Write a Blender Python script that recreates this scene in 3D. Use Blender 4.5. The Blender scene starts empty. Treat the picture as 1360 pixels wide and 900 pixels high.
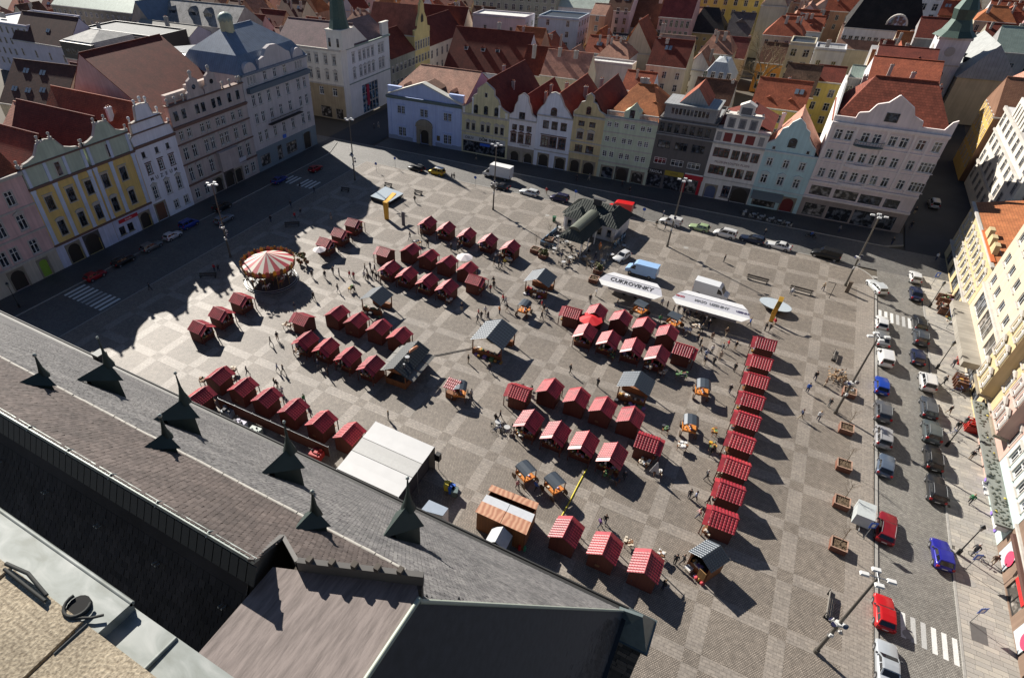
import bpy, bmesh, math, random
import numpy as np
from mathutils import Vector, Matrix

random.seed(7)
R_ = math.radians
scene = bpy.context.scene
COL = scene.collection

# ------------------------------------------------------------------ camera
CAM_H = 57.0                      # gallery of the church tower, metres above the square
F_, CX, CY = 788.4683, 572.8454, 477.72
YAW, PITCH, ROLL = .5344, .6819, -.0176
PW, PH = 1360.0, 900.0

def cam_axes():
    cy, sy, cp, sp = math.cos(YAW), math.sin(YAW), math.cos(PITCH), math.sin(PITCH)
    fwd = Vector((-sy*cp, cy*cp, -sp)); right = Vector((cy, sy, 0)); up = right.cross(fwd)
    cr, sr = math.cos(ROLL), math.sin(ROLL)
    return cr*right+sr*up, -sr*right+cr*up, fwd
AXR, AXU, AXF = cam_axes()

cam_data = bpy.data.cameras.new('camera')
cam = bpy.data.objects.new('camera', cam_data); COL.objects.link(cam)
cam.matrix_world = Matrix(((AXR.x, AXU.x, -AXF.x, 0), (AXR.y, AXU.y, -AXF.y, 0), (AXR.z, AXU.z, -AXF.z, CAM_H), (0, 0, 0, 1)))
cam_data.sensor_width = 36; cam_data.sensor_fit = 'HORIZONTAL'
cam_data.lens = F_/PW*36
cam_data.shift_x = (PW/2-CX)/PW; cam_data.shift_y = (CY-PH/2)/PW
cam_data.clip_start = 0.1; cam_data.clip_end = 6000
scene.camera = cam

def g(px, py, z=0.0):
    """surveyed ground point: where the sight line of a photo point meets height z"""
    d = AXR*((px-CX)/F_) - AXU*((py-CY)/F_) + AXF
    t = (z-CAM_H)/d.z
    return Vector((d.x*t, d.y*t, z))

# ------------------------------------------------------------------ light
SUN_AZ, SUN_EL = R_(152), R_(32)          # azimuth counter-clockwise from +X
world = bpy.data.worlds.new('World'); scene.world = world; world.use_nodes = True
wn = world.node_tree
sky = wn.nodes.new('ShaderNodeTexSky'); sky.sky_type = 'NISHITA'; sky.sun_disc = False
sky.sun_elevation = SUN_EL; sky.sun_rotation = R_(90)-SUN_AZ
sky.air_density = 0.6; sky.dust_density = 0.1; sky.ozone_density = 1.0
bg = wn.nodes['Background']; bg.inputs['Strength'].default_value = 0.05
wn.links.new(sky.outputs[0], bg.inputs['Color'])
sd = bpy.data.lights.new('sun', 'SUN'); sd.energy = 5.0; sd.angle = R_(0.5); sd.color = (1.0, 0.94, 0.85)
sun = bpy.data.objects.new('sun', sd); COL.objects.link(sun)
sdir = Vector((math.cos(SUN_AZ)*math.cos(SUN_EL), math.sin(SUN_AZ)*math.cos(SUN_EL), math.sin(SUN_EL)))
sun.rotation_euler = sdir.to_track_quat('Z', 'Y').to_euler(); sun.location = (-60, 60, 120)
vs = scene.view_settings
vs.view_transform = 'Standard'; vs.look = 'None'; vs.gamma = 1; vs.use_curve_mapping = False; vs.exposure = 0.85
scene.cycles.max_bounces = 5; scene.cycles.diffuse_bounces = 3; scene.cycles.glossy_bounces = 3

# ------------------------------------------------------------------ mesh builder
class MB:
    def __init__(s): s.v, s.f, s.m, s.sm = [], [], [], []
    def face(s, pts, mi=0, smooth=False):
        i = len(s.v); s.v.extend([tuple(p) for p in pts]); s.f.append(tuple(range(i, i+len(pts)))); s.m.append(mi); s.sm.append(smooth)
    def raw(s, verts, faces, mi=0, smooth=False):
        i = len(s.v); s.v.extend([tuple(p) for p in verts])
        for f in faces: s.f.append(tuple(k+i for k in f)); s.m.append(mi); s.sm.append(smooth)
    def box(s, a, b, mi=0, M=None, bottom=True):
        x0, y0, z0 = a; x1, y1, z1 = b
        v = [(x0,y0,z0),(x1,y0,z0),(x1,y1,z0),(x0,y1,z0),(x0,y0,z1),(x1,y0,z1),(x1,y1,z1),(x0,y1,z1)]
        if M is not None: v = [tuple(M @ Vector(p)) for p in v]
        f = [(4,5,6,7),(0,1,5,4),(1,2,6,5),(2,3,7,6),(3,0,4,7)]
        if bottom: f.append((3,2,1,0))
        s.raw(v, f, mi)
    def hexa(s, lo, hi, mi=0):
        """eight corners: four below, four above"""
        s.raw(list(lo)+list(hi), [(4,5,6,7),(0,1,5,4),(1,2,6,5),(2,3,7,6),(3,0,4,7),(3,2,1,0)], mi)
    def prism(s, poly, z0, z1, mi=0):
        n = len(poly); lo = [(p[0],p[1],z0) for p in poly]; hi = [(p[0],p[1],z1) for p in poly]
        s.raw(lo+hi, [tuple(range(n, 2*n))]+[(i,(i+1)%n,n+(i+1)%n,n+i) for i in range(n)]+[tuple(range(n-1,-1,-1))], mi)
    def slab(s, poly, y0, y1, mi=0):
        """polygon (u,z) in an upright plane, from v=y0 (front) to y1"""
        n = len(poly); lo = [(p[0],y0,p[1]) for p in poly]; hi = [(p[0],y1,p[1]) for p in poly]
        s.raw(lo+hi, [tuple(range(n))]+[((i+1)%n,i,n+i,n+(i+1)%n) for i in range(n)]+[tuple(range(2*n-1,n-1,-1))], mi)
    def tube(s, pts, radii, n=8, mi=0, caps=True, smooth=True):
        pts = [Vector(p) for p in pts]
        if not isinstance(radii, (list, tuple)): radii = [radii]*len(pts)
        rings = []
        for i, p in enumerate(pts):
            d = (pts[min(i+1,len(pts)-1)]-pts[max(i-1,0)])
            if d.length < 1e-6: d = Vector((0,0,1))
            d.normalize(); a = d.orthogonal() if abs(d.z) < .95 else Vector((1,0,0)).cross(d)
            if abs(d.z) < .95: a = d.cross(Vector((0,0,1)))
            a.normalize(); b = d.cross(a)
            rings.append([p+radii[i]*(math.cos(2*math.pi*k/n)*a+math.sin(2*math.pi*k/n)*b) for k in range(n)])
        v = [q for r in rings for q in r]; f = []
        for i in range(len(rings)-1):
            for k in range(n): f.append((i*n+k, i*n+(k+1)%n, (i+1)*n+(k+1)%n, (i+1)*n+k))
        s.raw(v, f, mi, smooth)
        if caps:
            s.face(rings[0][::-1], mi); s.face(rings[-1], mi)
    def cyl(s, c, r, h, n=16, mi=0, r2=None, smooth=True):
        s.tube([c, (c[0],c[1],c[2]+h)], [r, r if r2 is None else max(r2, 1e-4)], n, mi, True, smooth)
    def ball(s, c, r, n=8, m=5, mi=0, sz=1.0, jit=0):
        v = []; f = []
        for i in range(m+1):
            th = math.pi*i/m
            for k in range(n):
                ph = 2*math.pi*k/n; j = 1+random.uniform(-jit, jit)
                v.append((c[0]+r*j*math.sin(th)*math.cos(ph), c[1]+r*j*math.sin(th)*math.sin(ph), c[2]+r*sz*j*math.cos(th)))
        for i in range(m):
            for k in range(n): f.append((i*n+k, (i+1)*n+k, (i+1)*n+(k+1)%n, i*n+(k+1)%n))
        s.raw(v, f, mi, True)
    def mesh(s, name, mats):
        me = bpy.data.meshes.new(name); me.from_pydata(s.v, [], s.f)
        for m in (mats if isinstance(mats, (list, tuple)) else [mats]): me.materials.append(m)
        me.polygons.foreach_set('material_index', s.m); me.polygons.foreach_set('use_smooth', s.sm)
        uv_metres(me); me.update(); return me

def uv_metres(me):
    """planar uv in metres on every face: u level, v up the slope"""
    nl = len(me.loops)
    if not nl: return
    uvl = me.uv_layers.new(name='UVMap')
    co = np.empty(len(me.vertices)*3); me.vertices.foreach_get('co', co); co = co.reshape(-1, 3)
    vi = np.empty(nl, int); me.loops.foreach_get('vertex_index', vi)
    npy = len(me.polygons); nrm = np.empty(npy*3); me.polygons.foreach_get('normal', nrm); nrm = nrm.reshape(-1, 3)
    tot = np.empty(npy, int); me.polygons.foreach_get('loop_total', tot)
    n = np.repeat(nrm, tot, axis=0)
    u = np.stack([-n[:,1], n[:,0], np.zeros(nl)], 1); ln = np.linalg.norm(u, axis=1); flat = ln < .02
    u[flat] = (1,0,0); ln[flat] = 1; u /= ln[:,None]
    v = np.cross(n, u); v[flat] = (0,1,0)
    p = co[vi]; uv = np.stack([(p*u).sum(1), (p*v).sum(1)], 1)
    uvl.data.foreach_set('uv', uv.ravel().astype(np.float32))

def obj(name, mb, mats, parent=None, loc=None, rot=None):
    if not isinstance(mb, MB) and isinstance(mats, bpy.types.Object): parent, loc, rot = mats, parent, loc   # ready-made mesh
    me = mb.mesh(name, mats) if isinstance(mb, MB) else mb
    o = bpy.data.objects.new(name, me); COL.objects.link(o)
    if parent is not None: o.parent = parent
    if loc is not None: o.location = loc
    if rot is not None: o.rotation_euler = rot if isinstance(rot, (tuple, list)) else (0, 0, rot)
    return o
ALL = []
def tag(o, label=None, cat=None, group=None, kind=None):
    if label: o['label'] = label
    if cat: o['category'] = cat; ALL.append(o)
    if group: o['group'] = group
    if kind: o['kind'] = kind
    return o
def thing(name, label, cat, loc=(0,0,0), rot=0, group=None):
    o = bpy.data.objects.new(name, None); COL.objects.link(o); o.empty_display_size = .3
    o.location = loc; o.rotation_euler = (0, 0, rot)
    return tag(o, label, cat, group)
def dup(root, loc=None, rot=None, label=None, scale=None):
    def cp(o, par):
        c = o.copy(); COL.objects.link(c); c.parent = par
        for ch in KIDS.get(o.name, []): cp(ch, c)
        return c
    c = cp(root, None)
    if loc is not None: c.location = loc
    if rot is not None: c.rotation_euler = (0, 0, rot)
    if scale is not None: c.scale = scale
    if label: c['label'] = label
    ALL.append(c); return c
KIDS = {}
def learn(root):
    """remember the parts of a finished prototype so that dup() can copy them"""
    for ch in root.children: KIDS.setdefault(root.name, []).append(ch); learn(ch)
    return root
def frame_of(root): return Matrix.Translation(root.location) @ Matrix.Rotation(root.rotation_euler.z, 4, 'Z')

# ------------------------------------------------------------------ materials
MATS = {}
def nt(name):
    m = bpy.data.materials.new(name); m.use_nodes = True
    t = m.node_tree; return m, t, t.nodes['Principled BSDF']
def rgba(c): return (c[0], c[1], c[2], 1)
def flat(name, col, rough=.6, metal=0, spec=None, vary=.12, scale=3.0, bump=0, bscale=40):
    """paint or plastic with a little uneven tone"""
    if name in MATS: return MATS[name]
    m, t, b = nt(name); n, l = t.nodes, t.links
    tc = n.new('ShaderNodeTexCoord'); no = n.new('ShaderNodeTexNoise'); no.inputs['Scale'].default_value = scale; no.inputs['Detail'].default_value = 4
    l.new(tc.outputs['Object'], no.inputs['Vector'])
    mx = n.new('ShaderNodeMix'); mx.data_type = 'RGBA'; l.new(no.outputs[0], mx.inputs[0])
    mx.inputs[6].default_value = rgba([c*(1-vary) for c in col]); mx.inputs[7].default_value = rgba([min(1, c*(1+vary)) for c in col])
    l.new(mx.outputs[2], b.inputs['Base Color'])
    b.inputs['Roughness'].default_value = rough; b.inputs['Metallic'].default_value = metal
    if spec is not None: b.inputs['Specular IOR Level'].default_value = spec
    if bump:
        n2 = n.new('ShaderNodeTexNoise'); n2.inputs['Scale'].default_value = bscale; l.new(tc.outputs['Object'], n2.inputs['Vector'])
        bp = n.new('ShaderNodeBump'); bp.inputs['Strength'].default_value = bump; bp.inputs['Distance'].default_value = .03
        l.new(n2.outputs[0], bp.inputs['Height']); l.new(bp.outputs[0], b.inputs['Normal'])
    MATS[name] = m; return m
def plaster(name, col, dirt=.25):
    """house render: cloudy tone, rain streaks, grime patches"""
    if name in MATS: return MATS[name]
    m, t, b = nt(name); n, l = t.nodes, t.links
    tc = n.new('ShaderNodeTexCoord'); uv = n.new('ShaderNodeUVMap')
    a = n.new('ShaderNodeTexNoise'); a.inputs['Scale'].default_value = .35; a.inputs['Detail'].default_value = 6; l.new(tc.outputs['Object'], a.inputs['Vector'])
    mp = n.new('ShaderNodeMapping'); mp.inputs['Scale'].default_value = (2.2, .12, 1); l.new(uv.outputs[0], mp.inputs['Vector'])
    s = n.new('ShaderNodeTexNoise'); s.inputs['Scale'].default_value = 1.0; s.inputs['Detail'].default_value = 5; l.new(mp.outputs[0], s.inputs['Vector'])
    ad = n.new('ShaderNodeMath'); ad.operation = 'MULTIPLY'; l.new(a.outputs[0], ad.inputs[0]); l.new(s.outputs[0], ad.inputs[1])
    rp = n.new('ShaderNodeValToRGB'); rp.color_ramp.elements[0].position = .12; rp.color_ramp.elements[1].position = .38
    rp.color_ramp.elements[0].color = rgba([c*(1-dirt) for c in col]); rp.color_ramp.elements[1].color = rgba([min(.85, c*1.06) for c in col])
    l.new(ad.outputs[0], rp.inputs[0]); l.new(rp.outputs[0], b.inputs['Base Color'])
    b.inputs['Roughness'].default_value = .9; b.inputs['Specular IOR Level'].default_value = .2
    MATS[name] = m; return m
def tiles(name, col, col2=None, w=.3, h=.36, rough=.8, mortar=.55, patch=.35, bump=.6):
    """roof covering laid in courses along the slope (uv in metres)"""
    if name in MATS: return MATS[name]
    col2 = col2 or [c*.62 for c in col]
    m, t, b = nt(name); n, l = t.nodes, t.links
    uv = n.new('ShaderNodeUVMap'); tc = n.new('ShaderNodeTexCoord')
    br = n.new('ShaderNodeTexBrick'); br.inputs['Scale'].default_value = 1; br.inputs['Brick Width'].default_value = w; br.inputs['Row Height'].default_value = h
    br.inputs['Mortar Size'].default_value = .035; br.inputs['Bias'].default_value = 0
    br.inputs['Color1'].default_value = rgba(col); br.inputs['Color2'].default_value = rgba(col2); br.inputs['Mortar'].default_value = rgba([c*mortar for c in col])
    l.new(uv.outputs[0], br.inputs['Vector'])
    a = n.new('ShaderNodeTexNoise'); a.inputs['Scale'].default_value = .45; a.inputs['Detail'].default_value = 8; a.inputs['Roughness'].default_value = .65; l.new(tc.outputs['Object'], a.inputs['Vector'])
    rp = n.new('ShaderNodeValToRGB'); rp.color_ramp.elements[0].position = .3; rp.color_ramp.elements[1].position = .7
    lo = 1-patch; rp.color_ramp.elements[0].color = (lo, lo, lo, 1); rp.color_ramp.elements[1].color = (1.15, 1.12, 1.1, 1)
    l.new(a.outputs[0], rp.inputs[0])
    mx = n.new('ShaderNodeMix'); mx.data_type = 'RGBA'; mx.blend_type = 'MULTIPLY'; mx.inputs[0].default_value = 1
    l.new(br.outputs[0], mx.inputs[6]); l.new(rp.outputs[0], mx.inputs[7]); l.new(mx.outputs[2], b.inputs['Base Color'])
    b.inputs['Roughness'].default_value = rough; b.inputs['Specular IOR Level'].default_value = .25
    wv = n.new('ShaderNodeSeparateXYZ'); l.new(uv.outputs[0], wv.inputs[0])
    md = n.new('ShaderNodeMath'); md.operation = 'FRACT'; dv = n.new('ShaderNodeMath'); dv.operation = 'DIVIDE'; dv.inputs[1].default_value = h
    l.new(wv.outputs[1], dv.inputs[0]); l.new(dv.outputs[0], md.inputs[0])
    bp = n.new('ShaderNodeBump'); bp.invert = True; bp.inputs['Strength'].default_value = bump; bp.inputs['Distance'].default_value = .04
    l.new(md.outputs[0], bp.inputs['Height']); l.new(bp.outputs[0], b.inputs['Normal'])
    MATS[name] = m; return m
def seam(name, col, pitch=.6, rough=.45, metal=.5, stain=.3):
    """standing-seam sheet metal"""
    if name in MATS: return MATS[name]
    m, t, b = nt(name); n, l = t.nodes, t.links
    uv = n.new('ShaderNodeUVMap'); sx = n.new('ShaderNodeSeparateXYZ'); l.new(uv.outputs[0], sx.inputs[0])
    dv = n.new('ShaderNodeMath'); dv.operation = 'DIVIDE'; dv.inputs[1].default_value = pitch; l.new(sx.outputs[0], dv.inputs[0])
    fr = n.new('ShaderNodeMath'); fr.operation = 'FRACT'; l.new(dv.outputs[0], fr.inputs[0])
    lt = n.new('ShaderNodeMath'); lt.operation = 'LESS_THAN'; lt.inputs[1].default_value = .12; l.new(fr.outputs[0], lt.inputs[0])
    tc = n.new('ShaderNodeTexCoord'); a = n.new('ShaderNodeTexNoise'); a.inputs['Scale'].default_value = .7; a.inputs['Detail'].default_value = 7; l.new(tc.outputs['Object'], a.inputs['Vector'])
    mx = n.new('ShaderNodeMix'); mx.data_type = 'RGBA'; l.new(a.outputs[0], mx.inputs[0])
    mx.inputs[6].default_value = rgba([c*(1-stain) for c in col]); mx.inputs[7].default_value = rgba([min(.9, c*(1+stain)) for c in col])
    m2 = n.new('ShaderNodeMix'); m2.data_type = 'RGBA'; m2.blend_type = 'MULTIPLY'; l.new(lt.outputs[0], m2.inputs[0]); l.new(mx.outputs[2], m2.inputs[6]); m2.inputs[7].default_value = (.7, .7, .7, 1)
    l.new(m2.outputs[2], b.inputs['Base Color']); b.inputs['Roughness'].default_value = rough; b.inputs['Metallic'].default_value = metal
    bp = n.new('ShaderNodeBump'); bp.inputs['Strength'].default_value = .6; bp.inputs['Distance'].default_value = .03; l.new(lt.outputs[0], bp.inputs['Height']); l.new(bp.outputs[0], b.inputs['Normal'])
    MATS[name] = m; return m
def glassm(name, col=(.012, .015, .02), rough=.08):
    if name in MATS: return MATS[name]
    m, t, b = nt(name); n, l = t.nodes, t.links
    tc = n.new('ShaderNodeTexCoord'); oi = n.new('ShaderNodeObjectInfo')
    a = n.new('ShaderNodeTexNoise'); a.noise_dimensions = '4D'; a.inputs['Scale'].default_value = 1.1
    ml = n.new('ShaderNodeMath'); ml.operation = 'MULTIPLY'; ml.inputs[1].default_value = 50; l.new(oi.outputs['Random'], ml.inputs[0])
    l.new(tc.outputs['Object'], a.inputs['Vector']); l.new(ml.outputs[0], a.inputs['W'])
    rp = n.new('ShaderNodeValToRGB'); rp.color_ramp.elements[0].position = .48; rp.color_ramp.elements[1].position = .66
    rp.color_ramp.elements[0].color = rgba(col); rp.color_ramp.elements[1].color = rgba([c*7+.02 for c in col])
    l.new(a.outputs[0], rp.inputs[0]); l.new(rp.outputs[0], b.inputs['Base Color'])
    b.inputs['Roughness'].default_value = rough; b.inputs['Specular IOR Level'].default_value = .6
    MATS[name] = m; return m
def paving(name, cols, bw, bh, mortar, gap=.012, patch=.3, bump=.5, rot=0, rough=.85, fine=6.0, wear=None):
    """setts or slabs in ground metres: two stone tones, joints, broad worn patches"""
    if name in MATS: return MATS[name]
    m, t, b = nt(name); n, l = t.nodes, t.links
    tc = n.new('ShaderNodeTexCoord'); mp = n.new('ShaderNodeMapping'); mp.inputs['Rotation'].default_value = (0, 0, rot); l.new(tc.outputs['Object'], mp.inputs['Vector'])
    wob = n.new('ShaderNodeTexNoise'); wob.inputs['Scale'].default_value = .8; l.new(tc.outputs['Object'], wob.inputs['Vector'])
    vm = n.new('ShaderNodeVectorMath'); vm.operation = 'SCALE'; vm.inputs['Scale'].default_value = .22; l.new(wob.outputs[1], vm.inputs[0])
    va = n.new('ShaderNodeVectorMath'); va.operation = 'ADD'; l.new(mp.outputs[0], va.inputs[0]); l.new(vm.outputs[0], va.inputs[1])
    br = n.new('ShaderNodeTexBrick'); br.inputs['Scale'].default_value = 1; br.inputs['Brick Width'].default_value = bw; br.inputs['Row Height'].default_value = bh; br.inputs['Mortar Size'].default_value = gap
    br.inputs['Color1'].default_value = rgba(cols[0]); br.inputs['Color2'].default_value = rgba(cols[1]); br.inputs['Mortar'].default_value = rgba(mortar)
    l.new(va.outputs[0], br.inputs['Vector'])
    a = n.new('ShaderNodeTexNoise'); a.inputs['Scale'].default_value = .11; a.inputs['Detail'].default_value = 9; a.inputs['Roughness'].default_value = .62; l.new(tc.outputs['Object'], a.inputs['Vector'])
    rp = n.new('ShaderNodeValToRGB'); rp.color_ramp.elements[0].position = .32; rp.color_ramp.elements[1].position = .68
    lo = 1-patch; rp.color_ramp.elements[0].color = (lo, lo*.99, lo*.98, 1); rp.color_ramp.elements[1].color = (1.12, 1.1, 1.08, 1)
    l.new(a.outputs[0], rp.inputs[0])
    mx = n.new('ShaderNodeMix'); mx.data_type = 'RGBA'; mx.blend_type = 'MULTIPLY'; mx.inputs[0].default_value = 1; l.new(br.outputs[0], mx.inputs[6]); l.new(rp.outputs[0], mx.inputs[7])
    f2 = n.new('ShaderNodeTexNoise'); f2.inputs['Scale'].default_value = fine; f2.inputs['Detail'].default_value = 3; l.new(tc.outputs['Object'], f2.inputs['Vector'])
    r2 = n.new('ShaderNodeValToRGB'); r2.color_ramp.elements[0].position = .3; r2.color_ramp.elements[1].position = .75
    r2.color_ramp.elements[0].color = (.72, .71, .7, 1); r2.color_ramp.elements[1].color = (1.2, 1.2, 1.2, 1); l.new(f2.outputs[0], r2.inputs[0])
    m3 = n.new('ShaderNodeMix'); m3.data_type = 'RGBA'; m3.blend_type = 'MULTIPLY'; m3.inputs[0].default_value = .8; l.new(mx.outputs[2], m3.inputs[6]); l.new(r2.outputs[0], m3.inputs[7])
    last = m3.outputs[2]
    if wear:
        v = n.new('ShaderNodeTexVoronoi'); v.inputs['Scale'].default_value = wear; l.new(tc.outputs['Object'], v.inputs['Vector'])
        r3 = n.new('ShaderNodeValToRGB'); r3.color_ramp.elements[0].position = .02; r3.color_ramp.elements[1].position = .07
        r3.color_ramp.elements[0].color = (.55, .54, .53, 1); r3.color_ramp.elements[1].color = (1, 1, 1, 1); l.new(v.outputs['Distance'], r3.inputs[0])
        m4 = n.new('ShaderNodeMix'); m4.data_type = 'RGBA'; m4.blend_type = 'MULTIPLY'; m4.inputs[0].default_value = 1; l.new(last, m4.inputs[6]); l.new(r3.outputs[0], m4.inputs[7]); last = m4.outputs[2]
    l.new(last, b.inputs['Base Color']); b.inputs['Roughness'].default_value = .62; b.inputs['Specular IOR Level'].default_value = .55
    bp = n.new('ShaderNodeBump'); bp.inputs['Strength'].default_value = bump; bp.inputs['Distance'].default_value = .02; bp.invert = True
    l.new(br.outputs['Fac'], bp.inputs['Height']); l.new(bp.outputs[0], b.inputs['Normal'])
    MATS[name] = m; return m
def carpaint(col, metal=.3):
    return flat('car paint %02x%02x%02x' % tuple(int(c*255) for c in col), col, rough=.28, metal=metal, spec=.6, vary=.06, scale=2)
def wood(name, col, plank=.14, vert=True):
    if name in MATS: return MATS[name]
    m, t, b = nt(name); n, l = t.nodes, t.links
    uv = n.new('ShaderNodeUVMap'); br = n.new('ShaderNodeTexBrick'); br.offset = 0
    br.inputs['Scale'].default_value = 1; br.inputs['Brick Width'].default_value = plank if vert else 3; br.inputs['Row Height'].default_value = 5 if vert else plank; br.inputs['Mortar Size'].default_value = .008
    br.inputs['Color1'].default_value = rgba(col); br.inputs['Color2'].default_value = rgba([c*.75 for c in col]); br.inputs['Mortar'].default_value = rgba([c*.3 for c in col]); l.new(uv.outputs[0], br.inputs['Vector'])
    mp = n.new('ShaderNodeMapping'); mp.inputs['Scale'].default_value = (12, 1, 1) if vert else (1, 12, 1); l.new(uv.outputs[0], mp.inputs['Vector'])
    a = n.new('ShaderNodeTexNoise'); a.inputs['Scale'].default_value = 2; a.inputs['Detail'].default_value = 5; l.new(mp.outputs[0], a.inputs['Vector'])
    rp = n.new('ShaderNodeValToRGB'); rp.color_ramp.elements[0].color = (.7, .68, .66, 1); rp.color_ramp.elements[1].color = (1.15, 1.12, 1.1, 1); l.new(a.outputs[0], rp.inputs[0])
    mx = n.new('ShaderNodeMix'); mx.data_type = 'RGBA'; mx.blend_type = 'MULTIPLY'; mx.inputs[0].default_value = 1; l.new(br.outputs[0], mx.inputs[6]); l.new(rp.outputs[0], mx.inputs[7])
    l.new(mx.outputs[2], b.inputs['Base Color']); b.inputs['Roughness'].default_value = .7
    MATS[name] = m; return m

GLASS = glassm('window glass'); GLASSB = glassm('blue shop glass', (.03, .05, .075), .05)
WHITE = flat('white paint', (.72, .72, .70), .5); WFRAME = flat('white frame', (.62, .62, .60), .5)
BROWNF = flat('brown frame', (.09, .035, .028), .5); DARKF = flat('dark frame', (.035, .034, .034), .5)
STONE = plaster('sandstone', (.30, .26, .20)); DSTONE = plaster('dark stone', (.11, .10, .095)); TRIM = plaster('pale trim', (.50, .47, .43))
STEEL = flat('galvanised steel', (.30, .31, .32), .45, .7); IRON = flat('black iron', (.02, .02, .022), .5, .3)
RUBBER = flat('rubber', (.015, .015, .016), .8); BLACK = flat('black', (.012, .012, .013), .6)
# ------------------------------------------------------------------ ground
ROAD_Z = -0.12
def sheet(name, poly, z, mat, label=None, thick=0):
    mb = MB()
    if thick: mb.prism(poly, z-thick, z)
    else: mb.face([(p[0], p[1], z) for p in poly])
    return tag(obj(name, mb, mat), kind='structure')
M_COB = paving('plaza setts', [(.335,.29,.243), (.25,.218,.184)], .22, .17, (.10,.086,.072), .028, .16, 1.0, R_(0), fine=1.6)
M_BAND = paving('granite band slabs', [(.285,.254,.22), (.238,.213,.187)], .62, .36, (.15,.132,.115), .018, .15, .4, 0, fine=3)
M_ROAD = paving('road setts', [(.33,.315,.285), (.24,.23,.21)], .22, .16, (.10,.096,.088), .026, .2, .6, R_(8), fine=2.5)
M_ASPH = flat('asphalt', (.042,.044,.050), .9, vary=.3, scale=.25)
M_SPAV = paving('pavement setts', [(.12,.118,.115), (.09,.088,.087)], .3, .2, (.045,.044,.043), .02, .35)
M_SLABT = paving('slab stone', [(.37,.335,.285), (.31,.28,.24)], 40, 40, (.2,.18,.15), .0, .25, .1, fine=4)
M_KERB = flat('granite kerb', (.30,.29,.27), .85, vary=.25, scale=2); M_PAINT = flat('road paint', (.62,.62,.60), .8, vary=.3, scale=6)
sheet('ground', [(-3500,-3500),(3500,-3500),(3500,3500),(-3500,3500)], -.30, flat('far ground', (.10,.085,.065), .95, vary=.4, scale=.05))
# roads
sheet('road', [(22.75,-20),(29.4,-20),(29.4,123),(22.75,123)], ROAD_Z, M_ROAD)
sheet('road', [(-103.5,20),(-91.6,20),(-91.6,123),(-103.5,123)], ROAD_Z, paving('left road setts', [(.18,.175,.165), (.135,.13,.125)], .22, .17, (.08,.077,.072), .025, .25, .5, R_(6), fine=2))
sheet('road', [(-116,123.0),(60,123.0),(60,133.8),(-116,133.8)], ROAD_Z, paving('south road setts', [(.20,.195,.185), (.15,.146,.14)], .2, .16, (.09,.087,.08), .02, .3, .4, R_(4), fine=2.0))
sheet('road', [(27.4,133.8),(40,133.8),(46,260),(31,260)], ROAD_Z, M_ASPH)
sheet('road', [(-112,133.8),(-97,133.8),(-99,300),(-113,300)], ROAD_Z, M_ASPH)
# pavements, with a kerb step
sheet('pavement', [(-110.9,20),(-103.7,20),(-103.7,123),(-107,131),(-110.9,134)], 0, M_SPAV, thick=.3)
sheet('pavement', [(-96,134.0),(24,134.0),(27.2,136),(27.2,141.3),(-96,141.3)], 0, M_SPAV, thick=.3)
slab_root = sheet('pavement', [(29.6,-20),(34.5,-20),(34.5,124),(29.6,124)], -.03, flat('slab bedding', (.10,.09,.075), .95), thick=.27)
# square
corner = [(22.4-6+6*math.cos(a), 117+6*math.sin(a)) for a in [R_(k) for k in range(0, 91, 15)]]
plaza_poly = [(-91.4,20),(22.4,20)]+corner+[(-91.4,123)]
sheet('plaza', plaza_poly, 0, M_COB, thick=.3)
# kerbs
def kerb(pts, w=.22, z=.015, name='kerb'):
    mb = MB()
    for a, b in zip(pts, pts[1:]):
        a = Vector((a[0],a[1],0)); b = Vector((b[0],b[1],0)); d = (b-a).normalized(); nn = Vector((-d.y,d.x,0))*w/2
        L = (b-a).length; k = max(1, int(L/1.5))
        for i in range(k):
            p = a+d*(L*i/k+.008); q = a+d*(L*(i+1)/k-.008); zz = z+random.uniform(-.004,.004)
            mb.hexa([(*(p-nn).xy,-.3),(*(q-nn).xy,-.3),(*(q+nn).xy,-.3),(*(p+nn).xy,-.3)], [(*(p-nn).xy,zz),(*(q-nn).xy,zz),(*(q+nn).xy,zz),(*(p+nn).xy,zz)])
    return tag(obj(name, mb, M_KERB), kind='structure')
kerb([(22.55,20),(22.55,117)], .30); kerb([(-91.5,20),(-91.5,123)], .2)
kerb([(-91.4,123.1)]+[(x,123.1) for x in (-60,-30,0,16.4)]+[(16.4+6.1*math.cos(R_(k)),117+6.1*math.sin(R_(k))) for k in range(75,-1,-15)], .2)
kerb([(29.5,-20),(29.5,124)], .2); kerb([(-103.6,20),(-103.6,123),(-107,131.2)], .2); kerb([(-96,133.9),(24,133.9),(27.2,136)], .2)
# drain slot along the kerb of the right-hand road (dark iron line)
mb = MB(); mb.box((22.32,20,.004),(22.40,117,.012)); tag(obj('drain_channel', mb, IRON), kind='structure')
# granite bands in the square: strips broken by the squares where they cross
BW, PER = 1.5, 6.75
bx = [14.35-PER*k for k in range(0, 16)]; by = [40.65+PER*k for k in range(-3, 13)]
mb = MB()
for x in bx:
    for y in by:
        if y+PER < 122: mb.face([(x-BW/2,y+BW/2,.004),(x+BW/2,y+BW/2,.004),(x+BW/2,y+PER-BW/2,.004),(x-BW/2,y+PER-BW/2,.004)])
for y in by:
    for x in bx:
        if x-PER > -91: mb.face([(x-PER+BW/2,y-BW/2,.004),(x-BW/2,y-BW/2,.004),(x-BW/2,y+BW/2,.004),(x-PER+BW/2,y+BW/2,.004)])
for y in by: mb.face([(14.35+BW/2,y-BW/2,.004),(19.7,y-BW/2,.004),(19.7,y+BW/2,.004),(14.35+BW/2,y+BW/2,.004)])
mb.face([(19.7,20,.004),(22.2,20,.004),(22.2,116,.004),(19.7,116,.004)])
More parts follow.
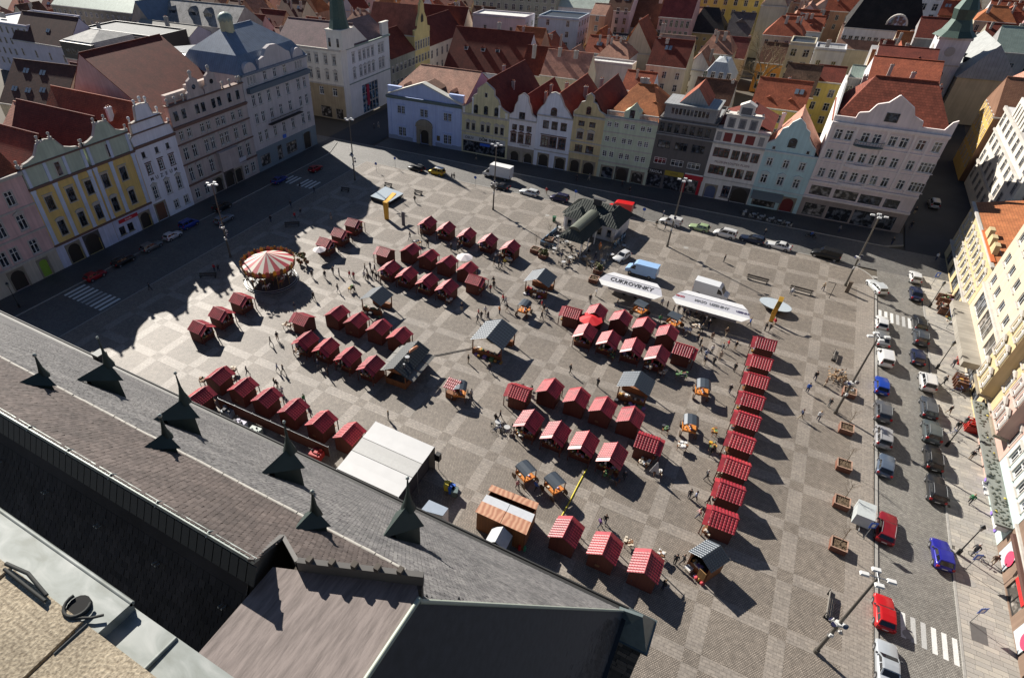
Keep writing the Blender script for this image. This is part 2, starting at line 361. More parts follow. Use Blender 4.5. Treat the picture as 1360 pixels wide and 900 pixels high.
tag(obj('paving_band', mb, M_BAND), kind='structure')
# pavement slabs in front of the right-hand row: each slab that can be told apart
tones = [flat('slab stone %d' % i, c, .85, vary=.18, scale=1.5, bump=.2, bscale=14) for i, c in enumerate([(.355,.33,.29),(.305,.285,.255),(.40,.37,.32),(.33,.31,.28)])]
smesh = []
for wdt in (.75, 1.0, 1.25):
    m_ = MB(); m_.box((0.014,0.014,-.12),(wdt-.014,.506,0)); smesh.append((wdt, [m_.mesh('slab', [t]) for t in tones]))
far = MB(); nsl = 0; row = 0; y = 41.0
while y < 124:
    x = 29.62+random.uniform(-.5, 0)
    while x < 34.3:
        wd, mm = random.choice(smesh); x0 = max(x, 29.62); x1 = min(x+wd, 34.4)
        if x1-x0 > .3:
            zz = .004+random.uniform(-.004, .005)
            if nsl < 300:
                o = obj('slab', random.choice(mm), slab_root, (x0, y, zz)); o.scale.x = (x1-x0)/wd; nsl += 1
            else: far.box((x0+.008,y+.008,-.1),(x1-.008,y+.512,zz), random.randrange(4), bottom=False)
        x += wd
    y += .52
f_ = obj('slab_field', far, tones, slab_root); f_['kind'] = 'stuff'
# zebra crossings and lane marks
def zebra(name_pts, along, n, w, L, z=ROAD_Z+.004):
    x0, y0 = name_pts; mb = MB()
    for i in range(n):
        if along == 'x': a = (x0+i*2*w, y0); q = [(a[0],a[1]),(a[0]+w,a[1]),(a[0]+w,a[1]+L),(a[0],a[1]+L)]
        else: a = (x0, y0+i*2*w); q = [(a[0],a[1]),(a[0]+L,a[1]),(a[0]+L,a[1]+w),(a[0],a[1]+w)]
        mb.face([(*p, z) for p in q])
    tag(obj('zebra_crossing', mb, M_PAINT), kind='structure')
worn = flat('worn road paint', (.40,.40,.39), .85, vary=.5, scale=9)
def gz(px, py): p = g(px, py, ROAD_Z); return p.x, p.y
mb = MB()
for i, xx in enumerate(np.linspace(22.95, 28.8, 8)):
    yy = 46.2-.12*i
    mb.face([(xx,yy,ROAD_Z+.004),(xx+.42,yy,ROAD_Z+.004),(xx+.42,yy+2.9,ROAD_Z+.004),(xx,yy+2.9,ROAD_Z+.004)], 1 if i in (3,4) else 0)
tag(obj('zebra_crossing', mb, [M_PAINT, worn]), kind='structure')
mb = MB()
for i, xx in enumerate(np.linspace(22.95, 28.7, 8)):
    mb.face([(xx,105.2-.1*i,ROAD_Z+.004),(xx+.45,105.2-.1*i,ROAD_Z+.004),(xx+.45,108.4-.1*i,ROAD_Z+.004),(xx,108.4-.1*i,ROAD_Z+.004)], 1 if i in (3,4) else 0)
tag(obj('zebra_crossing', mb, [M_PAINT, worn]), kind='structure')
mb = MB()
for k, (px, py) in enumerate([(84,389),(89,393),(93,396),(99,399),(107,402),(114,405),(121,408),(127,412)]):
    a = Vector((*gz(px-14, py+7.5), 0)); b = Vector((*gz(px+14, py-8), 0)) if False else None
for i, xx in enumerate(np.linspace(-102.6, -93.0, 9)):
    mb.face([(xx,44.5,ROAD_Z+.004),(xx+.55,44.5,ROAD_Z+.004),(xx+.55,48.7,ROAD_Z+.004),(xx,48.7,ROAD_Z+.004)], 1 if i in (4,5) else 0)
tag(obj('zebra_crossing', mb, [M_PAINT, worn]), kind='structure')
mb = MB()
for i, xx in enumerate(np.linspace(-102.4, -94.0, 8)):
    if i in (3,): continue
    mb.face([(xx,102.5,ROAD_Z+.004),(xx+.55,102.5,ROAD_Z+.004),(xx+.55,106.8,ROAD_Z+.004),(xx,106.8,ROAD_Z+.004)], 0)
tag(obj('zebra_crossing', mb, [M_PAINT, worn]), kind='structure')
# manholes and short slots
def manhole(px, py, r=.38, z=.0, rect=None):
    p = g(px, py, z); mb = MB()
    if rect: mb.box((-rect[0]/2,-rect[1]/2,-.05),(rect[0]/2,rect[1]/2,.008))
    else:
        mb.cyl((0,0,-.05), r, .058, 18); mb.tube([(0,0,-.05),(0,0,.012)], [r*1.18, r*1.18], 18, 1)
    return p, mb
for k, (px, py, z, rc, lb) in enumerate([(1206,842,ROAD_Z,None,'round iron manhole cover in the road by the silver car'),(1162,368,ROAD_Z,None,'round iron manhole cover in the road beyond the corner zebra'),(1289,774,0,None,'round manhole cover in the slab pavement by the cyclist'),(1300,841,0,(1.3,2.0),'rectangular iron hatch in the slab pavement'),(727,286,0,None,'manhole cover in the square near the tall centre lamp'),(911,329,0,None,'manhole cover in the square near the right lamp foot')]):
    p, mb = manhole(px, py, .4, z, rc); tag(obj('manhole_cover', mb, [flat('cast iron cover', (.13,.125,.12), .7, .3), M_KERB], None, (p.x,p.y,z+.006)), lb, 'manhole')

# ------------------------------------------------------------------ lettering
GL = {}
def text_obj(name, s, size, mat, parent, loc, rot, depth=.02, align='CENTER', bold=0):
    cu = bpy.data.curves.new(name, 'FONT'); cu.body = s; cu.size = size; cu.extrude = depth; cu.align_x = align; cu.align_y = 'CENTER'; cu.offset = bold; cu.resolution_u = 2
    tmp = bpy.data.objects.new(name, cu); me = bpy.data.meshes.new_from_object(tmp); bpy.data.objects.remove(tmp); bpy.data.curves.remove(cu)
    me.materials.clear(); me.materials.append(mat)
    o = bpy.data.objects.new(name, me); COL.objects.link(o); o.parent = parent; o.location = loc; o.rotation_euler = rot
    return o

# ------------------------------------------------------------------ windows
WCACHE = {}
def window_meshes(w, h, style, trimmat, fmat, gmat):
    k = (round(w,1), round(h,1), style, trimmat.name if trimmat else '', fmat.name, gmat.name)
    if k in WCACHE: return WCACHE[k]
    w, h = k[0], k[1]; b = MB(); fw = .12; d = .16
    def bar(u0, u1, z0, z1, y0=d-.06, y1=d+.05, mi=0): b.box((u0,y0,z0),(u1,y1,z1), mi)
    bar(-w/2,-w/2+fw,0,h); bar(w/2-fw,w/2,0,h); bar(-w/2+fw,w/2-fw,0,fw); bar(-w/2+fw,w/2-fw,h-fw,h)
    if 'c' in style:   # cross: mullion and transom
        bar(-.065,.065,fw,h-fw); bar(-w/2+fw,-.065,h*.64,h*.64+.11); bar(.065,w/2-fw,h*.64,h*.64+.11)
    if 'm' in style: bar(-.05,.05,fw,h-fw)
    if 'g' in style:   # grid of small panes
        bar(-.04,.04,fw,h-fw)
        for q in (.33,.66): bar(-w/2+fw,-.04,h*q,h*q+.06); bar(.04,w/2-fw,h*q,h*q+.06)
    if '3' in style:
        for q in (-w/6, w/6): bar(q-.05,q+.05,fw,h-fw)
        bar(-w/2+fw,-w/6-.05,h*.66,h*.66+.07); bar(-w/6+.05,w/6-.05,h*.66,h*.66+.07); bar(w/6+.05,w/2-fw,h*.66,h*.66+.07)
    if trimmat:
        t = .16; p = -.055
        if 's' in style or 'p' in style or 'h' in style or 'a' in style:
            b.box((-w/2-t,p,0),(-w/2,.0,h),1); b.box((w/2,p,0),(w/2+t,.0,h),1); b.box((-w/2-t,p,h),(w/2+t,.0,h+t),1)
        b.box((-w/2-t-.06,-.16,-.13),(w/2+t+.06,.0,-.005),1)
        if 'h' in style: b.box((-w/2-t-.12,-.24,h+t+.18),(w/2+t+.12,.0,h+t+.32),1)
        if 'p' in style: b.slab([(-w/2-t-.15,h+t+.15),(w/2+t+.15,h+t+.15),(w/2+t+.1,h+t+.3),(0,h+t+.72),(-w/2-t-.1,h+t+.3)], -.22, 0, 1)
        if 'a' in style:
            arc = [(math.cos(R_(q))*(w/2+t+.15), h+t+.1+math.sin(R_(q))*.5) for q in range(0, 181, 30)]
            b.slab(arc, -.2, 0, 1)
    pn = MB(); pn.box((-w/2+.03,d+.01,.03),(w/2-.03,d+.03,h-.03))
    mats = [fmat]+([trimmat] if trimmat else [fmat])
    WCACHE[k] = (b.mesh('window', mats), pn.mesh('pane', [gmat])); return WCACHE[k]

def punched(mb, u0, u1, z0, z1, holes, depth=.3, mi=0, rmi=0, split=None):
    """front wall in the plane v=0 with openings and their reveals"""
    us = sorted({u0, u1}|{h[0] for h in holes}|{h[1] for h in holes}); zs = sorted({z0, z1}|{h[2] for h in holes}|{h[3] for h in holes}|({split[0]} if split else set()))
    us = [u for u in us if u0-1e-6 <= u <= u1+1e-6]; zs = [z for z in zs if z0-1e-6 <= z <= z1+1e-6]
    for a, b in zip(us, us[1:]):
        run = None
        for c, d in zip(zs, zs[1:]):
            cu, cz = (a+b)/2, (c+d)/2
            solid = not any(h[0] < cu < h[1] and h[2] < cz < h[3] for h in holes)
            if solid: run = (run[0], d) if run else (c, d)
            if (not solid or d == zs[-1] or (split and d == split[0])) and run:
                mb.face([(a,0,run[0]),(b,0,run[0]),(b,0,run[1]),(a,0,run[1])], split[1] if split and run[1] <= split[0] else mi); run = None
    for h in holes:
        a, b, c, d = h[:4]
        mb.face([(a,0,c),(a,0,d),(a,depth,d),(a,depth,c)], rmi); mb.face([(b,0,d),(b,0,c),(b,depth,c),(b,depth,d)], rmi)
        mb.face([(a,0,d),(b,0,d),(b,depth,d),(a,depth,d)], rmi); mb.face([(b,0,c),(a,0,c),(a,depth,c),(b,depth,c)], rmi)

def arch_panel(mb, w, h, rise, depth, mi_wall, mi_door, wallu=None):
    """arched infill in a rectangular opening: spandrels flush with the wall, dark leaf set back"""
    n = 8; sp = h-rise
    arc = [(-w/2*math.cos(math.pi*k/n), sp+rise*math.sin(math.pi*k/n)) for k in range(n+1)]
    for k in range(n):
        a, b = arc[k], arc[k+1]
        mb.face([(a[0],.002,a[1]),(b[0],.002,b[1]),(b[0],.002,h),(a[0],.002,h)], mi_wall)
        mb.face([(a[0],.002,a[1]),(a[0],depth,a[1]),(b[0],depth,b[1]),(b[0],.002,b[1])], mi_wall)
    mb.face([(-w/2,depth-.02,0),(w/2,depth-.02,0)]+[(p[0],depth-.02,p[1]) for p in arc[::-1]], mi_door)

FR = {'S': lambda u: ((u, 141.2, 0), 0.0, 1), 'L': lambda u: ((-110.9, u, 0), R_(90), 1), 'R': lambda u: ((33.8, u, 0), R_(-90), -1)}
SHOP_MATS = [glassm('shop glass', (.02,.022,.026), .06), glassm('lit shop glass', (.05,.045,.04), .08)]

def house(name, label, row, u0, u1, H, wall, wins=(), ledges=(), gable=None, gwins=(), roof=None, doors=(), shops=(), pil=(), trim=TRIM, fmat=WFRAME, ledge_mat=None, depth=14, group=None, gmat=GLASS, extra=None, place=None, attic=None, base=None, gwall=None, gdepth=.45, cat='house'):
    """town house: punched street wall, windows, doors, cornices, gable, roof. u runs left to right along the front"""
    if place: loc, rot = place; sg = 1; U = lambda u: u-u0
    else:
        loc, rot, sg = FR[row](u0); U = lambda u: (u-u0)*sg
    W = abs(u1-u0) if not place else u1-u0
    root = thing(name, label, cat, loc, rot, group)
    holes = []
    for r in wins:
        z, h, w, us, st = r[:5]
        for u in us: holes.append((U(u)-w/2, U(u)+w/2, z, z+h))
    for d in doors: holes.append((U(d[0])-d[1]/2, U(d[0])+d[1]/2, .02, d[2]))
    for s in shops: holes.append((U(s[0])-s[1]/2, U(s[0])+s[1]/2, s[2], s[3]))
    wm = MB(); punched(wm, 0, W, 0, H, holes, .32, split=(base[0], 2) if base else None)
    lo = -.25; 
    wm.face([(0,0,0),(0,0,H),(0,depth,H),(0,depth,0)]); wm.face([(W,0,H),(W,0,0),(W,depth,0),(W,depth,H)]); wm.face([(W,depth,0),(0,depth,0),(0,depth,H),(W,depth,H)])
    wm.face([(0,.6,H-.02),(W,.6,H-.02),(W,depth,H-.02),(0,depth,H-.02)]); wm.face([(0,0,H),(W,0,H),(W,.6,H),(0,.6,H)])
    wm.face([(.05,.33,0),(W-.05,.33,0),(W-.05,.33,H-.1),(.05,.33,H-.1)], 1)
    obj('wall', wm, [wall, BLACK, base[1] if base else wall], root)
    for r in wins:
        z, h, w, us, st = r[:5]; tr = r[5] if len(r) > 5 else trim; fm = r[6] if len(r) > 6 else fmat
        fm_, pn_ = window_meshes(w, h, st, tr, fm, gmat)
        for u in us:
            wo = obj('window', fm_, root, (U(u), 0, z)); obj('pane', pn_, wo)
    for d in doors:
        m_ = MB(); rise = d[3]; arch_panel(m_, d[1], d[2]-.02, max(rise, .02), .3, 0, 1); t = .28
        ms = d[4] if len(d) > 4 else STONE
        m_.box((-d[1]/2-t,-.09,-.02),(-d[1]/2,.0,d[2]),2); m_.box((d[1]/2,-.09,-.02),(d[1]/2+t,.0,d[2]),2); m_.box((-d[1]/2-t,-.1,d[2]),(d[1]/2+t,.0,d[2]+t),2)
        dm = d[5] if len(d) > 5 else flat('dark door', (.035,.028,.022), .5)
        obj('door', m_, [ms, dm, ms], root, (U(d[0]), 0, .02))
    for s in shops:
        m_ = MB(); w = s[1]; h = s[3]-s[2]; n = max(1, int(round(w/1.6)))
        for i in range(n+1): x = -w/2+w*i/n; m_.box((max(x-.05,-w/2),.1,0),(min(x+.05,w/2),.2,h))
        m_.box((-w/2,.1,h-.1),(w/2,.21,h)); m_.box((-w/2,.1,0),(w/2,.21,.1))
        so = obj('shop_window', m_, s[4] if len(s) > 4 else DARKF, root, (U(s[0]), 0, s[2]))
        p_ = MB(); p_.box((-w/2+.02,.16,.05),(w/2-.02,.18,h-.05)); obj('pane', p_, SHOP_MATS[int(s[2]*10) % 2], so)
    lm = ledge_mat or trim
    for z in ledges:
        zz, t, pr = (z if isinstance(z, tuple) else (z, .28, .28)); m_ = MB()
        m_.box((-.04,-pr,zz),(W+.04,.02,zz+t)); m_.box((-.02,-pr*.55,zz-t*.6),(W+.02,.015,zz-.003)); obj('cornice', m_, lm, root)
    for p in pil:
        u, w, z0, z1, mt = p; m_ = MB(); m_.box((-w/2,-.14,0),(w/2,.0,z1-z0)); m_.box((-w/2-.1,-.2,z1-z0-.5),(w/2+.1,.003,z1-z0)); m_.box((-w/2-.06,-.18,0),(w/2+.06,.003,.35)); obj('pilaster', m_, mt, root, (U(u), 0, z0))
    if gable:
        gp = [(U(a), b) for a, b in gable]
        if sg < 0: gp = gp[::-1]
        cxg = sum(p[0] for p in gp)/len(gp)
        m_ = MB(); m_.slab(gp, .02, gdepth)
        top = [p for p in gp if p[1] > min(q[1] for q in gp)+.05]
        go = obj('gable', m_, gwall or wall, root)
        m_ = MB()
        order = gp if gp[0][1] < gp[1][1]+9 else gp
        for a, b in zip(gp, gp[1:]):
            if abs(a[1]-min(q[1] for q in gp)) < .05 and abs(b[1]-min(q[1] for q in gp)) < .05: continue
            d = Vector((b[0]-a[0], 0, b[1]-a[1])); L = d.length
            if L < .15: continue
            d /= L; nn = Vector((-d.z, 0, d.x))
            if nn.z < 0: nn = -nn
            c0 = Vector((a[0],0,a[1])); c1 = Vector((b[0],0,b[1])); e = .12
            lo_ = [c0+Vector((0,-.1,0)), c1+Vector((0,-.1,0)), c1+Vector((0,gdepth+.08,0)), c0+Vector((0,gdepth+.08,0))]
            m_.hexa(lo_, [q+nn*e for q in lo_])
        obj('coping', m_, trim, go)
        for gw in gwins:
            u, z, w, h, st = gw[:5]; tr = gw[5] if len(gw) > 5 else trim; fm = gw[6] if len(gw) > 6 else fmat
            m_ = MB(); m_.box((-w/2,-.02,0),(w/2,.05,h),1); t = .1
            for q in ((-w/2-t,-w/2,-t,h+t),(w/2,w/2+t,-t,h+t),(-w/2,w/2,h,h+t),(-w/2,w/2,-t,0)): m_.box((q[0],-.09,q[2]),(q[1],.04,q[3]),0)
            if 'a' in st: m_.slab([(math.cos(R_(q))*(w/2+t), h+math.sin(R_(q))*w*.45) for q in range(0,181,30)], -.08, .04, 0)
            if 'm' in st: m_.box((-.04,-.05,0),(.04,-.021,h),0)
            wo = obj('window', m_, [fm if 'm' in st else tr, gmat], root, (U(u), .0, z))
    if roof: make_roof(root, W, H, roof, depth, wall)
    if extra: extra(root, U)
    return root

def make_roof(root, W, H, roof, depth, wall):
    kind, zr, mat = roof[:3]; opt = roof[3] if len(roof) > 3 else {}
    D = opt.get('depth', depth); y0 = opt.get('y0', .3); ov = opt.get('ov', .25); e = H-.05; c = opt.get('c', W/2)
    m_ = MB(); T = .16
    def plane(q):
        n = (Vector(q[1])-Vector(q[0])).cross(Vector(q[2])-Vector(q[0])).normalized()
        if n.z < 0: q = q[::-1]; n = -n
        lo_ = [Vector(p)-n*T for p in q]; k = len(q)
        m_.raw([Vector(p) for p in q]+lo_, [tuple(range(k))]+[(i,k+i,k+(i+1)%k,(i+1)%k) for i in range(k)]+[tuple(range(2*k-1,k-1,-1))])
    def tri(q): obj('gable_wall', _tri(q), wall, root)
    def _tri(q): b = MB(); b.face(q); return b
    if kind == 'gy':
        plane([(-ov,y0,e),(c,y0,zr),(c,D,zr),(-ov,D,e)]); plane([(c,y0,zr),(W+ov,y0,e),(W+ov,D,e),(c,D,zr)])
        tri([(0,D-.1,H),(W,D-.1,H),(c,D-.1,zr-.1)])
        if opt.get('front'): tri([(W,y0+.1,H),(0,y0+.1,H),(c,y0+.1,zr-.1)])
        rid = [(c,y0,zr+.06),(c,D,zr+.06)]
    elif kind == 'gx':
        yr = opt.get('yr', D*.5)
        plane([(0,y0-.3,e),(W,y0-.3,e),(W,yr,zr),(0,yr,zr)]); plane([(W,D+.2,e),(0,D+.2,e),(0,yr,zr),(W,yr,zr)])
        tri([(.02,y0,H),(.02,D,H),(.02,yr,zr-.08)]); tri([(W-.02,D,H),(W-.02,y0,H),(W-.02,yr,zr-.08)])
        rid = [(0,yr,zr+.06),(W,yr,zr+.06)]
    elif kind == 'hip':
        yr = opt.get('yr', D*.5); a = opt.get('a', min(W*.3, D*.5)); b = opt.get('b', a)
        A, B = (a,yr,zr), (W-b,yr,zr)
        plane([(-ov,y0-.3,e),(W+ov,y0-.3,e),B,A]); plane([(W+ov,D+.2,e),(-ov,D+.2,e),A,B])
        if a > .1: plane([(-ov,D+.2,e),(-ov,y0-.3,e),A])
        else: tri([(.02,y0,H),(.02,D,H),(.02,yr,zr-.08)])
        if b > .1: plane([(W+ov,y0-.3,e),(W+ov,D+.2,e),B])
        else: tri([(W-.02,D,H),(W-.02,y0,H),(W-.02,yr,zr-.08)])
        rid = [(A[0],A[1],zr+.06),(B[0],B[1],zr+.06)]
    elif kind == 'flat':
        m_.box((.3,.3,H-.02),(W-.3,D-.3,H+.06)); rid = None
        pb = MB(); q = .35
        pb.box((0,0,H),(W,q,H+.55)); pb.box((0,D-q,H),(W,D,H+.55)); pb.box((0,q,H),(q,D-q,H+.55)); pb.box((W-q,q,H),(W,D-q,H+.55)); obj('parapet', pb, wall, root)
    elif kind == 'mansard':
        zi = opt.get('zi', H+(zr-H)*.6); s = opt.get('s', 1.6)
        plane([(-.2,-.2,e),(W+.2,-.2,e),(W-s,s,zi),(s,s,zi)]); plane([(W+.2,D+.2,e),(-.2,D+.2,e),(s,D-s,zi),(W-s,D-s,zi)])
        plane([(-.2,D+.2,e),(-.2,-.2,e),(s,s,zi),(s,D-s,zi)]); plane([(W+.2,-.2,e),(W+.2,D+.2,e),(W-s,D-s,zi),(W-s,s,zi)])
        A, B = (D*.35,D/2,zr), (W-D*.35,D/2,zr)
        plane([(s,s,zi),(W-s,s,zi),B,A]); plane([(W-s,D-s,zi),(s,D-s,zi),A,B]); plane([(s,D-s,zi),(s,s,zi),A]); plane([(W-s,s,zi),(W-s,D-s,zi),B]); rid = [A, B]
    ro = obj('roof', m_, mat, root)
    if rid and opt.get('ridge', True):
        b = MB(); b.tube(rid, .14, 6, 0); obj('ridge', b, opt.get('rmat', mat), ro)
    for ch in opt.get('ch', ()):
        x, y, z0, z1 = ch[:4]; b = MB(); w = (ch[4] if len(ch) > 4 else .9)*.8; z1 = z0+(z1-z0)*.72
        b.box((-w/2,-.3,0),(w/2,.3,z1-z0)); b.box((-w/2-.07,-.37,z1-z0-.28),(w/2+.07,.37,z1-z0-.1))
        for q in (-.22, .22): b.cyl((q,0,z1-z0), .12, .3, 6, 1)
        obj('chimney', b, [ch[5] if len(ch) > 5 else plaster('chimney render', (.50,.45,.41), .45), flat('clay pot', (.30,.11,.06), .8)], ro, (x, y, z0))
    for dm in opt.get('dorm', ()):
        x, y, z, w, h = dm[:5]; b = MB(); dmt = dm[5] if len(dm) > 5 else wall
        b.box((-w/2,0,0),(w/2,1.8,h)); b.box((-w/2+.12,-.03,.15),(w/2-.12,.0,h-.1),1)
        b.raw([(-w/2-.15,-.2,h),(w/2+.15,-.2,h),(0,-.2,h+w*.4),(-w/2-.15,2.6,h),(w/2+.15,2.6,h),(0,2.6,h+w*.4)], [(0,2,5,3),(1,4,5,2),(0,1,2),(3,5,4)], 2)
        obj('dormer', b, [dmt, GLASS, mat], ro, (x, y, z))
    for sk in opt.get('sky', ()):   # roof windows lying on the front slope: (x, fraction up)
        x, fr = sk; yr = opt.get('yr', D*.5); p0 = Vector((x, y0-.3, e)); p1 = Vector((x, yr, zr)); d = (p1-p0).normalized(); n = Vector((0,-d.z,d.y)); c_ = p0.lerp(p1, fr)+n*.05; b = MB()
        for sx in (-.55, .55):
            q = [c_+Vector((sx-.42,0,0)), c_+Vector((sx+.42,0,0)), c_+Vector((sx+.42,0,0))+d*1.3, c_+Vector((sx-.42,0,0))+d*1.3]
            b.hexa([p-n*.05 for p in q], [p+n*.06 for p in q])
        obj('roof_window', b, flat('sky glass', (.16,.2,.25), .12), ro)
    return ro
# ------------------------------------------------------------------ houses round the square
def pl(n, c, d=.25): return plaster(n, c, d)
T_DRED = tiles('dark red tiles', (.20,.047,.030), (.14,.032,.022)); T_RED = tiles('red tiles', (.40,.115,.058), (.28,.075,.042)); T_PALE = tiles('weathered tiles', (.46,.25,.175), (.34,.17,.12), patch=.45)
T_BRN = tiles('brown tiles', (.17,.085,.055), (.12,.06,.04)); T_ORG = tiles('orange tiles', (.50,.19,.075), (.38,.13,.055)); T_PINK = tiles('pinkish tiles', (.60,.30,.22), (.48,.23,.165)); T_BLK = tiles('slate', (.045,.042,.045), (.03,.03,.032), .4, .3)
S_BLUE = seam('blue grey sheet', (.16,.20,.26), .7, .5, .3); S_GREY = seam('grey sheet', (.30,.31,.31), .6, .65, .2); S_GRN = seam('green copper sheet', (.24,.30,.26), .6, .6, .2); S_DARK = seam('dark sheet', (.05,.055,.06), .6); S_PGRN = seam('pale copper sheet', (.40,.46,.40), .6, .6, .2)
BRT = flat('brown stucco trim', (.16,.09,.07), .8); LILAC = pl('lilac render', (.58,.59,.72)); BLUET = pl('pale blue trim', (.60,.66,.80))
GW = 'houses along the far side of the square'; GL_ = 'houses along the shaded left side of the square'; GR = 'houses along the sunlit right side of the square'
def chim(*a): return list(a)
def sign(root, u, z, w, h, back, s, tm, size, y=-.12):
    b = MB(); b.box((-w/2,0,-h/2),(w/2,.1,h/2)); so = obj('sign', b, back, root, (u, y, z))
    if s: text_obj('lettering', s, size, tm, so, (0, -.02, 0), (R_(90), 0, 0), .01)
    return so
# 1 pale blue house with pediment
BLUEW = pl('pale blue render', (.48,.57,.85), .15)
def x1(root, U):
    W = 23.1
    b = MB(); b.slab([(0,11.6),(W,11.6),(11.4,15.5)], .1, .6); p = obj('pediment', b, BLUEW, root)
    b = MB()
    for a, c in (((0,11.6),(11.4,15.5)),((11.4,15.5),(W,11.6))):
        q = [Vector((a[0],-.25,a[1])),Vector((c[0],-.25,c[1])),Vector((c[0],1.6,c[1])),Vector((a[0],1.6,a[1]))]; b.hexa(q, [v+Vector((0,0,.3)) for v in q])
    obj('coping', b, flat('cream coping', (.62,.60,.52), .6), p)
    for u in (0, W-4.2):
        b = MB(); b.box((u+.02,.7,11.5),(u+4.18,1.4,13.6)); b.box((u-.04,.62,13.6),(u+4.24,1.5,13.75)); obj('parapet', b, BLUEW, root)
    b = MB(); q = [(11.4,.6,15.4),(7.4,.6,14.05),(7.4,6,14.05),(11.4,6.5,15.4),(15.4,6,14.05),(15.4,.6,14.05)]
    b.face([q[1],q[0],q[3],q[2]]); b.face([q[0],q[5],q[4],q[3]]); obj('pediment_roof', b, T_BRN, root)
    # stone portal
    b = MB(); c = U(-84.4)
    b.box((c-2.4,-.45,0),(c-1.45,.0,4.6)); b.box((c+1.45,-.45,0),(c+2.4,.0,4.6)); b.slab([(c-1.45+1.45*2*k/8, 3.9+.0*k) for k in (0,8)]+[(c+1.45,4.6),(c-1.45,4.6)], -.4, 0)
    b.box((c-2.6,-.6,4.6),(c+2.6,.0,4.9)); b.slab([(c+2.6*math.cos(R_(q)), 4.9+1.7*math.sin(R_(q))) for q in range(0,181,20)], -.5, -.0); obj('portal', b, STONE, root)
    for u in (-88.4, -80.1): b = MB(); b.box((U(u)-.45,-.1,1.6),(U(u)+.45,.0,2.9)); obj('plaque', b, flat('bronze board', (.12,.09,.04), .5), root)
    b = MB(); b.box((-.03,-.1,0),(7.9,-.004,1.1)); b.box((15.2,-.1,0),(W+.03,-.004,1.1)); obj('plinth', b, flat('blue plinth', (.26,.30,.40), .9), root)
house('house', 'pale blue house with a wide triangular pediment and an arched stone portal', 'S', -96.2, -73.1, 11.4, BLUEW,
  wins=[(7.1,2.0,1.05,[-92.4,-91.1,-85.2,-83.9,-78.0,-76.7],'gsh',BLUEW),(1.1,2.4,1.05,[-92.3,-91.0,-78.0,-76.7],'gsh',BLUEW)], ledges=[(11.1,.45,.5)], doors=[(-84.4,2.7,3.8,1.35,STONE)],
  pil=[(u,.9,1.1,11,BLUEW) for u in (-95.4,-88.4,-81.4,-73.9)], trim=BLUEW, ledge_mat=flat('green grey ledge', (.12,.16,.15), .7), roof=('hip', 17.2, T_PALE, {'yr':11,'a':4.5,'b':.05,'depth':20,'y0':1.2,'dorm':[(4.5,3,12.8,1.4,.8,T_BRN),(18.6,3,12.8,1.4,.8,T_BRN)]}), depth=20, group=GW, extra=x1)
# 2 pale yellow gabled house over a shop
def x2(root, U):
    sign(root, U(-66.6), 3.95, 12.2, 1.25, flat('shop fascia', (.50,.50,.50), .5), '', None, 1); sg_ = [c for c in root.children if c.name.startswith('sign')][-1]
    text_obj('lettering', 'OBUV', .95, flat('grey letters', (.16,.16,.17), .6), sg_, (-4.1,-.02,0), (R_(90),0,0), .01, bold=.03); text_obj('lettering', 'DŮM  BARVY', 1.0, BLACK, sg_, (1.7,-.02,0), (R_(90),0,0), .01, bold=.03)
    b = MB(); b.box((U(-67.4),-.5,2.5),(U(-64.6),-.18,3.1)); obj('awning', b, flat('blue sign panel', (.03,.12,.55), .4), root)
house('house', 'pale yellow house with a stepped volute gable above a black shopfront reading DŮM', 'S', -73.1, -59.85, 9.8, pl('pale yellow render', (.66,.60,.37)),
  wins=[(5.95,1.75,.95,[-71.3,-69.7,-67.1,-65.5,-63.2,-61.6],'cap',TRIM,DARKF)], ledges=[9.75,(5.35,.2,.2)], shops=[(-66.5,12.2,.25,3.2)],
  gable=[(-73,9.95),(-73,11.5),(-71.6,11.9),(-70.2,13),(-69.8,14.5),(-68.8,15),(-68.7,16.3),(-66.6,17.8),(-64.3,16.3),(-64.2,15),(-63.1,14.2),(-62.4,12.6),(-61.2,11.8),(-60,11.4),(-60,9.95)],
  gwins=[(-69.1,10.4,.9,1.6,'am',TRIM,DARKF),(-66.3,10.4,.9,1.6,'am',TRIM,DARKF),(-63.4,10.4,.9,1.6,'am',TRIM,DARKF),(-66.4,14.5,.6,.9,'',TRIM)], roof=('gy', 18.2, T_DRED, {'depth':24,'y0':.5,'ch':[(4,16,15,19.5),(9.5,10,13,17.6)]}), depth=24, group=GW, extra=x2,
  pil=[(-72.5,.5,10.1,11.6,WHITE),(-70,.4,10.1,14,WHITE),(-60.6,.5,10.1,11.4,WHITE),(-62.6,.4,10.1,13,WHITE)])
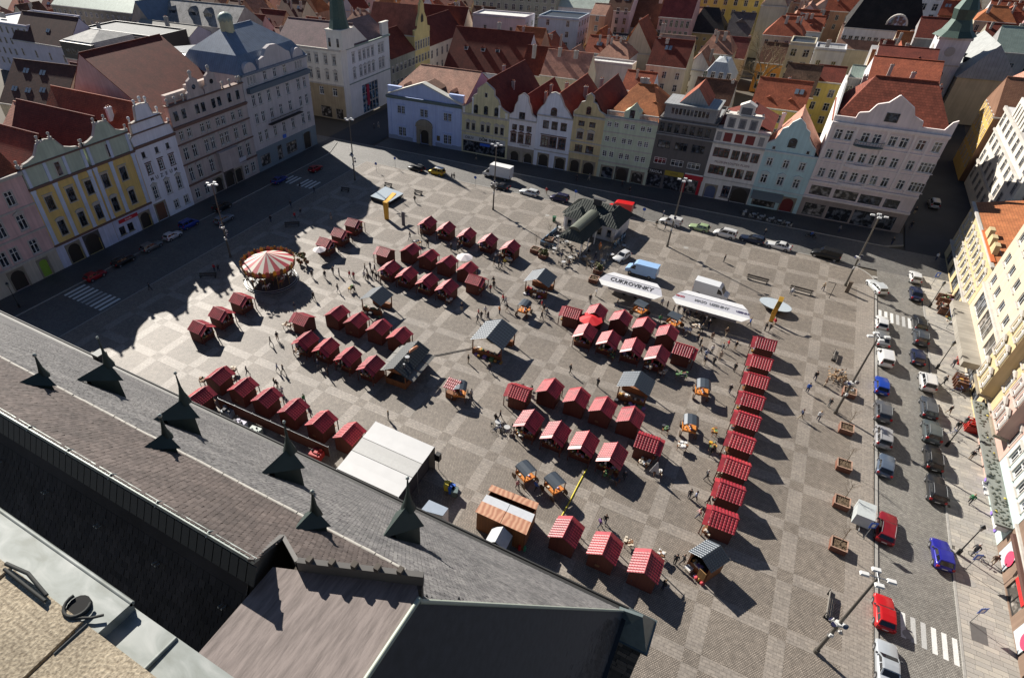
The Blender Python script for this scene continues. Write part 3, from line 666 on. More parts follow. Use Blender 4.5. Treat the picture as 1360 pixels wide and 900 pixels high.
# 3 small white house
def x3(root, U): text_obj('lettering', 'KOMERČNÍ', .5, BLACK, root, (U(-55.3), -.03, 4.25), (R_(90),0,0), .01)
WH1 = pl('white render', (.74,.72,.75), .15)
house('house', 'narrow white house with a small curled gable, brown windows and two arched doorways', 'S', -59.8, -52.6, 10.4, WH1,
  wins=[(7.75,1.4,1.3,[-58.3,-56.4,-54.4],'m',None,BROWNF),(4.85,2.0,1.25,[-58.4,-56.4,-54.4],'cp',BRT,BROWNF)], ledges=[(10.3,.2,.2)], doors=[(-57.8,2.3,2.5,1.1,STONE),(-54.1,2.2,2.5,1.1,STONE)], base=(3.6, plaster('tan base', (.36,.31,.26))),
  gable=[(-59.8,10.4),(-59.8,11.3),(-58.7,12),(-58.4,13.7),(-57.8,14.7),(-57.7,15.8),(-56.5,16.6),(-55.3,15.8),(-55.1,14.7),(-54.5,13.7),(-54,12),(-52.65,11.2),(-52.65,10.4)], gwins=[(-56.5,10.7,1.3,1.4,'m',TRIM,BROWNF)],
  roof=('gy', 15.8, T_DRED, {'depth':20,'y0':.5,'ch':[(6,8,12.5,16.5,.8),(5.4,13,13,17,.8)]}), depth=20, group=GW, extra=x3)
house('house', 'white house with a bell-shaped gable and an arched attic window', 'S', -52.6, -43.6, 12.3, pl('cool white render', (.70,.72,.79), .15),
  wins=[(9.25,1.95,1.55,[-50.2,-48.0,-45.7],'m',None,BROWNF),(5.0,2.5,1.7,[-50.1,-48.0,-45.7],'ch',BRT,BROWNF)], ledges=[(12.2,.2,.22),(3.9,.15,.12)], doors=[(-50.0,2.5,3.0,.9,STONE),(-45.6,2.4,2.8,.8,STONE)],
  gable=[(-52.6,12.3),(-52.4,13.1),(-51.6,14.3),(-50.9,15),(-50.4,16.5),(-49.7,17.4),(-48.7,17.7),(-47.6,17.3),(-46.9,16.3),(-46.2,14.9),(-45.4,14.2),(-44.6,13.3),(-43.8,12.3)], gwins=[(-48.5,12.6,1.3,1.2,'am',TRIM,BROWNF)],
  roof=('gy', 17.2, T_RED, {'depth':22,'y0':.5,'ch':[(7.5,12,13.5,18,1.2),(1.5,15,13,17.5)]}), depth=22, group=GW)
house('house', 'ochre yellow house with a small curled gable topped by a shell', 'S', -43.6, -36.1, 13.4, pl('ochre yellow render', (.62,.51,.29)),
  wins=[(11.15,1.2,1.5,[-41.5,-38.9],'m',None,BROWNF),(8.25,1.65,1.4,[-41.5,-38.9],'cps',TRIM,BROWNF),(5.1,1.75,1.9,[-41.4,-38.7],'c',TRIM,BROWNF)], ledges=[(13.3,.3,.3),(7.45,.2,.2),(4.8,.18,.18)], doors=[(-41.8,2.2,3.0,.9,STONE),(-38.3,2.6,3.0,1.2,STONE)],
  gable=[(-43.6,13.4),(-43.6,14.2),(-42.8,14.9),(-42.1,16.4),(-41.2,16.7),(-41.1,17.9),(-40.3,18.5),(-39.5,17.9),(-39.4,16.7),(-38.6,16.4),(-37.8,15),(-36.2,14.2),(-36.2,13.4)], gwins=[(-40.2,14.0,.9,1.3,'am',TRIM,BROWNF)],
  roof=('gy', 18.4, T_DRED, {'depth':20,'y0':.5,'ch':[(1.5,14,15.5,19.6)]}), depth=20, group=GW)
GRN = pl('sage green render', (.52,.58,.44), .18)
def x6(root, U):
    for a, c in ((-36.0,-32.0),(-28.6,-24.5)):
        b = MB(); b.box((U(a),0,14.3),(U(c),.25,14.5)); b.box((U(a),0,15.3),(U(c),.25,15.55))
        for k in range(14): u = U(a)+(U(c)-U(a))*(k+.5)/14; b.box((u-.06,.04,14.5),(u+.06,.2,15.3))
        obj('balustrade', b, TRIM, root)
    b = MB(); b.slab([(U(-32),14.3),(U(-28.6),14.3),(U(-28.6),15.8),(U(-29.3),16.2),(U(-30.3),17.3),(U(-31.3),16.2),(U(-32),15.8)], .0, 2.6); b.box((U(-30.85),-.04,14.5),(U(-29.75),.0,16.2),1); obj('dormer', b, [GRN, GLASS], root)
house('house', 'sage green house with paired white windows and a balustrade on its roof edge', 'S', -36.1, -24.3, 14.0, GRN,
  wins=[(11.95,1.25,1.1,[-35.0,-33.4,-31.1,-29.7,-27.4,-26.0],'g',None,WHITE),(8.6,1.3,1.1,[-35.0,-33.4,-31.1,-29.7,-27.4,-26.0],'g',None,WHITE),(5.1,1.4,1.1,[-35.0,-33.4,-31.1,-29.7,-27.4,-26.0],'g',None,WHITE)],
  ledges=[(13.95,.35,.4),(10.8,.15,.12),(7.4,.15,.12),(3.9,.2,.2)], doors=[(-33.7,2.7,2.8,.6,STONE,SHOP_MATS[0]),(-30.2,2.6,3.0,1.3,DSTONE),(-26.5,2.6,2.7,.7,STONE,SHOP_MATS[1])],
  roof=('hip', 19.6, T_ORG, {'depth':17,'y0':.8,'a':4.0,'b':4.2,'ch':[(5.2,9,18.5,21.8,2.4)],'dorm':[(9.3,5,16,.9,1)]}), depth=17, group=GW, extra=x6)
# 7 dark grey house with shops
GRY = pl('dark grey render', (.135,.125,.12), .2); LG = pl('light grey render', (.26,.26,.265), .15)
def x7(root, U):
    b = MB(); b.box((.7,.02,15.3),(11.3,7,18.5)); obj('upper_storey', b, LG, root)
    for k in range(10):
        u = U(-21.9)+k*.79; b = MB(); b.box((u-.3,-.02,16.65),(u+.3,.02,17.85)); b.box((u-.36,-.06,16.55),(u-.3,.04,17.9),1); b.box((u+.3,-.06,16.55),(u+.36,.04,17.9),1); obj('window', b, [GLASS, TRIM], root)
    b = MB(); b.box((.4,-.5,18.5),(11.6,7.4,18.75)); obj('cornice', b, S_GREY, root)
    b = MB(); P = [(3.2,.8,18.78),(9.2,.8,18.78),(6.3,.8,22.2)]; Q = [(p[0],9,p[2]) for p in P]
    b.face(P, 1); b.face([P[0],P[2],Q[2],Q[0]]); b.face([P[2],P[1],Q[1],Q[2]]); obj('roof', b, [T_RED, S_GREY], root)
    sign(root, U(-22.6), 3.75, 3.5, 1.1, BLACK, 'TRIOLA', WHITE, .85); sign(root, U(-18.5), 3.9, 4.1, 1.1, flat('mustard sign', (.36,.27,.03), .5), 'LEVNÉ', flat('dark lettering', (.06,.05,.02), .6), .6)
    rd = flat('red shop panel', (.45,.015,.03), .4)
    sign(root, U(-14.2), 3.85, 4.0, 1.0, rd, '', None, 1); b = MB(); b.box((U(-16.2),-.08,.1),(U(-15.6),.0,3.3)); b.box((U(-13.0),-.09,.1),(U(-12.4),.0,3.3)); b.box((U(-16.2),-.1,4.36),(U(-12.4),-.02,4.6),1); obj('shopfront', b, [rd, WHITE], root)
house('house', 'dark grey house with bands of windows over the TRIOLA shop and a red dormer gable', 'S', -24.3, -12.3, 15.2, GRY,
  wins=[(12.7,1.9,1.0,[-23.4,-21.8,-20.2,-18.6,-17.0,-15.4,-13.8],'m',LG,DARKF),(9.15,1.75,2.7,[-22.2,-18.5,-14.9],'3',None,DARKF),(5.6,1.45,2.7,[-22.2,-18.5,-14.9],'3',None,WFRAME)], ledges=[(15.1,.2,.35),(12.1,.2,.25)],
  shops=[(-22.6,3.2,.2,3.1),(-18.5,3.9,.05,3.2),(-14.4,2.4,.3,3.2)], trim=LG, roof=('flat', 15.3, S_GREY, {}), depth=14, group=GW, extra=x7)
# 8 white house with red windows
def x8(root, U):
    WR = pl('cream white render', (.70,.66,.61), .15); RD = flat('dark red panel', (.17,.025,.025), .6)
    b = MB(); b.box((U(-11.1),.0,15.1),(U(-4.3),3,17.9)); b.box((U(-9.0),.02,18.15),(U(-6.2),1.6,20.0)); b.slab([(U(-9.2),20.0),(U(-6.0),20.0),(U(-7.6),20.8)], -.1, 1.7); obj('attic', b, WR, root)
    for z in (14.85, 17.95): b = MB(); b.box((U(-11.4) if z > 15 else -.05,-.35,z),(U(-4.0) if z > 15 else 10.3,.6,z+.24)); obj('cornice', b, TRIM, root)
    for k, u in enumerate((-9.8,-7.7,-5.6)):
        b = MB(); b.box((U(u)-.7,-.05,15.5),(U(u)+.7,.0,17.5)); b.box((U(u)-.45,-.08,15.6),(U(u)+.45,-.04,17.2),1); obj('painted_panel', b, [flat('grey fresco', (.25,.24,.24), .9, vary=.5, scale=5), flat('dark fresco', (.12,.12,.13), .9, vary=.6, scale=6)], root)
    for k, u in enumerate((-11.5,-9.7,-7.5,-5.3,-3.2)):
        b = MB(); w = .5 if k in (0, 4) else .8; b.box((U(u)-w,-.05,12.6),(U(u)+w,.0,14.4)); obj('painted_panel', b, flat('grey fresco', (.25,.24,.24), .9) if k in (0, 4) else RD, root)
    b = MB(); b.box((U(-8.6),-.06,18.4),(U(-6.6),.0,19.7)); obj('painted_panel', b, flat('dark fresco', (.12,.12,.13), .9), root)
    for u in (-9.2,-6.0,-11.0,-4.4): b = MB(); b.ball((U(u),.4,18.6), .25, 6, 4); b.cyl((U(u),.4,17.9), .12, .5, 6); obj('finial', b, TRIM, root)
    text_obj('lettering', 'MUZEUM LOUTEK PLZEŇ', .62, flat('maroon letters', (.14,.03,.03), .7), root, (U(-7.4), -.03, 8.15), (R_(90),0,0), .012)
RF = flat('red brown frame', (.17,.05,.035), .5)
house('house', 'cream house with dark red window bands and the lettering MUZEUM LOUTEK PLZEŇ', 'S', -12.3, -2.05, 14.9, pl('cream white render', (.70,.66,.61), .15),
  wins=[(9.15,2.0,3.2,[-10.1],'3',None,RF),(9.05,2.0,1.55,[-7.25,-5.35,-3.4],'m',None,RF),(5.4,2.0,3.2,[-10.1],'3',None,RF),(5.25,2.05,1.55,[-7.25,-5.35,-3.4],'m',None,RF),(.7,2.6,1.6,[-7.0],'c',STONE,BROWNF)],
  ledges=[(12.0,.22,.3),(4.4,.12,.1)], doors=[(-10.1,2.2,2.8,1.0,STONE,flat('blue door', (.10,.12,.2), .5)),(-4.1,3.2,3.3,1.4,DSTONE)], roof=('gy', 17.0, T_DRED, {'depth':16,'y0':3}), depth=16, group=GW, extra=x8)
# 9 teal house
TEAL = pl('mint blue render', (.44,.60,.61), .15); TEALT = pl('pale mint trim', (.52,.58,.58), .12)
def x9(root, U):
    b = MB(); c0, c1 = U(-1.7), U(4.3)
    b.hexa([(c0,-.05,3.35),(c1,-.05,3.35),(c1,-.0,3.6),(c0,-.0,3.6)], [(c0,-2.4,2.55),(c1,-2.4,2.55),(c1,-2.4,2.65),(c0,-2.4,2.65)]); obj('awning', b, flat('grey canvas', (.16,.17,.16), .9), root)
house('house', 'mint blue house with a curved gable, a red arched door and a pavement cafe', 'S', -2.05, 7.8, 12.1, TEAL,
  wins=[(9.0,1.7,1.15,[-.5,2.6,5.6],'cs',TEALT,WFRAME),(5.3,1.9,1.25,[-.5,2.7,5.7],'csp',TEALT,WFRAME)], ledges=[(12.0,.25,.3),(4.1,.2,.2)], doors=[(5.5,2.4,3.0,1.2,STONE,flat('oxblood door', (.16,.02,.02), .5))], shops=[(1.0,4.6,.3,3.3)],
  gable=[(-2,12.1),(-2,13.5),(-.8,14.3),(-.3,15.6),(-.1,16.6),(.8,17.1),(1.2,18),(2.3,18.9),(3.4,18),(3.9,17.1),(4.7,16.6),(5.0,15.4),(5.8,14.3),(6.8,13.5),(6.9,12.1)], gwins=[(2.45,13.4,1.3,1.2,'am',TEALT,DARKF),(-.6,12.5,.5,.6,''),(5.7,12.5,.5,.6,'')],
  trim=TEALT, roof=('gy', 19.2, T_PINK, {'depth':9,'y0':.5,'c':4.4,'ch':[(1.2,7,14,19.3,.9,WH1)]}), depth=9, group=GW, extra=x9)
# 10 pink corner house
PINK = pl('pale pink render', (.68,.58,.56), .15); PTR = pl('pinkish trim', (.72,.64,.61), .12)
def x10(root, U):
    W = 18.8
    for u0, u1 in ((12.5,17.6),):
        b = MB(); n = 8; pts = [(U(u0)+(U(u1)-U(u0))*k/n, -.75*math.sin(math.pi*k/n)) for k in range(n+1)]
        for z0, z1 in ((15.3,15.6),(7.6,8.2),(11.3,12.0)): b = MB(); b.prism([(p[0],p[1]-.01) for p in pts], z0, z1); obj('bay_ledge', b, PTR, root)
    b = MB(); c = U(15.1)
    for q in range(15): a = math.pi*q/14; b.cyl((c-2.4*math.cos(a),-1.0*math.sin(a)-.1,15.7), .03, .95, 5)
    b.tube([(c-2.4*math.cos(math.pi*q/14),-1.0*math.sin(math.pi*q/14)-.1,16.65) for q in range(15)], .06, 5); b.prism([(c-2.5*math.cos(math.pi*q/10),-1.1*math.sin(math.pi*q/10)-.02) for q in range(11)], 15.5, 15.7)
    obj('balcony', b, flat('verdigris iron', (.10,.14,.14), .6, .3), root)
    b = MB(); b.box((-.03,.0,19.3),(3.4,.4,20.4)); b.box((13.6,.0,19.3),(W,.4,20.2)); obj('parapet', b, PTR, root)
    b = MB(); b.slab([(W-1.6,19.3),(W+.1,19.3),(W+.1,22),(W-.6,21.6),(W-1.2,20.4)], .02, .5); obj('parapet', b, PTR, root)
    b = MB()   # party wall facing the morning sun
    b.slab([(0,0)]*0+[(.5,4),(22,4),(22,20),(17,24),(9,24.3),(5,22),(.5,19.4)], 0, .3); o = obj('party_wall', b, pl('whitewashed wall', (.66,.65,.62), .12), root, (-.02,0,0), R_(90)); o.location = (.28,0,0)
house('house', 'large pale pink corner house with a scrolled gable, balcony and red tiled mansard', 'S', 7.8, 26.6, 19.2, PINK,
  wins=[(16.15,1.85,1.3,[9.5,11.3,14.0,15.9,18.5,20.3,23.0,25.5],'cs',PTR,WFRAME),(12.3,1.95,1.2,[9.3,11.2,13.2,15.0,16.8,18.4,20.3,22.9,24.9,26.1],'c',PTR,WFRAME),(8.5,1.9,1.2,[9.3,11.2,13.2,15.0,16.8,18.4,20.3,22.9,24.9,26.1],'c',PTR,WFRAME)],
  ledges=[(19.0,.4,.55),(15.35,.15,.2),(11.5,.12,.12),(7.45,.3,.4),(4.15,.3,.35)], shops=[(10.4,3.7,4.75,6.7),(15.0,4.1,4.75,6.6),(19.3,3.8,4.65,6.5),(23.0,2.5,4.65,6.4),(10.6,3.8,.3,2.9),(15.2,4.2,.2,2.9),(19.6,3.9,.05,3.2),(23.6,2.8,.2,3.1)], base=(4.15, plaster('pinkish brown base', (.34,.28,.25))),
  gable=[(11.2,19.4),(11.5,21.3),(13,21.6),(13.8,23.1),(15.4,23.6),(16.6,25),(18,24.1),(19.4,23.2),(20,21.8),(21.6,21.1),(21.9,19.4)], gwins=[(16.8,20.5,1.9,1.4,'m',PTR,DARKF)], trim=PTR, pil=[(8.1,.5,8,19,PTR),(12.3,.4,8,19,PTR),(17.4,.4,8,19,PTR),(21.7,.4,8,19,PTR),(24.1,.4,8,19,PTR)],
  roof=('hip', 26.0, tiles('banded red tiles', (.27,.075,.045), (.18,.05,.03), .5, .55, bump=1.0), {'depth':18,'y0':1.4,'a':4.5,'b':4.2,'ch':[(3.2,13,21,26.5),(11,15,23,27.3),(15.5,12,22,26)]}), depth=18, group=GW, extra=x10)
# ---- left row
house('house', 'pink house with stucco window hoods at the left edge of the row', 'L', 33.0, 50.4, 18.8, pl('dusty pink render', (.64,.43,.41), .25),
  wins=[(14.1,2.5,1.4,[36,39.6,43.2,47.0],'cs'),(9.6,2.7,1.4,[36,39.6,43.3,47.1],'csp'),(4.9,2.6,1.35,[36,38.6,41.5,43.6,47.2],'cs')], ledges=[(18.6,.4,.5),(13.2,.2,.2),(8.7,.2,.2),(4.3,.25,.25)], doors=[(42.3,2.6,3.6,1.3,STONE),(47.3,1.7,3.4,.85,STONE,flat('lime green panel', (.25,.42,.05), .5))], base=(4.3, pl('cream base', (.52,.46,.38), .25)),
  roof=('gx', 25, T_RED, {'depth':16}), depth=16, group=GL_)
YEL = pl('golden yellow render', (.70,.50,.18), .2); PGRN = pl('pale green render', (.48,.54,.43), .2)
def mk_yel(u0, u1, shift):
    def f(root, U):
        W = u1-u0
        b = MB(); b.box((.15,.02,15.7),(W-.15,1.0,19.1)); obj('attic', b, PGRN, root)
        for k in range(4 if W > 11 else 3):
            u = .6+(W-1.2)*k/(3 if W > 11 else 2); b = MB(); b.box((u-.28,-.14,15.75),(u+.28,.015,19.1)); obj('pilaster', b, BLUET, root)
        b = MB(); b.box((-.05,-.25,19.1),(W+.05,1.05,19.35)); obj('cornice', b, BRT, root)
        u = W*.5+shift; b = MB(); b.box((u-.6,-.06,16.0),(u+.6,.015,18.5)); b.box((u-.42,-.09,16.1),(u+.42,-.05,18.4),1); obj('window', b, [TRIM, GLASS], root)
        for q in (.1, W-.1, W*.5-1.1, W*.5+1.1):
            b = MB(); z = 19.35 if q < .2 or q > W-.2 else 22.1
            b.box((q-.28,.05,z),(q+.28,.6,z+.55)); b.cyl((q,.32,z+.55), .16, .35, 6); b.ball((q,.32,z+1.1), .28, 7, 5); obj('statue', b, TRIM, root)
    return f
for (u0, u1, lab, w3, w2, drs, sh, gb) in ((50.4,62.65,'golden yellow house with a scrolled gable and a brown stone portal beside the pink house',[53.0,57.2,61.0],[53.3,57.4,61.0],[(53.6,2.6,3.7,1.3,STONE),(57.6,3.0,3.9,1.4,DSTONE)],.3,(51,61.9)),
      (62.7,72.45,'golden yellow house with a scrolled gable and a red banner beside the white museum',[64.6,68.7],[64.8,68.9],[(70.0,2.4,3.3,1.1,STONE)],-.2,(63,72.2))):
    c = (gb[0]+gb[1])/2; h = (gb[1]-gb[0])/2
    gab = [(gb[0],19.35)]+[(c+h*a, z) for a, z in ((-.93,19.7),(-.75,19.9),(-.5,20.4),(-.36,21.4),(-.28,22.1),(0,22.5),(.28,22.1),(.36,21.4),(.5,20.4),(.75,19.9),(.93,19.7))]+[(gb[1],19.35)]
    house('house', lab, 'L', u0, u1, 15.6, YEL, wins=[(10.9,2.6,1.35,w3,'csh',TRIM,DARKF),(5.85,2.8,1.3,w2,'csa',TRIM,DARKF)]+([(.9,1.7,1.3,[62.0+2.2,66.2],'c',STONE,DARKF)] if u0 > 60 else []), ledges=[(15.45,.3,.4),(4.55,.25,.25)], doors=drs,
      gable=gab, gwall=PGRN, base=(4.55, LILAC), trim=TRIM, ledge_mat=BRT, pil=[(u0+.55,.75,4.9,15.3,BLUET),(u1-.6,.75,4.9,15.3,BLUET)]+[(w,.75,4.9,15.3,BLUET) for w in ([55.1,59.1] if u0 < 60 else [66.7])], roof=('gy', 23.2, T_DRED, {'depth':26,'y0':1.1,'ch':[]}), depth=26, group=GL_, extra=mk_yel(u0, u1, sh))
lil = [o for o in ALL if 'golden' in o['label']]
for r_ in lil:
    W = 12.25 if 'portal' in r_['label'] else 9.75
    b = MB(); b.box((.02,-.05,0),(W-.02,-.006,4.5)) if False else None
b = MB(); b.box((-1.9,-.18,-.35),(2.6,-.06,.35)); so = obj('banner', b, flat('red banner', (.50,.02,.03), .6), lil[1], (3.2, 0, 3.7)); text_obj('lettering', 'Divadlo', .5, WHITE, so, (.3,-.19,0), (R_(90),0,0), .005)
# white museum
def x14(root, U):
    for k, ch in enumerate('MUZEUM'): text_obj('lettering', ch, 1.0, flat('charcoal letters', (.05,.05,.055), .6), root, (U(74.4+k*1.24), -.03, 8.95), (R_(90),0,0), .015, bold=.02)
    for (a, c, z) in ((73.3,81.0,20.3),(72.9,82.4,18.3)): b = MB(); b.box((U(a),-.3,z),(U(c),.5,z+.2)); obj('cornice', b, BRT, root)
    for u, z in ((72.6,17.8),(73.6,20.7),(75.8,23.3),(77.2,23.6),(78.4,23.3),(80.4,20.9),(82.3,18.1)): b = MB(); b.cyl((U(u),.25,z), .2, .45, 6); b.ball((U(u),.25,z+.75), .33, 7, 5); obj('finial', b, WHITE, root)
house('house', 'white stepped-gable house lettered MUZEUM between the yellow houses and the beige house', 'L', 72.5, 82.8, 15.9, pl('bright white render', (.74,.74,.80), .12),
  wins=[(13.5,1.2,.85,[74.2,77.5,80.3],'m',TRIM,DARKF),(10.05,2.0,1.0,[74.5,77.5,80.4],'gh',BRT,WHITE),(4.7,2.8,1.05,[74.3,77.6,80.6],'gsp',TRIM,WHITE),(1.0,1.8,1.1,[78.4,81.2],'cs',TRIM,WFRAME)], ledges=[(15.8,.35,.4)], doors=[(74.3,2.5,3.7,.05,STONE,flat('rust door', (.16,.07,.04), .7))],
  gable=[(72.6,16.0),(72.3,17.6),(73.3,18.2),(73.4,20.3),(75.0,20.6),(75.5,23.1),(76.6,23.3),(78.5,23.1),(79,21),(80.6,20.6),(80.9,18.6),(82.3,17.9),(82.7,16.0)], ledge_mat=BRT,
  roof=('gy', 23.0, T_RED, {'depth':30,'y0':.6,'ch':[(2.6,8,19.5,23.2,1.5,WH1),(3.6,13,19,21)]}), depth=30, group=GL_, extra=x14)
# beige ornate house
BEI = pl('grey beige render', (.47,.40,.375), .2)
def x15(root, U):
    b = MB(); b.box((.1,.02,16.95),(21.4,1.2,21.0)); obj('attic', b, BEI, root)
    for u in (84.3,86.4,90.1,91.8,94.8,96.5,99.6,102.2): b = MB(); b.box((U(u)-.62,-.06,17.9),(U(u)+.62,.01,20.0)); b.box((U(u)-.5,-.09,18.0),(U(u)+.5,-.05,19.9),1); obj('window', b, [TRIM, GLASS], root)
    b = MB(); b.box((-.1,-.35,21.0),(21.6,1.3,21.25)); obj('cornice', b, BRT, root)
    for c in (90.6, 95.6):
        b = MB(); b.slab([(U(c)+q, z) for q, z in ((-2.4,21.25),(-2.2,22.4),(-1.5,22.8),(-1.3,24.6),(0,25.3),(1.3,24.6),(1.5,22.8),(2.2,22.4),(2.4,21.25))], .0, .6); gg = obj('gable', b, BEI, root)
        b = MB(); b.tube([(U(c),-.05,23.3),(U(c),.0,23.3)], .5, 12); obj('window', b, GLASS, gg)
        b = MB(); b.cyl((U(c),.3,25.2), .3, .5, 6); b.ball((U(c),.3,26.1), .45, 7, 5); obj('finial', b, TRIM, gg)
    for u in (83.2,85.2,87.4,98.6,100.8,103.2,104): b = MB(); b.cyl((U(u),.3,21.25), .22, .8, 6); b.ball((U(u),.3,22.3), .38, 6, 4); obj('finial', b, TRIM, root)
    b = MB(); b.box((U(92.2),-1.1,4.4),(U(97.6),-.0,8.6)); b.box((U(92.0),-1.3,8.6),(U(97.8),-.0,8.9)); obj('oriel', b, BEI, root)
    b = MB(); b.box((U(96.9),-.3,4.2),(U(100.6),-.12,5.5)); so = obj('sign', b, flat('pale sign', (.5,.5,.55), .5), root)
    for z in (23.6, 22.9): b = MB(); b.box((U(84) if z < 23 else U(90),1.4,21.3),(U(93) if z < 23 else U(98),2.6,z)); obj('parapet', b, pl('pale parapet', (.56,.47,.42)), root)
house('house', 'ornate grey beige house with twin small gables and a central oriel', 'L', 82.8, 104.3, 16.8, BEI,
  wins=[(14.0,1.9,1.15,[84.4,86.6,90.3,92.1,94.9,96.5,99.6,101.9],'cs'),(9.7,2.7,1.2,[84.4,86.8,90.4,92.2,95.0,96.6,99.5,102.2],'csh'),(5.0,3.0,1.2,[84.4,86.8,90.4,99.5,102.2],'csa'),(.9,2.3,1.3,[84.6,87.4,100.4,102.6],'cs')], ledges=[(16.6,.4,.5),(13.2,.2,.25),(8.9,.2,.25),(4.3,.25,.3)], doors=[(91.0,2.4,3.4,1.2,STONE),(94.6,2.6,3.6,1.3,DSTONE),(97.6,2.2,3.2,.4,STONE)],
  ledge_mat=BRT, roof=('gx', 29, T_DRED, {'depth':34,'yr':24,'y0':2.8,'sky':[]}), depth=34, group=GL_, extra=x15)
# grey corner house with blue roof
GC = pl('pale grey mauve render', (.51,.475,.475), .15)
def x16(root, U):
    b = MB(); b.slab([(U(y), z) for y, z in ((110.4,22.6),(110.8,24.6),(112.6,25.0),(113.6,26.4),(115.2,27.0),(117.2,26.8),(118.8,25.9),(120.2,25),(121.5,24.4),(121.9,22.6))], -.05, 1.0); obj('gable', b, GC, root)
    for c in (107.4, 124.4): b = MB(); b.slab([(U(c)+2.0*math.cos(R_(q)), 22.7+2.0*math.sin(R_(q))) for q in range(0,181,15)], -.05, 2.6); obj('dormer', b, [GC], root)
    b = MB(); b.box((U(105.2),-1.1,18.4),(U(127.1),-.0,19.5)); obj('balcony', b, flat('slate blue cladding', (.10,.13,.16), .6), root)
    b = MB(); b.box((U(110.2),-1.2,10.0),(U(122.2),-.0,10.2)); 
    for k in range(40): b.cyl((U(110.3)+k*.3,-1.15,10.2), .03, .95, 4)
    b.box((U(110.2),-1.2,11.15),(U(122.2),-1.1,11.25)); obj('balcony', b, IRON, root)
    b = MB(); b.box((.02,-.12,0),(16.8,-.006,.7)); b.box((.02,-.12,4.7),(23.1,-.006,5.2)); obj('plinth', b, flat('slate blue render', (.17,.21,.24), .8), root)
    b = MB(); b.cyl((U(112),9.5,28.8), 1.6, 3.2, 10); b.ball((U(112),9.5,32.2), 1.75, 10, 6, 1, .8); obj('cupola', b, [pl('cream green render', (.45,.44,.30)), S_GRN], root)
    b = MB(); b.box((U(114.4),-.2,5.4),(U(115.6),-.1,6.3)); obj('sign', b, flat('bright blue sign', (.03,.14,.6), .4), root)
house('house', 'tall pale grey corner house with a blue sheet-metal mansard and rounded gable', 'L', 104.35, 127.5, 22.5, GC,
  wins=[(19.9,2.0,.7,[106.4,107.4,108.4,123.3,124.3,125.3],'m'),(19.9,2.1,1.1,[112.0,115.4,119.0],'c'),(15.2,2.6,1.1,[106.9,109.1,112.2,115.6,119.1,123.2,125.6],'c'),(11.1,2.5,1.1,[106.9,109.1,112.2,115.6,119.1,123.2,125.6],'c'),(6.7,2.6,1.1,[106.9,109.1,112.3,115.6,119.1,123.2,125.6],'c')],
  ledges=[(22.3,.35,.5)], shops=[(107.2,3.4,.9,3.6),(112.6,1.8,.1,4.2),(117.2,4.0,.9,3.8)], doors=[(123.6,3.0,4.4,.6,flat('slate blue render', (.17,.21,.24), .8))],
  ledge_mat=S_BLUE, base=(4.8, flat('slate blue render', (.17,.21,.24), .8)), roof=('mansard', 30.5, S_BLUE, {'zi':26.0,'s':2.2,'depth':20,'ch':[]}), depth=20, group=GL_, extra=x16)
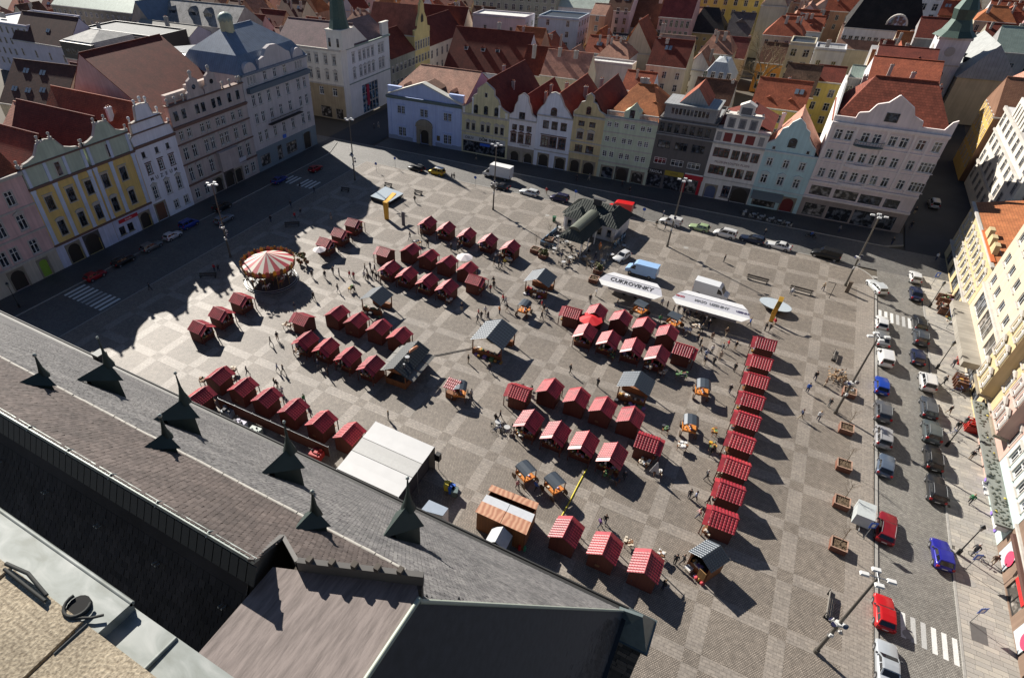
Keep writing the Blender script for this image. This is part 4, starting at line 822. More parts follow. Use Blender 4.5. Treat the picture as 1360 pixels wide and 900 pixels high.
# white corner building with turret, beyond the grey corner house
WC = pl('ivory render', (.70,.67,.60), .12); CREAM = pl('ochre base render', (.44,.36,.24), .25)
def corner17():
    W = 24
    r1 = house('house', 'ivory corner building with a dark green spire over its chamfered corner', None, 0, W, 19.5, WC, place=((-115.3-W, 147.3, 0), 0), base=(9.8, CREAM), wins=[(15.3,2.4,1.1,[3.5,6.3,9.5,12.2,15.0,18.3,21.4],'ch'),(11.0,2.4,1.1,[3.5,6.3,9.5,12.2,15.0,18.3,21.4],'cp'),(6.8,2.2,1.6,[10.5,15.5,20.5],'c')], ledges=[(19.2,.35,.5),(9.8,.25,.25)], shops=[(16.5,4,.3,3.5),(21.5,2.6,.3,3.2)], roof=('gx', 25, tiles('mauve tiles', (.20,.12,.13), (.14,.09,.1), .4, .4), {'depth':14}), depth=14)
    b = MB(); b.slab([(0,0),(26,0),(26,19.5),(0,19.5)], 0, 13.9); 
    wall2 = MB(); hol = []
    ws = [(15.3,2.4,1.1,[3,6.2,8.4,10.6,12.8,16.5,18.2]),(11.0,2.4,1.1,[3,6.2,8.4,10.6,12.8,16.5,18.2])]
    for z, h, w, us in ws: hol += [(u-w/2,u+w/2,z,z+h) for u in us]
    hol.append((6.0,14.5,.2,8.4)); punched(wall2, 0, 22, 0, 19.5, hol, .3); wall2.face([(0,.31,0),(22,.31,0),(22,.31,19.4),(0,.31,19.4)], 1); wall2.face([(22,0,0),(22,0,19.5),(22,12,19.5),(22,12,0)]); wall2.face([(0,0,19.48),(22,0,19.48),(22,13,19.48),(0,13,19.48)])
    M_ = Matrix.Translation((W+.5,2.2,0)) @ Matrix.Rotation(R_(90), 4, 'Z')
    def put(o, l): o.location = M_ @ Vector(l); o.rotation_euler = (0,0,R_(90))
    o = obj('wall', wall2, [pl('cool ivory render', (.68,.67,.65), .12), BLACK], r1); put(o, (0,0,0))
    for z, h, w, us in ws:
        fm_, pn_ = window_meshes(w, h, 'cp' if z < 14 else 'ch', TRIM, WFRAME, GLASS)
        for u in us: wo = obj('window', fm_, r1); put(wo, (u,0,z)); obj('pane', pn_, wo)
    m_ = MB()
    for i in range(6): x = 6.0+8.5*i/5; m_.box((x-.08,.05,.2),(x+.08,.22,8.4))
    for z in (.2,2.9,3.2,5.8,8.3): m_.box((6.0,.05,z-.06),(14.5,.22,z+.06))
    so = obj('shop_window', m_, TRIM, r1); put(so, (0,0,0)); p_ = MB(); p_.box((6.05,.15,.25),(14.45,.18,8.35)); obj('pane', p_, GLASSB, so)
    p_ = MB(); p_.box((8.4,-.02,2.0),(9.7,.1,8.0)); obj('banner', p_, flat('crimson banner', (.35,.02,.05), .6), so)
    m_ = MB(); m_.box((-.3,-.4,19.2),(22.2,.02,19.6)); m_.box((0,-.25,9.8),(22,.02,10.05)); o = obj('cornice', m_, S_GRN, r1); put(o, (0,0,0))
    m_ = MB(); m_.box((18.5,.02,19.55),(22,.9,23)); m_.box((18.2,-.1,23),(22.2,1,23.3)); o = obj('dormer', m_, WC, r1); put(o, (0,0,0))
    # chamfer and turret
    m_ = MB(); m_.prism([(W-.3,-.02),(W+.52,2.22),(W-2.5,3.0)], 0, 19.5); m_.box((W-4.2,-.4,19.55),(W+1.3,5,24.2)); m_.box((W-4.4,-.6,24.2),(W+1.5,5.2,24.6)); o = obj('turret', m_, WC, r1)
    m_ = MB(); m_.tube([(W-1.4,2.3,24.6),(W-1.4,2.3,27),(W-1.4,2.3,31.5),(W-1.4,2.3,34),(W-1.4,2.3,41)], [2.9,2.3,1.9,1.2,.1], 8, 0, False, False); obj('spire', m_, flat('dark copper', (.05,.085,.07), .6, .3, vary=.4), o)
    for q in (-3.2,-.3): m_ = MB(); m_.box((W+q-.4,-.45,20.2),(W+q+.4,-.41,22.4)); obj('window', m_, GLASS, o)
    m_ = MB(); m_.box((-.05,-.12,0),(W-.4,-.006,9.5)) if False else None
    # red-brown roof along the side street
    m_ = MB(); R0 = M_; c = [(0,0,19.55),(22,0,19.55),(22,7,24.5),(3,7,24.5)]
    m_.face([M_ @ Vector(p) for p in c]); m_.face([M_ @ Vector(p) for p in ((22,13,19.55),(3,13,19.55),(3,7,24.5),(22,7,24.5))]); m_.face([M_ @ Vector(p) for p in ((22,0,19.5),(22,13,19.5),(22,7,24.5))]); obj('roof', m_, MATS['mauve tiles'], r1)
    return r1
corner17()
# ---- right row (sunlit)
CRY = pl('cream yellow render', (.55,.44,.25), .2); BEIG = pl('warm cream render', (.56,.48,.37), .15)
def x18(root, U):
    b = MB(); b.box((U(123),-.3,10.2),(U(111.2),.25,10.55)); obj('gutter', b, flat('orange gutter', (.50,.13,.04), .6), root)
    for u in (121,118,115): b = MB(); b.slab([(U(u)-1.2,10.5),(U(u)+1.2,10.5),(U(u)+.7,11.8),(U(u)-.7,11.8)], .0, .7); obj('dormer', b, CRY, root)
    b = MB(); b.box((U(122.5),1.2,10.4),(U(111),9,10.6)); obj('terrace', b, flat('grey terrace', (.22,.23,.25), .8), root)
house('house', 'yellow corner house with stucco window frames and a low orange red roof', 'R', 136.0, 109.6, 10.3, CRY,
  wins=[(6.4,1.9,1.3,[134,131.2,128.4,125.6,122.8,120.0,117.2,114.4,111.7],'csp'),(3.2,1.9,1.3,[134,131.2,128.4,125.6,122.8,120.0,117.2,114.4,111.7],'csh')], ledges=[(10.1,.3,.4),(2.6,.25,.3)], shops=[(131.5,3.4,.2,2.3),(126.5,3.4,.2,2.3),(121.5,3.4,.2,2.3),(116.5,3.4,.2,2.3),(112.2,3,.2,2.3)], roof=('gx', 12.0, T_ORG, {'depth':13}), depth=13, group=GR, extra=x18)
def x19(root, U):
    b = MB(); b.box((U(110.4),-2.1,2.55),(U(92.6),-.02,3.5)); obj('canopy', b, pl('grey concrete canopy', (.38,.35,.30), .35), root)
    for (u, c) in ((111,(.06,.30,.68)),): b = MB(); b.box((U(u),-2.2,1.3),(U(u-4.5),-.3,1.45)); 
house('house', 'plain cream modern block with square windows above a long concrete canopy', 'R', 109.5, 91.4, 19.5, BEIG,
  wins=[(8.7,1.6,1.7,[107.0,103.2,99.0,95.0],'m'),(12.2,1.6,1.7,[107.0,103.2,99.0,95.0],'m'),(15.7,1.6,1.7,[107.0,103.2,99.0,95.0],'m')], ledges=[(7.6,.35,.3),(19.3,.4,.5)], shops=[(105.6,4.6,4.4,7.1,WFRAME),(99.8,5.2,4.3,7.2,WFRAME),(94.2,3.6,4.3,7.0,WFRAME),(104.5,8.5,.2,2.4),(96,7,.2,2.4)], roof=('flat', 20, S_GREY, {}), depth=13, group=GR, extra=x19)
def bay(c, w, z0, z1, mat):
    def f(root, U):
        b = MB(); b.prism([(U(c)-w/2,-.0),(U(c)-w/2+.4,-1.3),(U(c)+w/2-.4,-1.3),(U(c)+w/2,-.0)], z0, z1); bo = obj('oriel', b, mat, root)
        b = MB(); b.prism([(U(c)-w/2-.1,-.0),(U(c)-w/2+.35,-1.5),(U(c)+w/2-.35,-1.5),(U(c)+w/2+.1,-.0)], z0-.35, z0-.003); b.prism([(U(c)-w/2-.1,-.0),(U(c)-w/2+.35,-1.5),(U(c)+w/2-.35,-1.5),(U(c)+w/2+.1,-.0)], z1+.003, z1+.3); obj('cornice', b, STONE, bo)
        fm_, pn_ = window_meshes(1.1, 1.9, 'csp', TRIM, WFRAME, GLASS)
        for z in np.arange(z0+.8, z1-2, 3.6):
            for q in (-w/4, w/4): wo = obj('window', fm_, bo, (U(c)+q, -1.48, z)); 
    return f
house('house', 'yellow house with a stone oriel and stucco masks beside the cream modern block', 'R', 91.3, 82.2, 18, CRY, wins=[(6.4,2,1.2,[90.2,83.4],'csp'),(10.2,2,1.2,[90.2,83.4],'csp'),(14,2,1.2,[90.2,83.4],'csp')], ledges=[(17.8,.3,.4),(3.4,.2,.25)], shops=[(89,3,.2,2.7),(84.6,3,.2,2.7)], roof=('gx', 23, T_RED, {'depth':12}), depth=12, group=GR, extra=bay(86.7, 5.2, 4.2, 16.5, CRY))
PKR = pl('salmon pink render', (.55,.37,.31), .2)
IVY = flat('verdigris canopy', (.20,.21,.19), .9, vary=.5, scale=8)
def x21(root, U):
    bay(76.5, 4.2, 5.4, 16.5, PKR)(root, U)
    b = MB(); b.box((U(84.5),-1.5,2.75),(U(62.5),-.02,3.0)); n = 90
    co = obj('canopy', b, IVY, root); b = MB()
    for k in range(170):
        u = random.uniform(U(84.3), U(62.7)); v = random.uniform(-1.4,-.2); b.ball((u,v,3.02), random.uniform(.08,.2), 5, 3, random.choice((0,)*24+(1,)), .6)
    so = obj('planting', b, [flat('dark ivy', (.10,.105,.085), .9), flat('yellow flowers', (.5,.42,.05), .7)], co); so['kind'] = 'stuff'
house('house', 'salmon pink house over a planted canopy and a red shopfront', 'R', 82.1, 73.2, 17.5, PKR, wins=[(5.2,2,1.2,[80.9,74.4],'csp'),(9.2,2,1.2,[80.9,74.4],'csp'),(13.2,2,1.2,[80.9,74.4],'csp')], ledges=[(17.3,.3,.4)], shops=[(80,2.6,.2,2.5),(76.6,3,.2,2.5)], roof=('gx', 22, T_RED, {'depth':12}), depth=12, group=GR, extra=x21)
MINT = pl('pale mint render', (.46,.55,.53), .12)
def x22(root, U):
    pur = flat('violet shop panel', (.26,.16,.62), .5)
    for a, c in ((79-6.2,72.6),): pass
    for u in (72.7,70.6,67.2,64.6): b = MB(); b.box((U(u)-.22,-.12,.05),(U(u)+.22,-.006,2.35)); obj('shop_panel', b, pur, root)
    b = MB(); b.box((U(72.9),-.3,2.4),(U(63),-.01,2.72)); obj('fascia', b, WHITE, root)
    b = MB()
    for k in range(18): u = U(70.4)+k*.38; b.box((u,-.36,2.44),(u+.22,-.303,2.68))
    obj('lettering', b, flat('yellow letters', (.6,.45,.04), .5), root)
    b = MB(); b.box((U(69.9),-1.5,1.95),(U(67.8),-.05,2.1)); b.box((U(64.6),-1.1,1.8),(U(62.9),-.05,2.5)); obj('awning', b, WHITE, root)
house('house', 'pale mint house with violet and white shopfronts below the canopy', 'R', 73.1, 62.6, 17, MINT, wins=[(4.6,2.2,1.3,[71.6,69.2,66.6,64.2],'csh'),(8.8,2.2,1.3,[71.6,69.2,66.6,64.2],'csp'),(13,2.2,1.3,[71.6,69.2,66.6,64.2],'cs')], ledges=[(16.8,.3,.4)], shops=[(71.6,1.6,.1,2.35),(68.9,2.4,.1,2.35),(65.9,2.0,.1,2.35)], roof=('gx', 22, T_DRED, {'depth':12}), depth=12, group=GR, extra=x22)
def x23(root, U):
    for u in (60.0,50.2):
        b = MB(); b.box((U(u)-1.25,-.1,.3),(U(u)+1.25,-.05,2.75)); so = obj('poster', b, flat('pale poster', (.45,.50,.53), .5), root)
        b = MB(); b.tube([(U(u)+.6,-.115,1.7),(U(u)+.6,-.102,1.7)], .85, 20); obj('poster_disc', b, flat('raspberry', (.62,.05,.12), .5), so)
    b = MB(); b.box((U(56.6),-.12,2.0),(U(53.2),-.05,2.6)); obj('fascia', b, flat('red fascia', (.55,.02,.02), .5), root)
    b = MB(); b.box((U(61.6),-.35,2.85),(U(41),-.01,3.25)); obj('fascia', b, flat('brown fascia', (.10,.05,.04), .6), root)
    b = MB(); b.tube([(U(45.2),-.75,.45),(U(44.6),-.25,.45)], [.38,.3], 14); obj('vent', b, STEEL, root)
house('house', 'grey stone-clad shop building with raspberry discs on its windows, nearest on the right', 'R', 62.5, 40, 16, pl('brown stone cladding', (.23,.16,.12), .25), wins=[(5,2,1.4,[60,57,54,51,48,45],'cs'),(9,2,1.4,[60,57,54,51,48,45],'cs')], shops=[(60.0,2.8,.15,2.8),(55,3.6,.15,2.8),(50.2,2.8,.15,2.8),(45,3.6,.15,2.8)], ledges=[(3.6,.25,.25),(15.8,.3,.4)], roof=('gx', 20, T_DRED, {'depth':12}), depth=12, group=GR, extra=x23)
# ------------------------------------------------------------------ the old town behind the square
OLD = 'houses of the old town behind the square'
FOOT = []
def surf_windows(root, face, W, D, rows, mat=None, trim=None):
    """windows on a plain side or front wall: (z, h, w, n)"""
    for z, h, w, n in rows:
        key = ('surf', w, h, (mat or GLASS).name); 
        if key not in WCACHE:
            b = MB(); t = .13
            for q in ((-w/2-t,-w/2,-t,h+t),(w/2,w/2+t,-t,h+t),(-w/2,w/2,h,h+t),(-w/2,w/2,-t,0)): b.box((q[0],-.1,q[2]),(q[1],.02,q[3]))
            b.box((-.05,-.06,0),(.05,.0,h)); b.box((-w/2,-.06,h*.62),(-.05,.0,h*.62+.07)); b.box((.05,-.06,h*.62),(w/2,.0,h*.62+.07)); p = MB(); p.box((-w/2,-.02,0),(w/2,.03,h)); WCACHE[key] = (b.mesh('window', [trim or TRIM]), p.mesh('pane', [mat or GLASS]))
        fm, pm = WCACHE[key]; L = W if face in 'fb' else D
        for k in range(n):
            u = L*(k+.5)/n
            loc, rt = {'f': ((u, 0, z), 0), 'r': ((W, u, z), R_(90)), 'l': ((0, L-u, z), R_(-90))}[face]
            wo = obj('window', fm, root, loc, rt); obj('pane', pm, wo)
def bgh(label, Lp, Rp, ze, depth, wall, roof, front=(), right=(), left=(), rot=0, ledge=True, cat='house', dy=0, group=OLD):
    a, b = g(*Lp, ze), g(*Rp, ze); y = (a.y+b.y)/2+dy; x0, x1 = min(a.x,b.x), max(a.x,b.x)
    return bgx(label, x0, x1, y, ze, depth, wall, roof, front, right, left, rot, ledge, cat, group)
def bgx(label, x0, x1, y, ze, depth, wall, roof, front=(), right=(), left=(), rot=0, ledge=True, cat='house', group=OLD):
    W = x1-x0; FOOT.append((x0, x1, y, y+depth))
    root = thing('house', label, cat, (x0, y, 0), R_(rot), group)
    m_ = MB()
    m_.face([(0,0,0),(W,0,0),(W,0,ze),(0,0,ze)]); m_.face([(W,0,0),(W,depth,0),(W,depth,ze),(W,0,ze)]); m_.face([(W,depth,0),(0,depth,0),(0,depth,ze),(W,depth,ze)]); m_.face([(0,depth,0),(0,0,0),(0,0,ze),(0,depth,ze)]); m_.face([(0,0,ze-.01),(W,0,ze-.01),(W,depth,ze-.01),(0,depth,ze-.01)])
    obj('wall', m_, wall, root)
    if ledge: b = MB(); b.box((-.2,-.25,ze-.35),(W+.2,-.002,ze-.05)); obj('cornice', b, TRIM, root)
    surf_windows(root, 'f', W, depth, front); surf_windows(root, 'r', W, depth, right); surf_windows(root, 'l', W, depth, left)
    make_roof(root, W, ze, roof, depth, wall)
    return root
def rows(z0, n, step=3.4, h=1.7, w=1.1, c=4): return [(z0+i*step, h, w, c) for i in range(n)]
wW = pl('chalk white render', (.58,.58,.60), .2); wC = pl('cream render', (.54,.48,.36), .2); wP = pl('rose render', (.52,.34,.34), .2); wO = pl('orange render', (.58,.27,.07), .2); wY = pl('lemon render', (.56,.44,.14), .2); wB = pl('pale blue grey render', (.44,.50,.56), .15); wT = pl('tan stucco', (.42,.26,.18), .3); wG = pl('grey green render', (.32,.31,.25), .25); wGr = pl('grey render', (.34,.33,.33), .25); wR = pl('brick red render', (.26,.10,.05), .25); wL = pl('pale lilac render', (.50,.48,.56), .15)
ch = lambda x, y, z0, z1, w=.9: (x, y, z0, z1, w)
# centre
bgh('house with a big dark red hipped roof behind the pale blue house', (588,90), (692,102), 9, 17, wW, ('gx', 19.5, T_DRED, {'depth':17,'dorm':[(6,4,14,1.3,1),(12,4,14,1.3,1),(17,4.2,14,1.3,1)],'ch':[ch(15,9,18,23,1.6)]}), right=rows(4,3,3.2,1.4,.8,2))
bgh('white flat-roofed annex behind the big dark red roof', (632,18), (694,27), 17, 9, pl('pinkish white render', (.52,.46,.48), .15), ('flat', 17.5, seam('white roof sheet', (.60,.60,.57), 1.2, .7, .1), {}), front=[(12.5,1.4,1,2)], right=[(14,1.4,1,2)])
bgh('tall pale blue house with a dark sheet roof and small windows', (719,21), (765,29), 17, 12, wB, ('flat', 17.5, S_DARK, {}), front=rows(4.5,4,3.4,1.7,1.0,2), right=rows(4.5,4,3.4,1.6,.9,4))
bgh('narrow tan stucco house beside the pale blue tower-like house', (784,19), (804,21), 16, 10, wT, ('gx', 19, T_PALE, {}), front=rows(4,4,3.3,1.8,1.1,1))
bgh('long house with a pale copper roof behind the tan house', (735,9), (806,13), 15, 14, wW, ('gx', 21, S_PGRN, {'dorm':[(7,4,17,1.2,.8),(14,4,17,1.2,.8)]}))
bgh('pinkish white house with two skylight pairs in a brown roof', (806,13), (836,16), 16, 13, pl('pinkish white render', (.52,.46,.48), .15), ('gx', 23, T_BRN, {'sky':[(2.6,.45),(6.4,.45)]}), front=rows(5,4,3.3,2,1,3))
bgh('house with a plain dark brown roof between the white and rose houses', (833,38), (876,38), 10, 13, wC, ('gx', 19, T_BRN, {'ch':[ch(9,6,17,21,1.6)]}), front=rows(4,2,3,1.6,1,3))
bgh('rose house with a blue eaves band and a red roof with a gabled dormer', (876,22), (918,26), 15, 14, wP, ('gx', 24.5, tiles('raspberry tiles', (.29,.07,.06), (.21,.05,.05)), {'dorm':[(7,4,17,3.2,1.8,T_RED)]}), front=rows(5,3,3.5,2.1,.9,6))
bgh('long yellow house at the top of the photo', (912,-12), (1011,1), 18, 14, wY, ('gx', 24, T_PALE, {}), front=rows(4,4,3.6,2,1.2,8))
bgh('cream gable-walled house joined to the long yellow house', (1012,6), (1045,10), 18, 16, wC, ('gy', 25, T_PALE, {'front':True}))
bgh('low ochre house with a black slate hipped roof', (914,41), (962,47), 9.5, 12, pl('ochre render', (.40,.32,.16)), ('hip', 17, T_BLK, {'a':3,'b':5}), front=[(3,2,1,5),(7,.8,.8,5)])
bgh('low ochre house with a grey slate roof and a central dormer', (963,47), (994,51), 9.5, 12, pl('ochre render', (.40,.32,.16)), ('gx', 16.5, tiles('grey slate', (.15,.135,.135), (.11,.1,.1), .4, .3), {'dorm':[(4,3.5,12,3.5,1.5)]}), front=[(3,2,1,4)])
bgh('house with a steep sunlit red roof in the middle of the courtyards', (826,68), (866,73), 9, 13, wC, ('gy', 18.5, T_RED, {'front':True,'c':4,'dorm':[(3,.5,9.5,1,1.2)],'ch':[ch(11,7,13,19,1.8)]}))
bgh('house with a broad beige roof in the courtyards', (868,74), (914,80), 9, 9, wC, ('gx', 15, tiles('beige tiles', (.46,.34,.26), (.40,.29,.22)), {'ch':[ch(0.8,2,10,17),ch(9,3,11,15)]}))
bgh('rusty red house with a brown hipped roof in the courtyards', (876,87), (906,94), 8.5, 9, wR, ('hip', 13, tiles('tan brown tiles', (.30,.17,.11), (.24,.13,.09)), {'a':3,'b':1.5}), front=[(1.5,1.7,1.2,3),(5.2,1.7,1.2,3)])
bgh('long white flat-topped courtyard wing', (776,80), (838,90), 11, 5, pl('pale grey pink wing', (.50,.44,.43), .2), ('flat', 11.4, seam('white roof sheet', (.60,.60,.57), 1.2, .7, .1), {}), left=[(7,1.4,.9,1)])
bgh('orange gabled house in the courtyards', (779,60), (806,66), 8, 10, wO, ('gy', 13.5, T_ORG, {'front':True,'c':4.5,'ch':[ch(7,4,10,15)]}), front=[(4,1.4,.8,3)])
bgh('yellow lean-to house with a black sheet roof in the courtyards', (808,62), (826,66), 8, 9, wY, ('gx', 12, S_DARK, {}), front=[(4,1.4,.8,2)])
bgh('house with a weathered light red roof right behind the ochre gables', (716,100), (778,106), 11, 10, wC, ('gx', 17, T_PINK, {'ch':[ch(4,4,15,19,1.2),ch(9,4,15,18.6,1.6)]}))
bgh('house with a weathered pale roof patched in light and dark', (738,88), (775,92), 10, 9, wC, ('gy', 15, T_PALE, {'front':True}))
bgh('house with a dark red roof behind the white bell gable', (690,98), (738,104), 10, 10, wC, ('gx', 17, T_DRED, {'ch':[ch(3,3,14,19,1.4),ch(9,3,14,18,1.2)]}))
bgh('white lilac house with a flat grey crown on its red mansard', (931,104), (969,113), 14, 12, wL, ('mansard', 19, seam('pale grey sheet', (.42,.44,.45), .6, .5, .2), {'zi':18.2,'s':2.4}), front=[(9.5,1.8,.8,5),(14.6,1.6,.8,4)])
bgh('small house with a faded maroon roof left of the bare tree', (950,72), (986,82), 8, 10, wC, ('gx', 13.5, tiles('maroon tiles', (.20,.06,.055), (.15,.045,.04)), {'ch':[ch(3,2,10,15),ch(9,7,11,15)]}))
bgh('orange house with a brown red roof behind the bare tree', (1005,84), (1041,84), 9, 10, wO, ('gx', 14, T_BRN, {}), front=[(4,2,1.4,2),(1.2,2,1.4,2)])
bgh('tall cream house with a green black flat roof right of the bare tree', (1050,56), (1082,63), 18, 9, wC, ('flat', 18.5, S_DARK, {}), front=rows(5,4,3.3,1.8,1.3,2))
bgh('tall white annex joined to the tall cream house', (1083,63), (1123,71), 15, 8, wW, ('flat', 15.5, seam('grey roofing', (.25,.25,.25), 2, .8, 0), {'ch':[ch(3,3,15,18,1.4)]}), front=[(10,2,1,2),(4,2,1,3)])
bgh('yellow house under a mottled brown roof beside the sunlit party wall', (1033,124), (1079,131), 10.5, 12, wY, ('gx', 17, tiles('mottled brown tiles', (.19,.12,.08), (.12,.075,.05), patch=.6), {}), front=[(6.5,1.6,1.2,2),(2.5,1.6,1.2,2)])
bgh('yellow house with brown windows behind the sunlit party wall', (1081,106), (1119,112), 13, 9, wY, ('gx', 16, T_DRED, {}), front=rows(2.5,3,3.4,1.8,1.2,2))
# right background
bgh('white town hall wing under a huge black roof with a lunette window', (1122,36), (1226,44), 15, 22, wW, ('hip', 31, tiles('black tiles', (.035,.03,.028), (.025,.022,.02)), {'a':6,'b':7}), front=[(10.5,2,1.1,12)])
lun = ALL[-1]; b = MB(); b.slab([(14.5+3.2*math.cos(R_(q)), 16.2+3.4*math.sin(R_(q))) for q in range(0,181,15)], 1.0, 6); b.slab([(14.5+2.6*math.cos(R_(q)), 16.4+2.7*math.sin(R_(q))) for q in range(0,181,15)], .9, .99, 1); obj('lunette', b, [TRIM, GLASSB], lun)
bgh('long low building with a broad pinkish brown roof below the black roof', (1108,64), (1190,70), 9, 14, wC, ('gx', 15.5, tiles('pink brown tiles', (.40,.24,.17), (.33,.19,.14)), {'dorm':[(9,4,11,3,1)]}))
bgh('glass and sheet-roofed building with roof plant among the red roofs', (1133,62), (1172,70), 14, 9, wGr, ('gx', 16, S_GRN, {}), front=[(10,1.8,1.2,4)], dy=-38)
for k, (L, R, z, zr, m) in enumerate([((1146,100),(1178,106),11,17,T_ORG),((1172,88),(1198,98),11,17,T_RED),((1180,68),(1204,80),11,17,T_ORG),((1196,100),(1220,112),12,17.5,T_DRED),((1160,78),(1180,84),10,15,T_DRED)]):
    bgh('small red-roofed house with chimneys behind the pink corner house', L, R, z, 9, wC, ('gy' if k % 2 else 'gx', zr, m, {'front':True,'ch':[ch(1.2,2,z+1,zr+2),ch(4,5,z+2,zr+2,1.2)],'dorm':[(2.5,2,z+.8,1.1,1),(5,2.2,z+1,1.1,1)]}), front=rows(4,2,3.3,1.7,1,3))
# Franciscan church with tower
ct = thing('church', 'white church tower with a dark green spire beside its grey-roofed nave', 'church', (33, 232, 0), R_(4))
b = MB(); b.box((-3.6,-3.6,0),(3.6,3.6,20.5)); to = obj('tower', b, wW, ct)
b = MB(); b.box((-3.9,-3.9,20.5),(3.9,3.9,21.1)); b.box((-3.75,-3.75,14),(3.75,3.75,14.4)); obj('cornice', b, TRIM, to)
b = MB(); b.tube([(0,0,21.1),(0,0,22.5),(0,0,25),(0,0,27.5),(0,0,31),(0,0,38)], [5.2,3.6,2.4,2.9,1.2,.1], 8, 0, False, False); obj('spire', b, flat('dark copper', (.05,.085,.07), .6, .3), to)
for rr in (0, 90, -90):
    b = MB(); b.tube([(0,-3.72,17.6),(0,-3.6,17.6)], [1.2,1.2], 14, 0); b.slab([(-.8,10.5),(.8,10.5),(.8,12.2),(0,13.1),(-.8,12.2)], -3.7, -3.6, 1); obj('belfry_opening', b, [flat('grey clock ring', (.35,.34,.32), .7), BLACK], to, None, R_(rr))
b = MB(); b.box((4,-6,0),(17,22,12)); b.box((4.4,-4,12),(16.6,20,12.1)); no = obj('nave', b, wC, ct)
b = MB(); q = [(3.5,-6.5,12),(17.5,-6.5,12),(17.5,22,12),(3.5,22,12)]; A, B_ = (10.5,-3,20), (10.5,18,20)
b.face([q[3],q[0],A,B_]); b.face([q[1],q[2],B_,A]); b.face([q[0],q[1],A]); b.face([q[2],q[3],B_]); obj('roof', b, seam('grey slate sheet', (.30,.31,.30), .8, .6, .1), no)
for k in range(3): b = MB(); b.tube([(5.2+.6*k,2+5*k,15),(7.2+.6*k,2+5*k,15.2)], [.8,.3], 6); obj('dormer', b, BLACK, no)
cf = thing('church', 'baroque church front in ochre render with curved gables along the right-hand street', 'church', (45.2, 196, 0), R_(-4))
b = MB(); b.box((0,0,0),(13,20,15)); wo = obj('wall', b, pl('ochre baroque render', (.45,.33,.19), .25), cf)
b = MB(); b.slab([(0,15),(13,15),(12,16.2),(10,17),(9,19.5),(6.5,20.5),(4,19.5),(3,17),(1,16.2)], 0, .8); b.tube([(6.5,-.1,16.8),(6.5,.0,16.8)], .9, 12, 1); obj('gable', b, [MATS['ochre baroque render'], BLACK], cf)
b = MB(); b.box((-.3,-.5,14.7),(13.3,.0,15.1)); obj('cornice', b, STONE, cf); b = MB(); b.box((-.3,-.4,9.4),(13.3,.0,9.8)); obj('cornice', b, STONE, cf)
b = MB(); b.face([(-.4,.8,15.05),(6.5,.8,21),(6.5,20,21),(-.4,20,15.05)]); b.face([(6.5,.8,21),(13.4,.8,15.05),(13.4,20,15.05),(6.5,20,21)]); b.face([(0,19.9,15),(13,19.9,15),(6.5,19.9,20.9)]); obj('roof', b, T_PINK, cf)
surf_windows(cf, 'f', 13, 20, [(10.8,2.4,1.2,3),(4,3,1.2,3)]); surf_windows(cf, 'l', 13, 20, [(10.8,2.4,1.2,5),(4,3,1.2,5)])
bgx('long building with a green grey sheet roof beyond the baroque church', 50, 90, 268, 12, 14, wGr, ('gx', 18, S_GRN, {'ch':[ch(8,5,15,19.5,2.5),ch(30,5,15,20,2.5)]}), front=[(7,2,1.2,10)])
bgx('narrow amber street house with a huge plain brown gable wall and roof', 39.3, 63, 178.5, 14.5, 15, pl('plain brown wall', (.25,.14,.09), .3), ('gx', 21, tiles('plain brown tiles', (.27,.135,.08), (.23,.11,.07)), {}), left=rows(3,4,3.2,1.9,1.1,5))
ab = ALL[-1]; b = MB(); b.box((-.03,-.02,0),(-.004,15,14.3)); obj('facade', b, pl('amber render', (.60,.40,.13), .2), ab)
bgx('white sunlit office house along the right-hand street', 40.3, 66, 142.5, 17, 35, pl('sunlit ivory render', (.60,.57,.51), .12), ('hip', 20, seam('pale grey roof', (.42,.41,.40), .7, .6, .1), {'a':6,'b':6,'dorm':[(4,6,17.8,1.6,1)]}), left=rows(2.2,4,3.8,2.4,1.5,8), front=rows(2.2,4,3.8,2.4,1.5,6))
rw = ALL[-1]; b = MB()
for q in (((-.5,-.5,16.4),(26.2,-.004,17.1)),((-.5,.0,16.4),(-.004,35.4,17.1)),((-.35,.0,12.2),(-.004,35,12.6)),((-.3,.0,5.4),(-.004,35,5.8))): b = MB(); b.box(*q); obj('cornice', b, TRIM, rw)
b = MB()
for k in range(6): b.box((-.2,16+2.2*k,17.1),(.5,17.2+2.2*k,19.6))
b.box((0,15,18.9),(2.4,29,20.4)); obj('parapet', b, MATS['sunlit ivory render'], rw)
bgx('shaded house at the far end of the right-hand street', 27.4, 40, 262, 15, 12, wGr, ('gx', 20, T_DRED, {}), front=rows(3,3,3.6,2,1.2,4))
bgx('red-roofed house on the left of the right-hand street, behind the pink corner house', 12, 26.8, 160.5, 14, 22, wC, ('gx', 20.5, T_DRED, {'ch':[ch(3,5,17,21.5),ch(10,7,17,22)]}), right=rows(3,3,3.4,1.8,1.1,5))
bgx('white house on the left of the right-hand street', 14, 28.5, 184, 15, 24, wW, ('gx', 21, T_RED, {'ch':[ch(4,6,17,22)]}), right=rows(3,4,3.2,1.8,1.1,6))
bgx('grey house further along the left of the right-hand street', 16, 30, 210, 14, 40, wGr, ('gx', 19, T_DRED, {'depth':24}), right=rows(3,3,3.4,1.8,1.1,8))
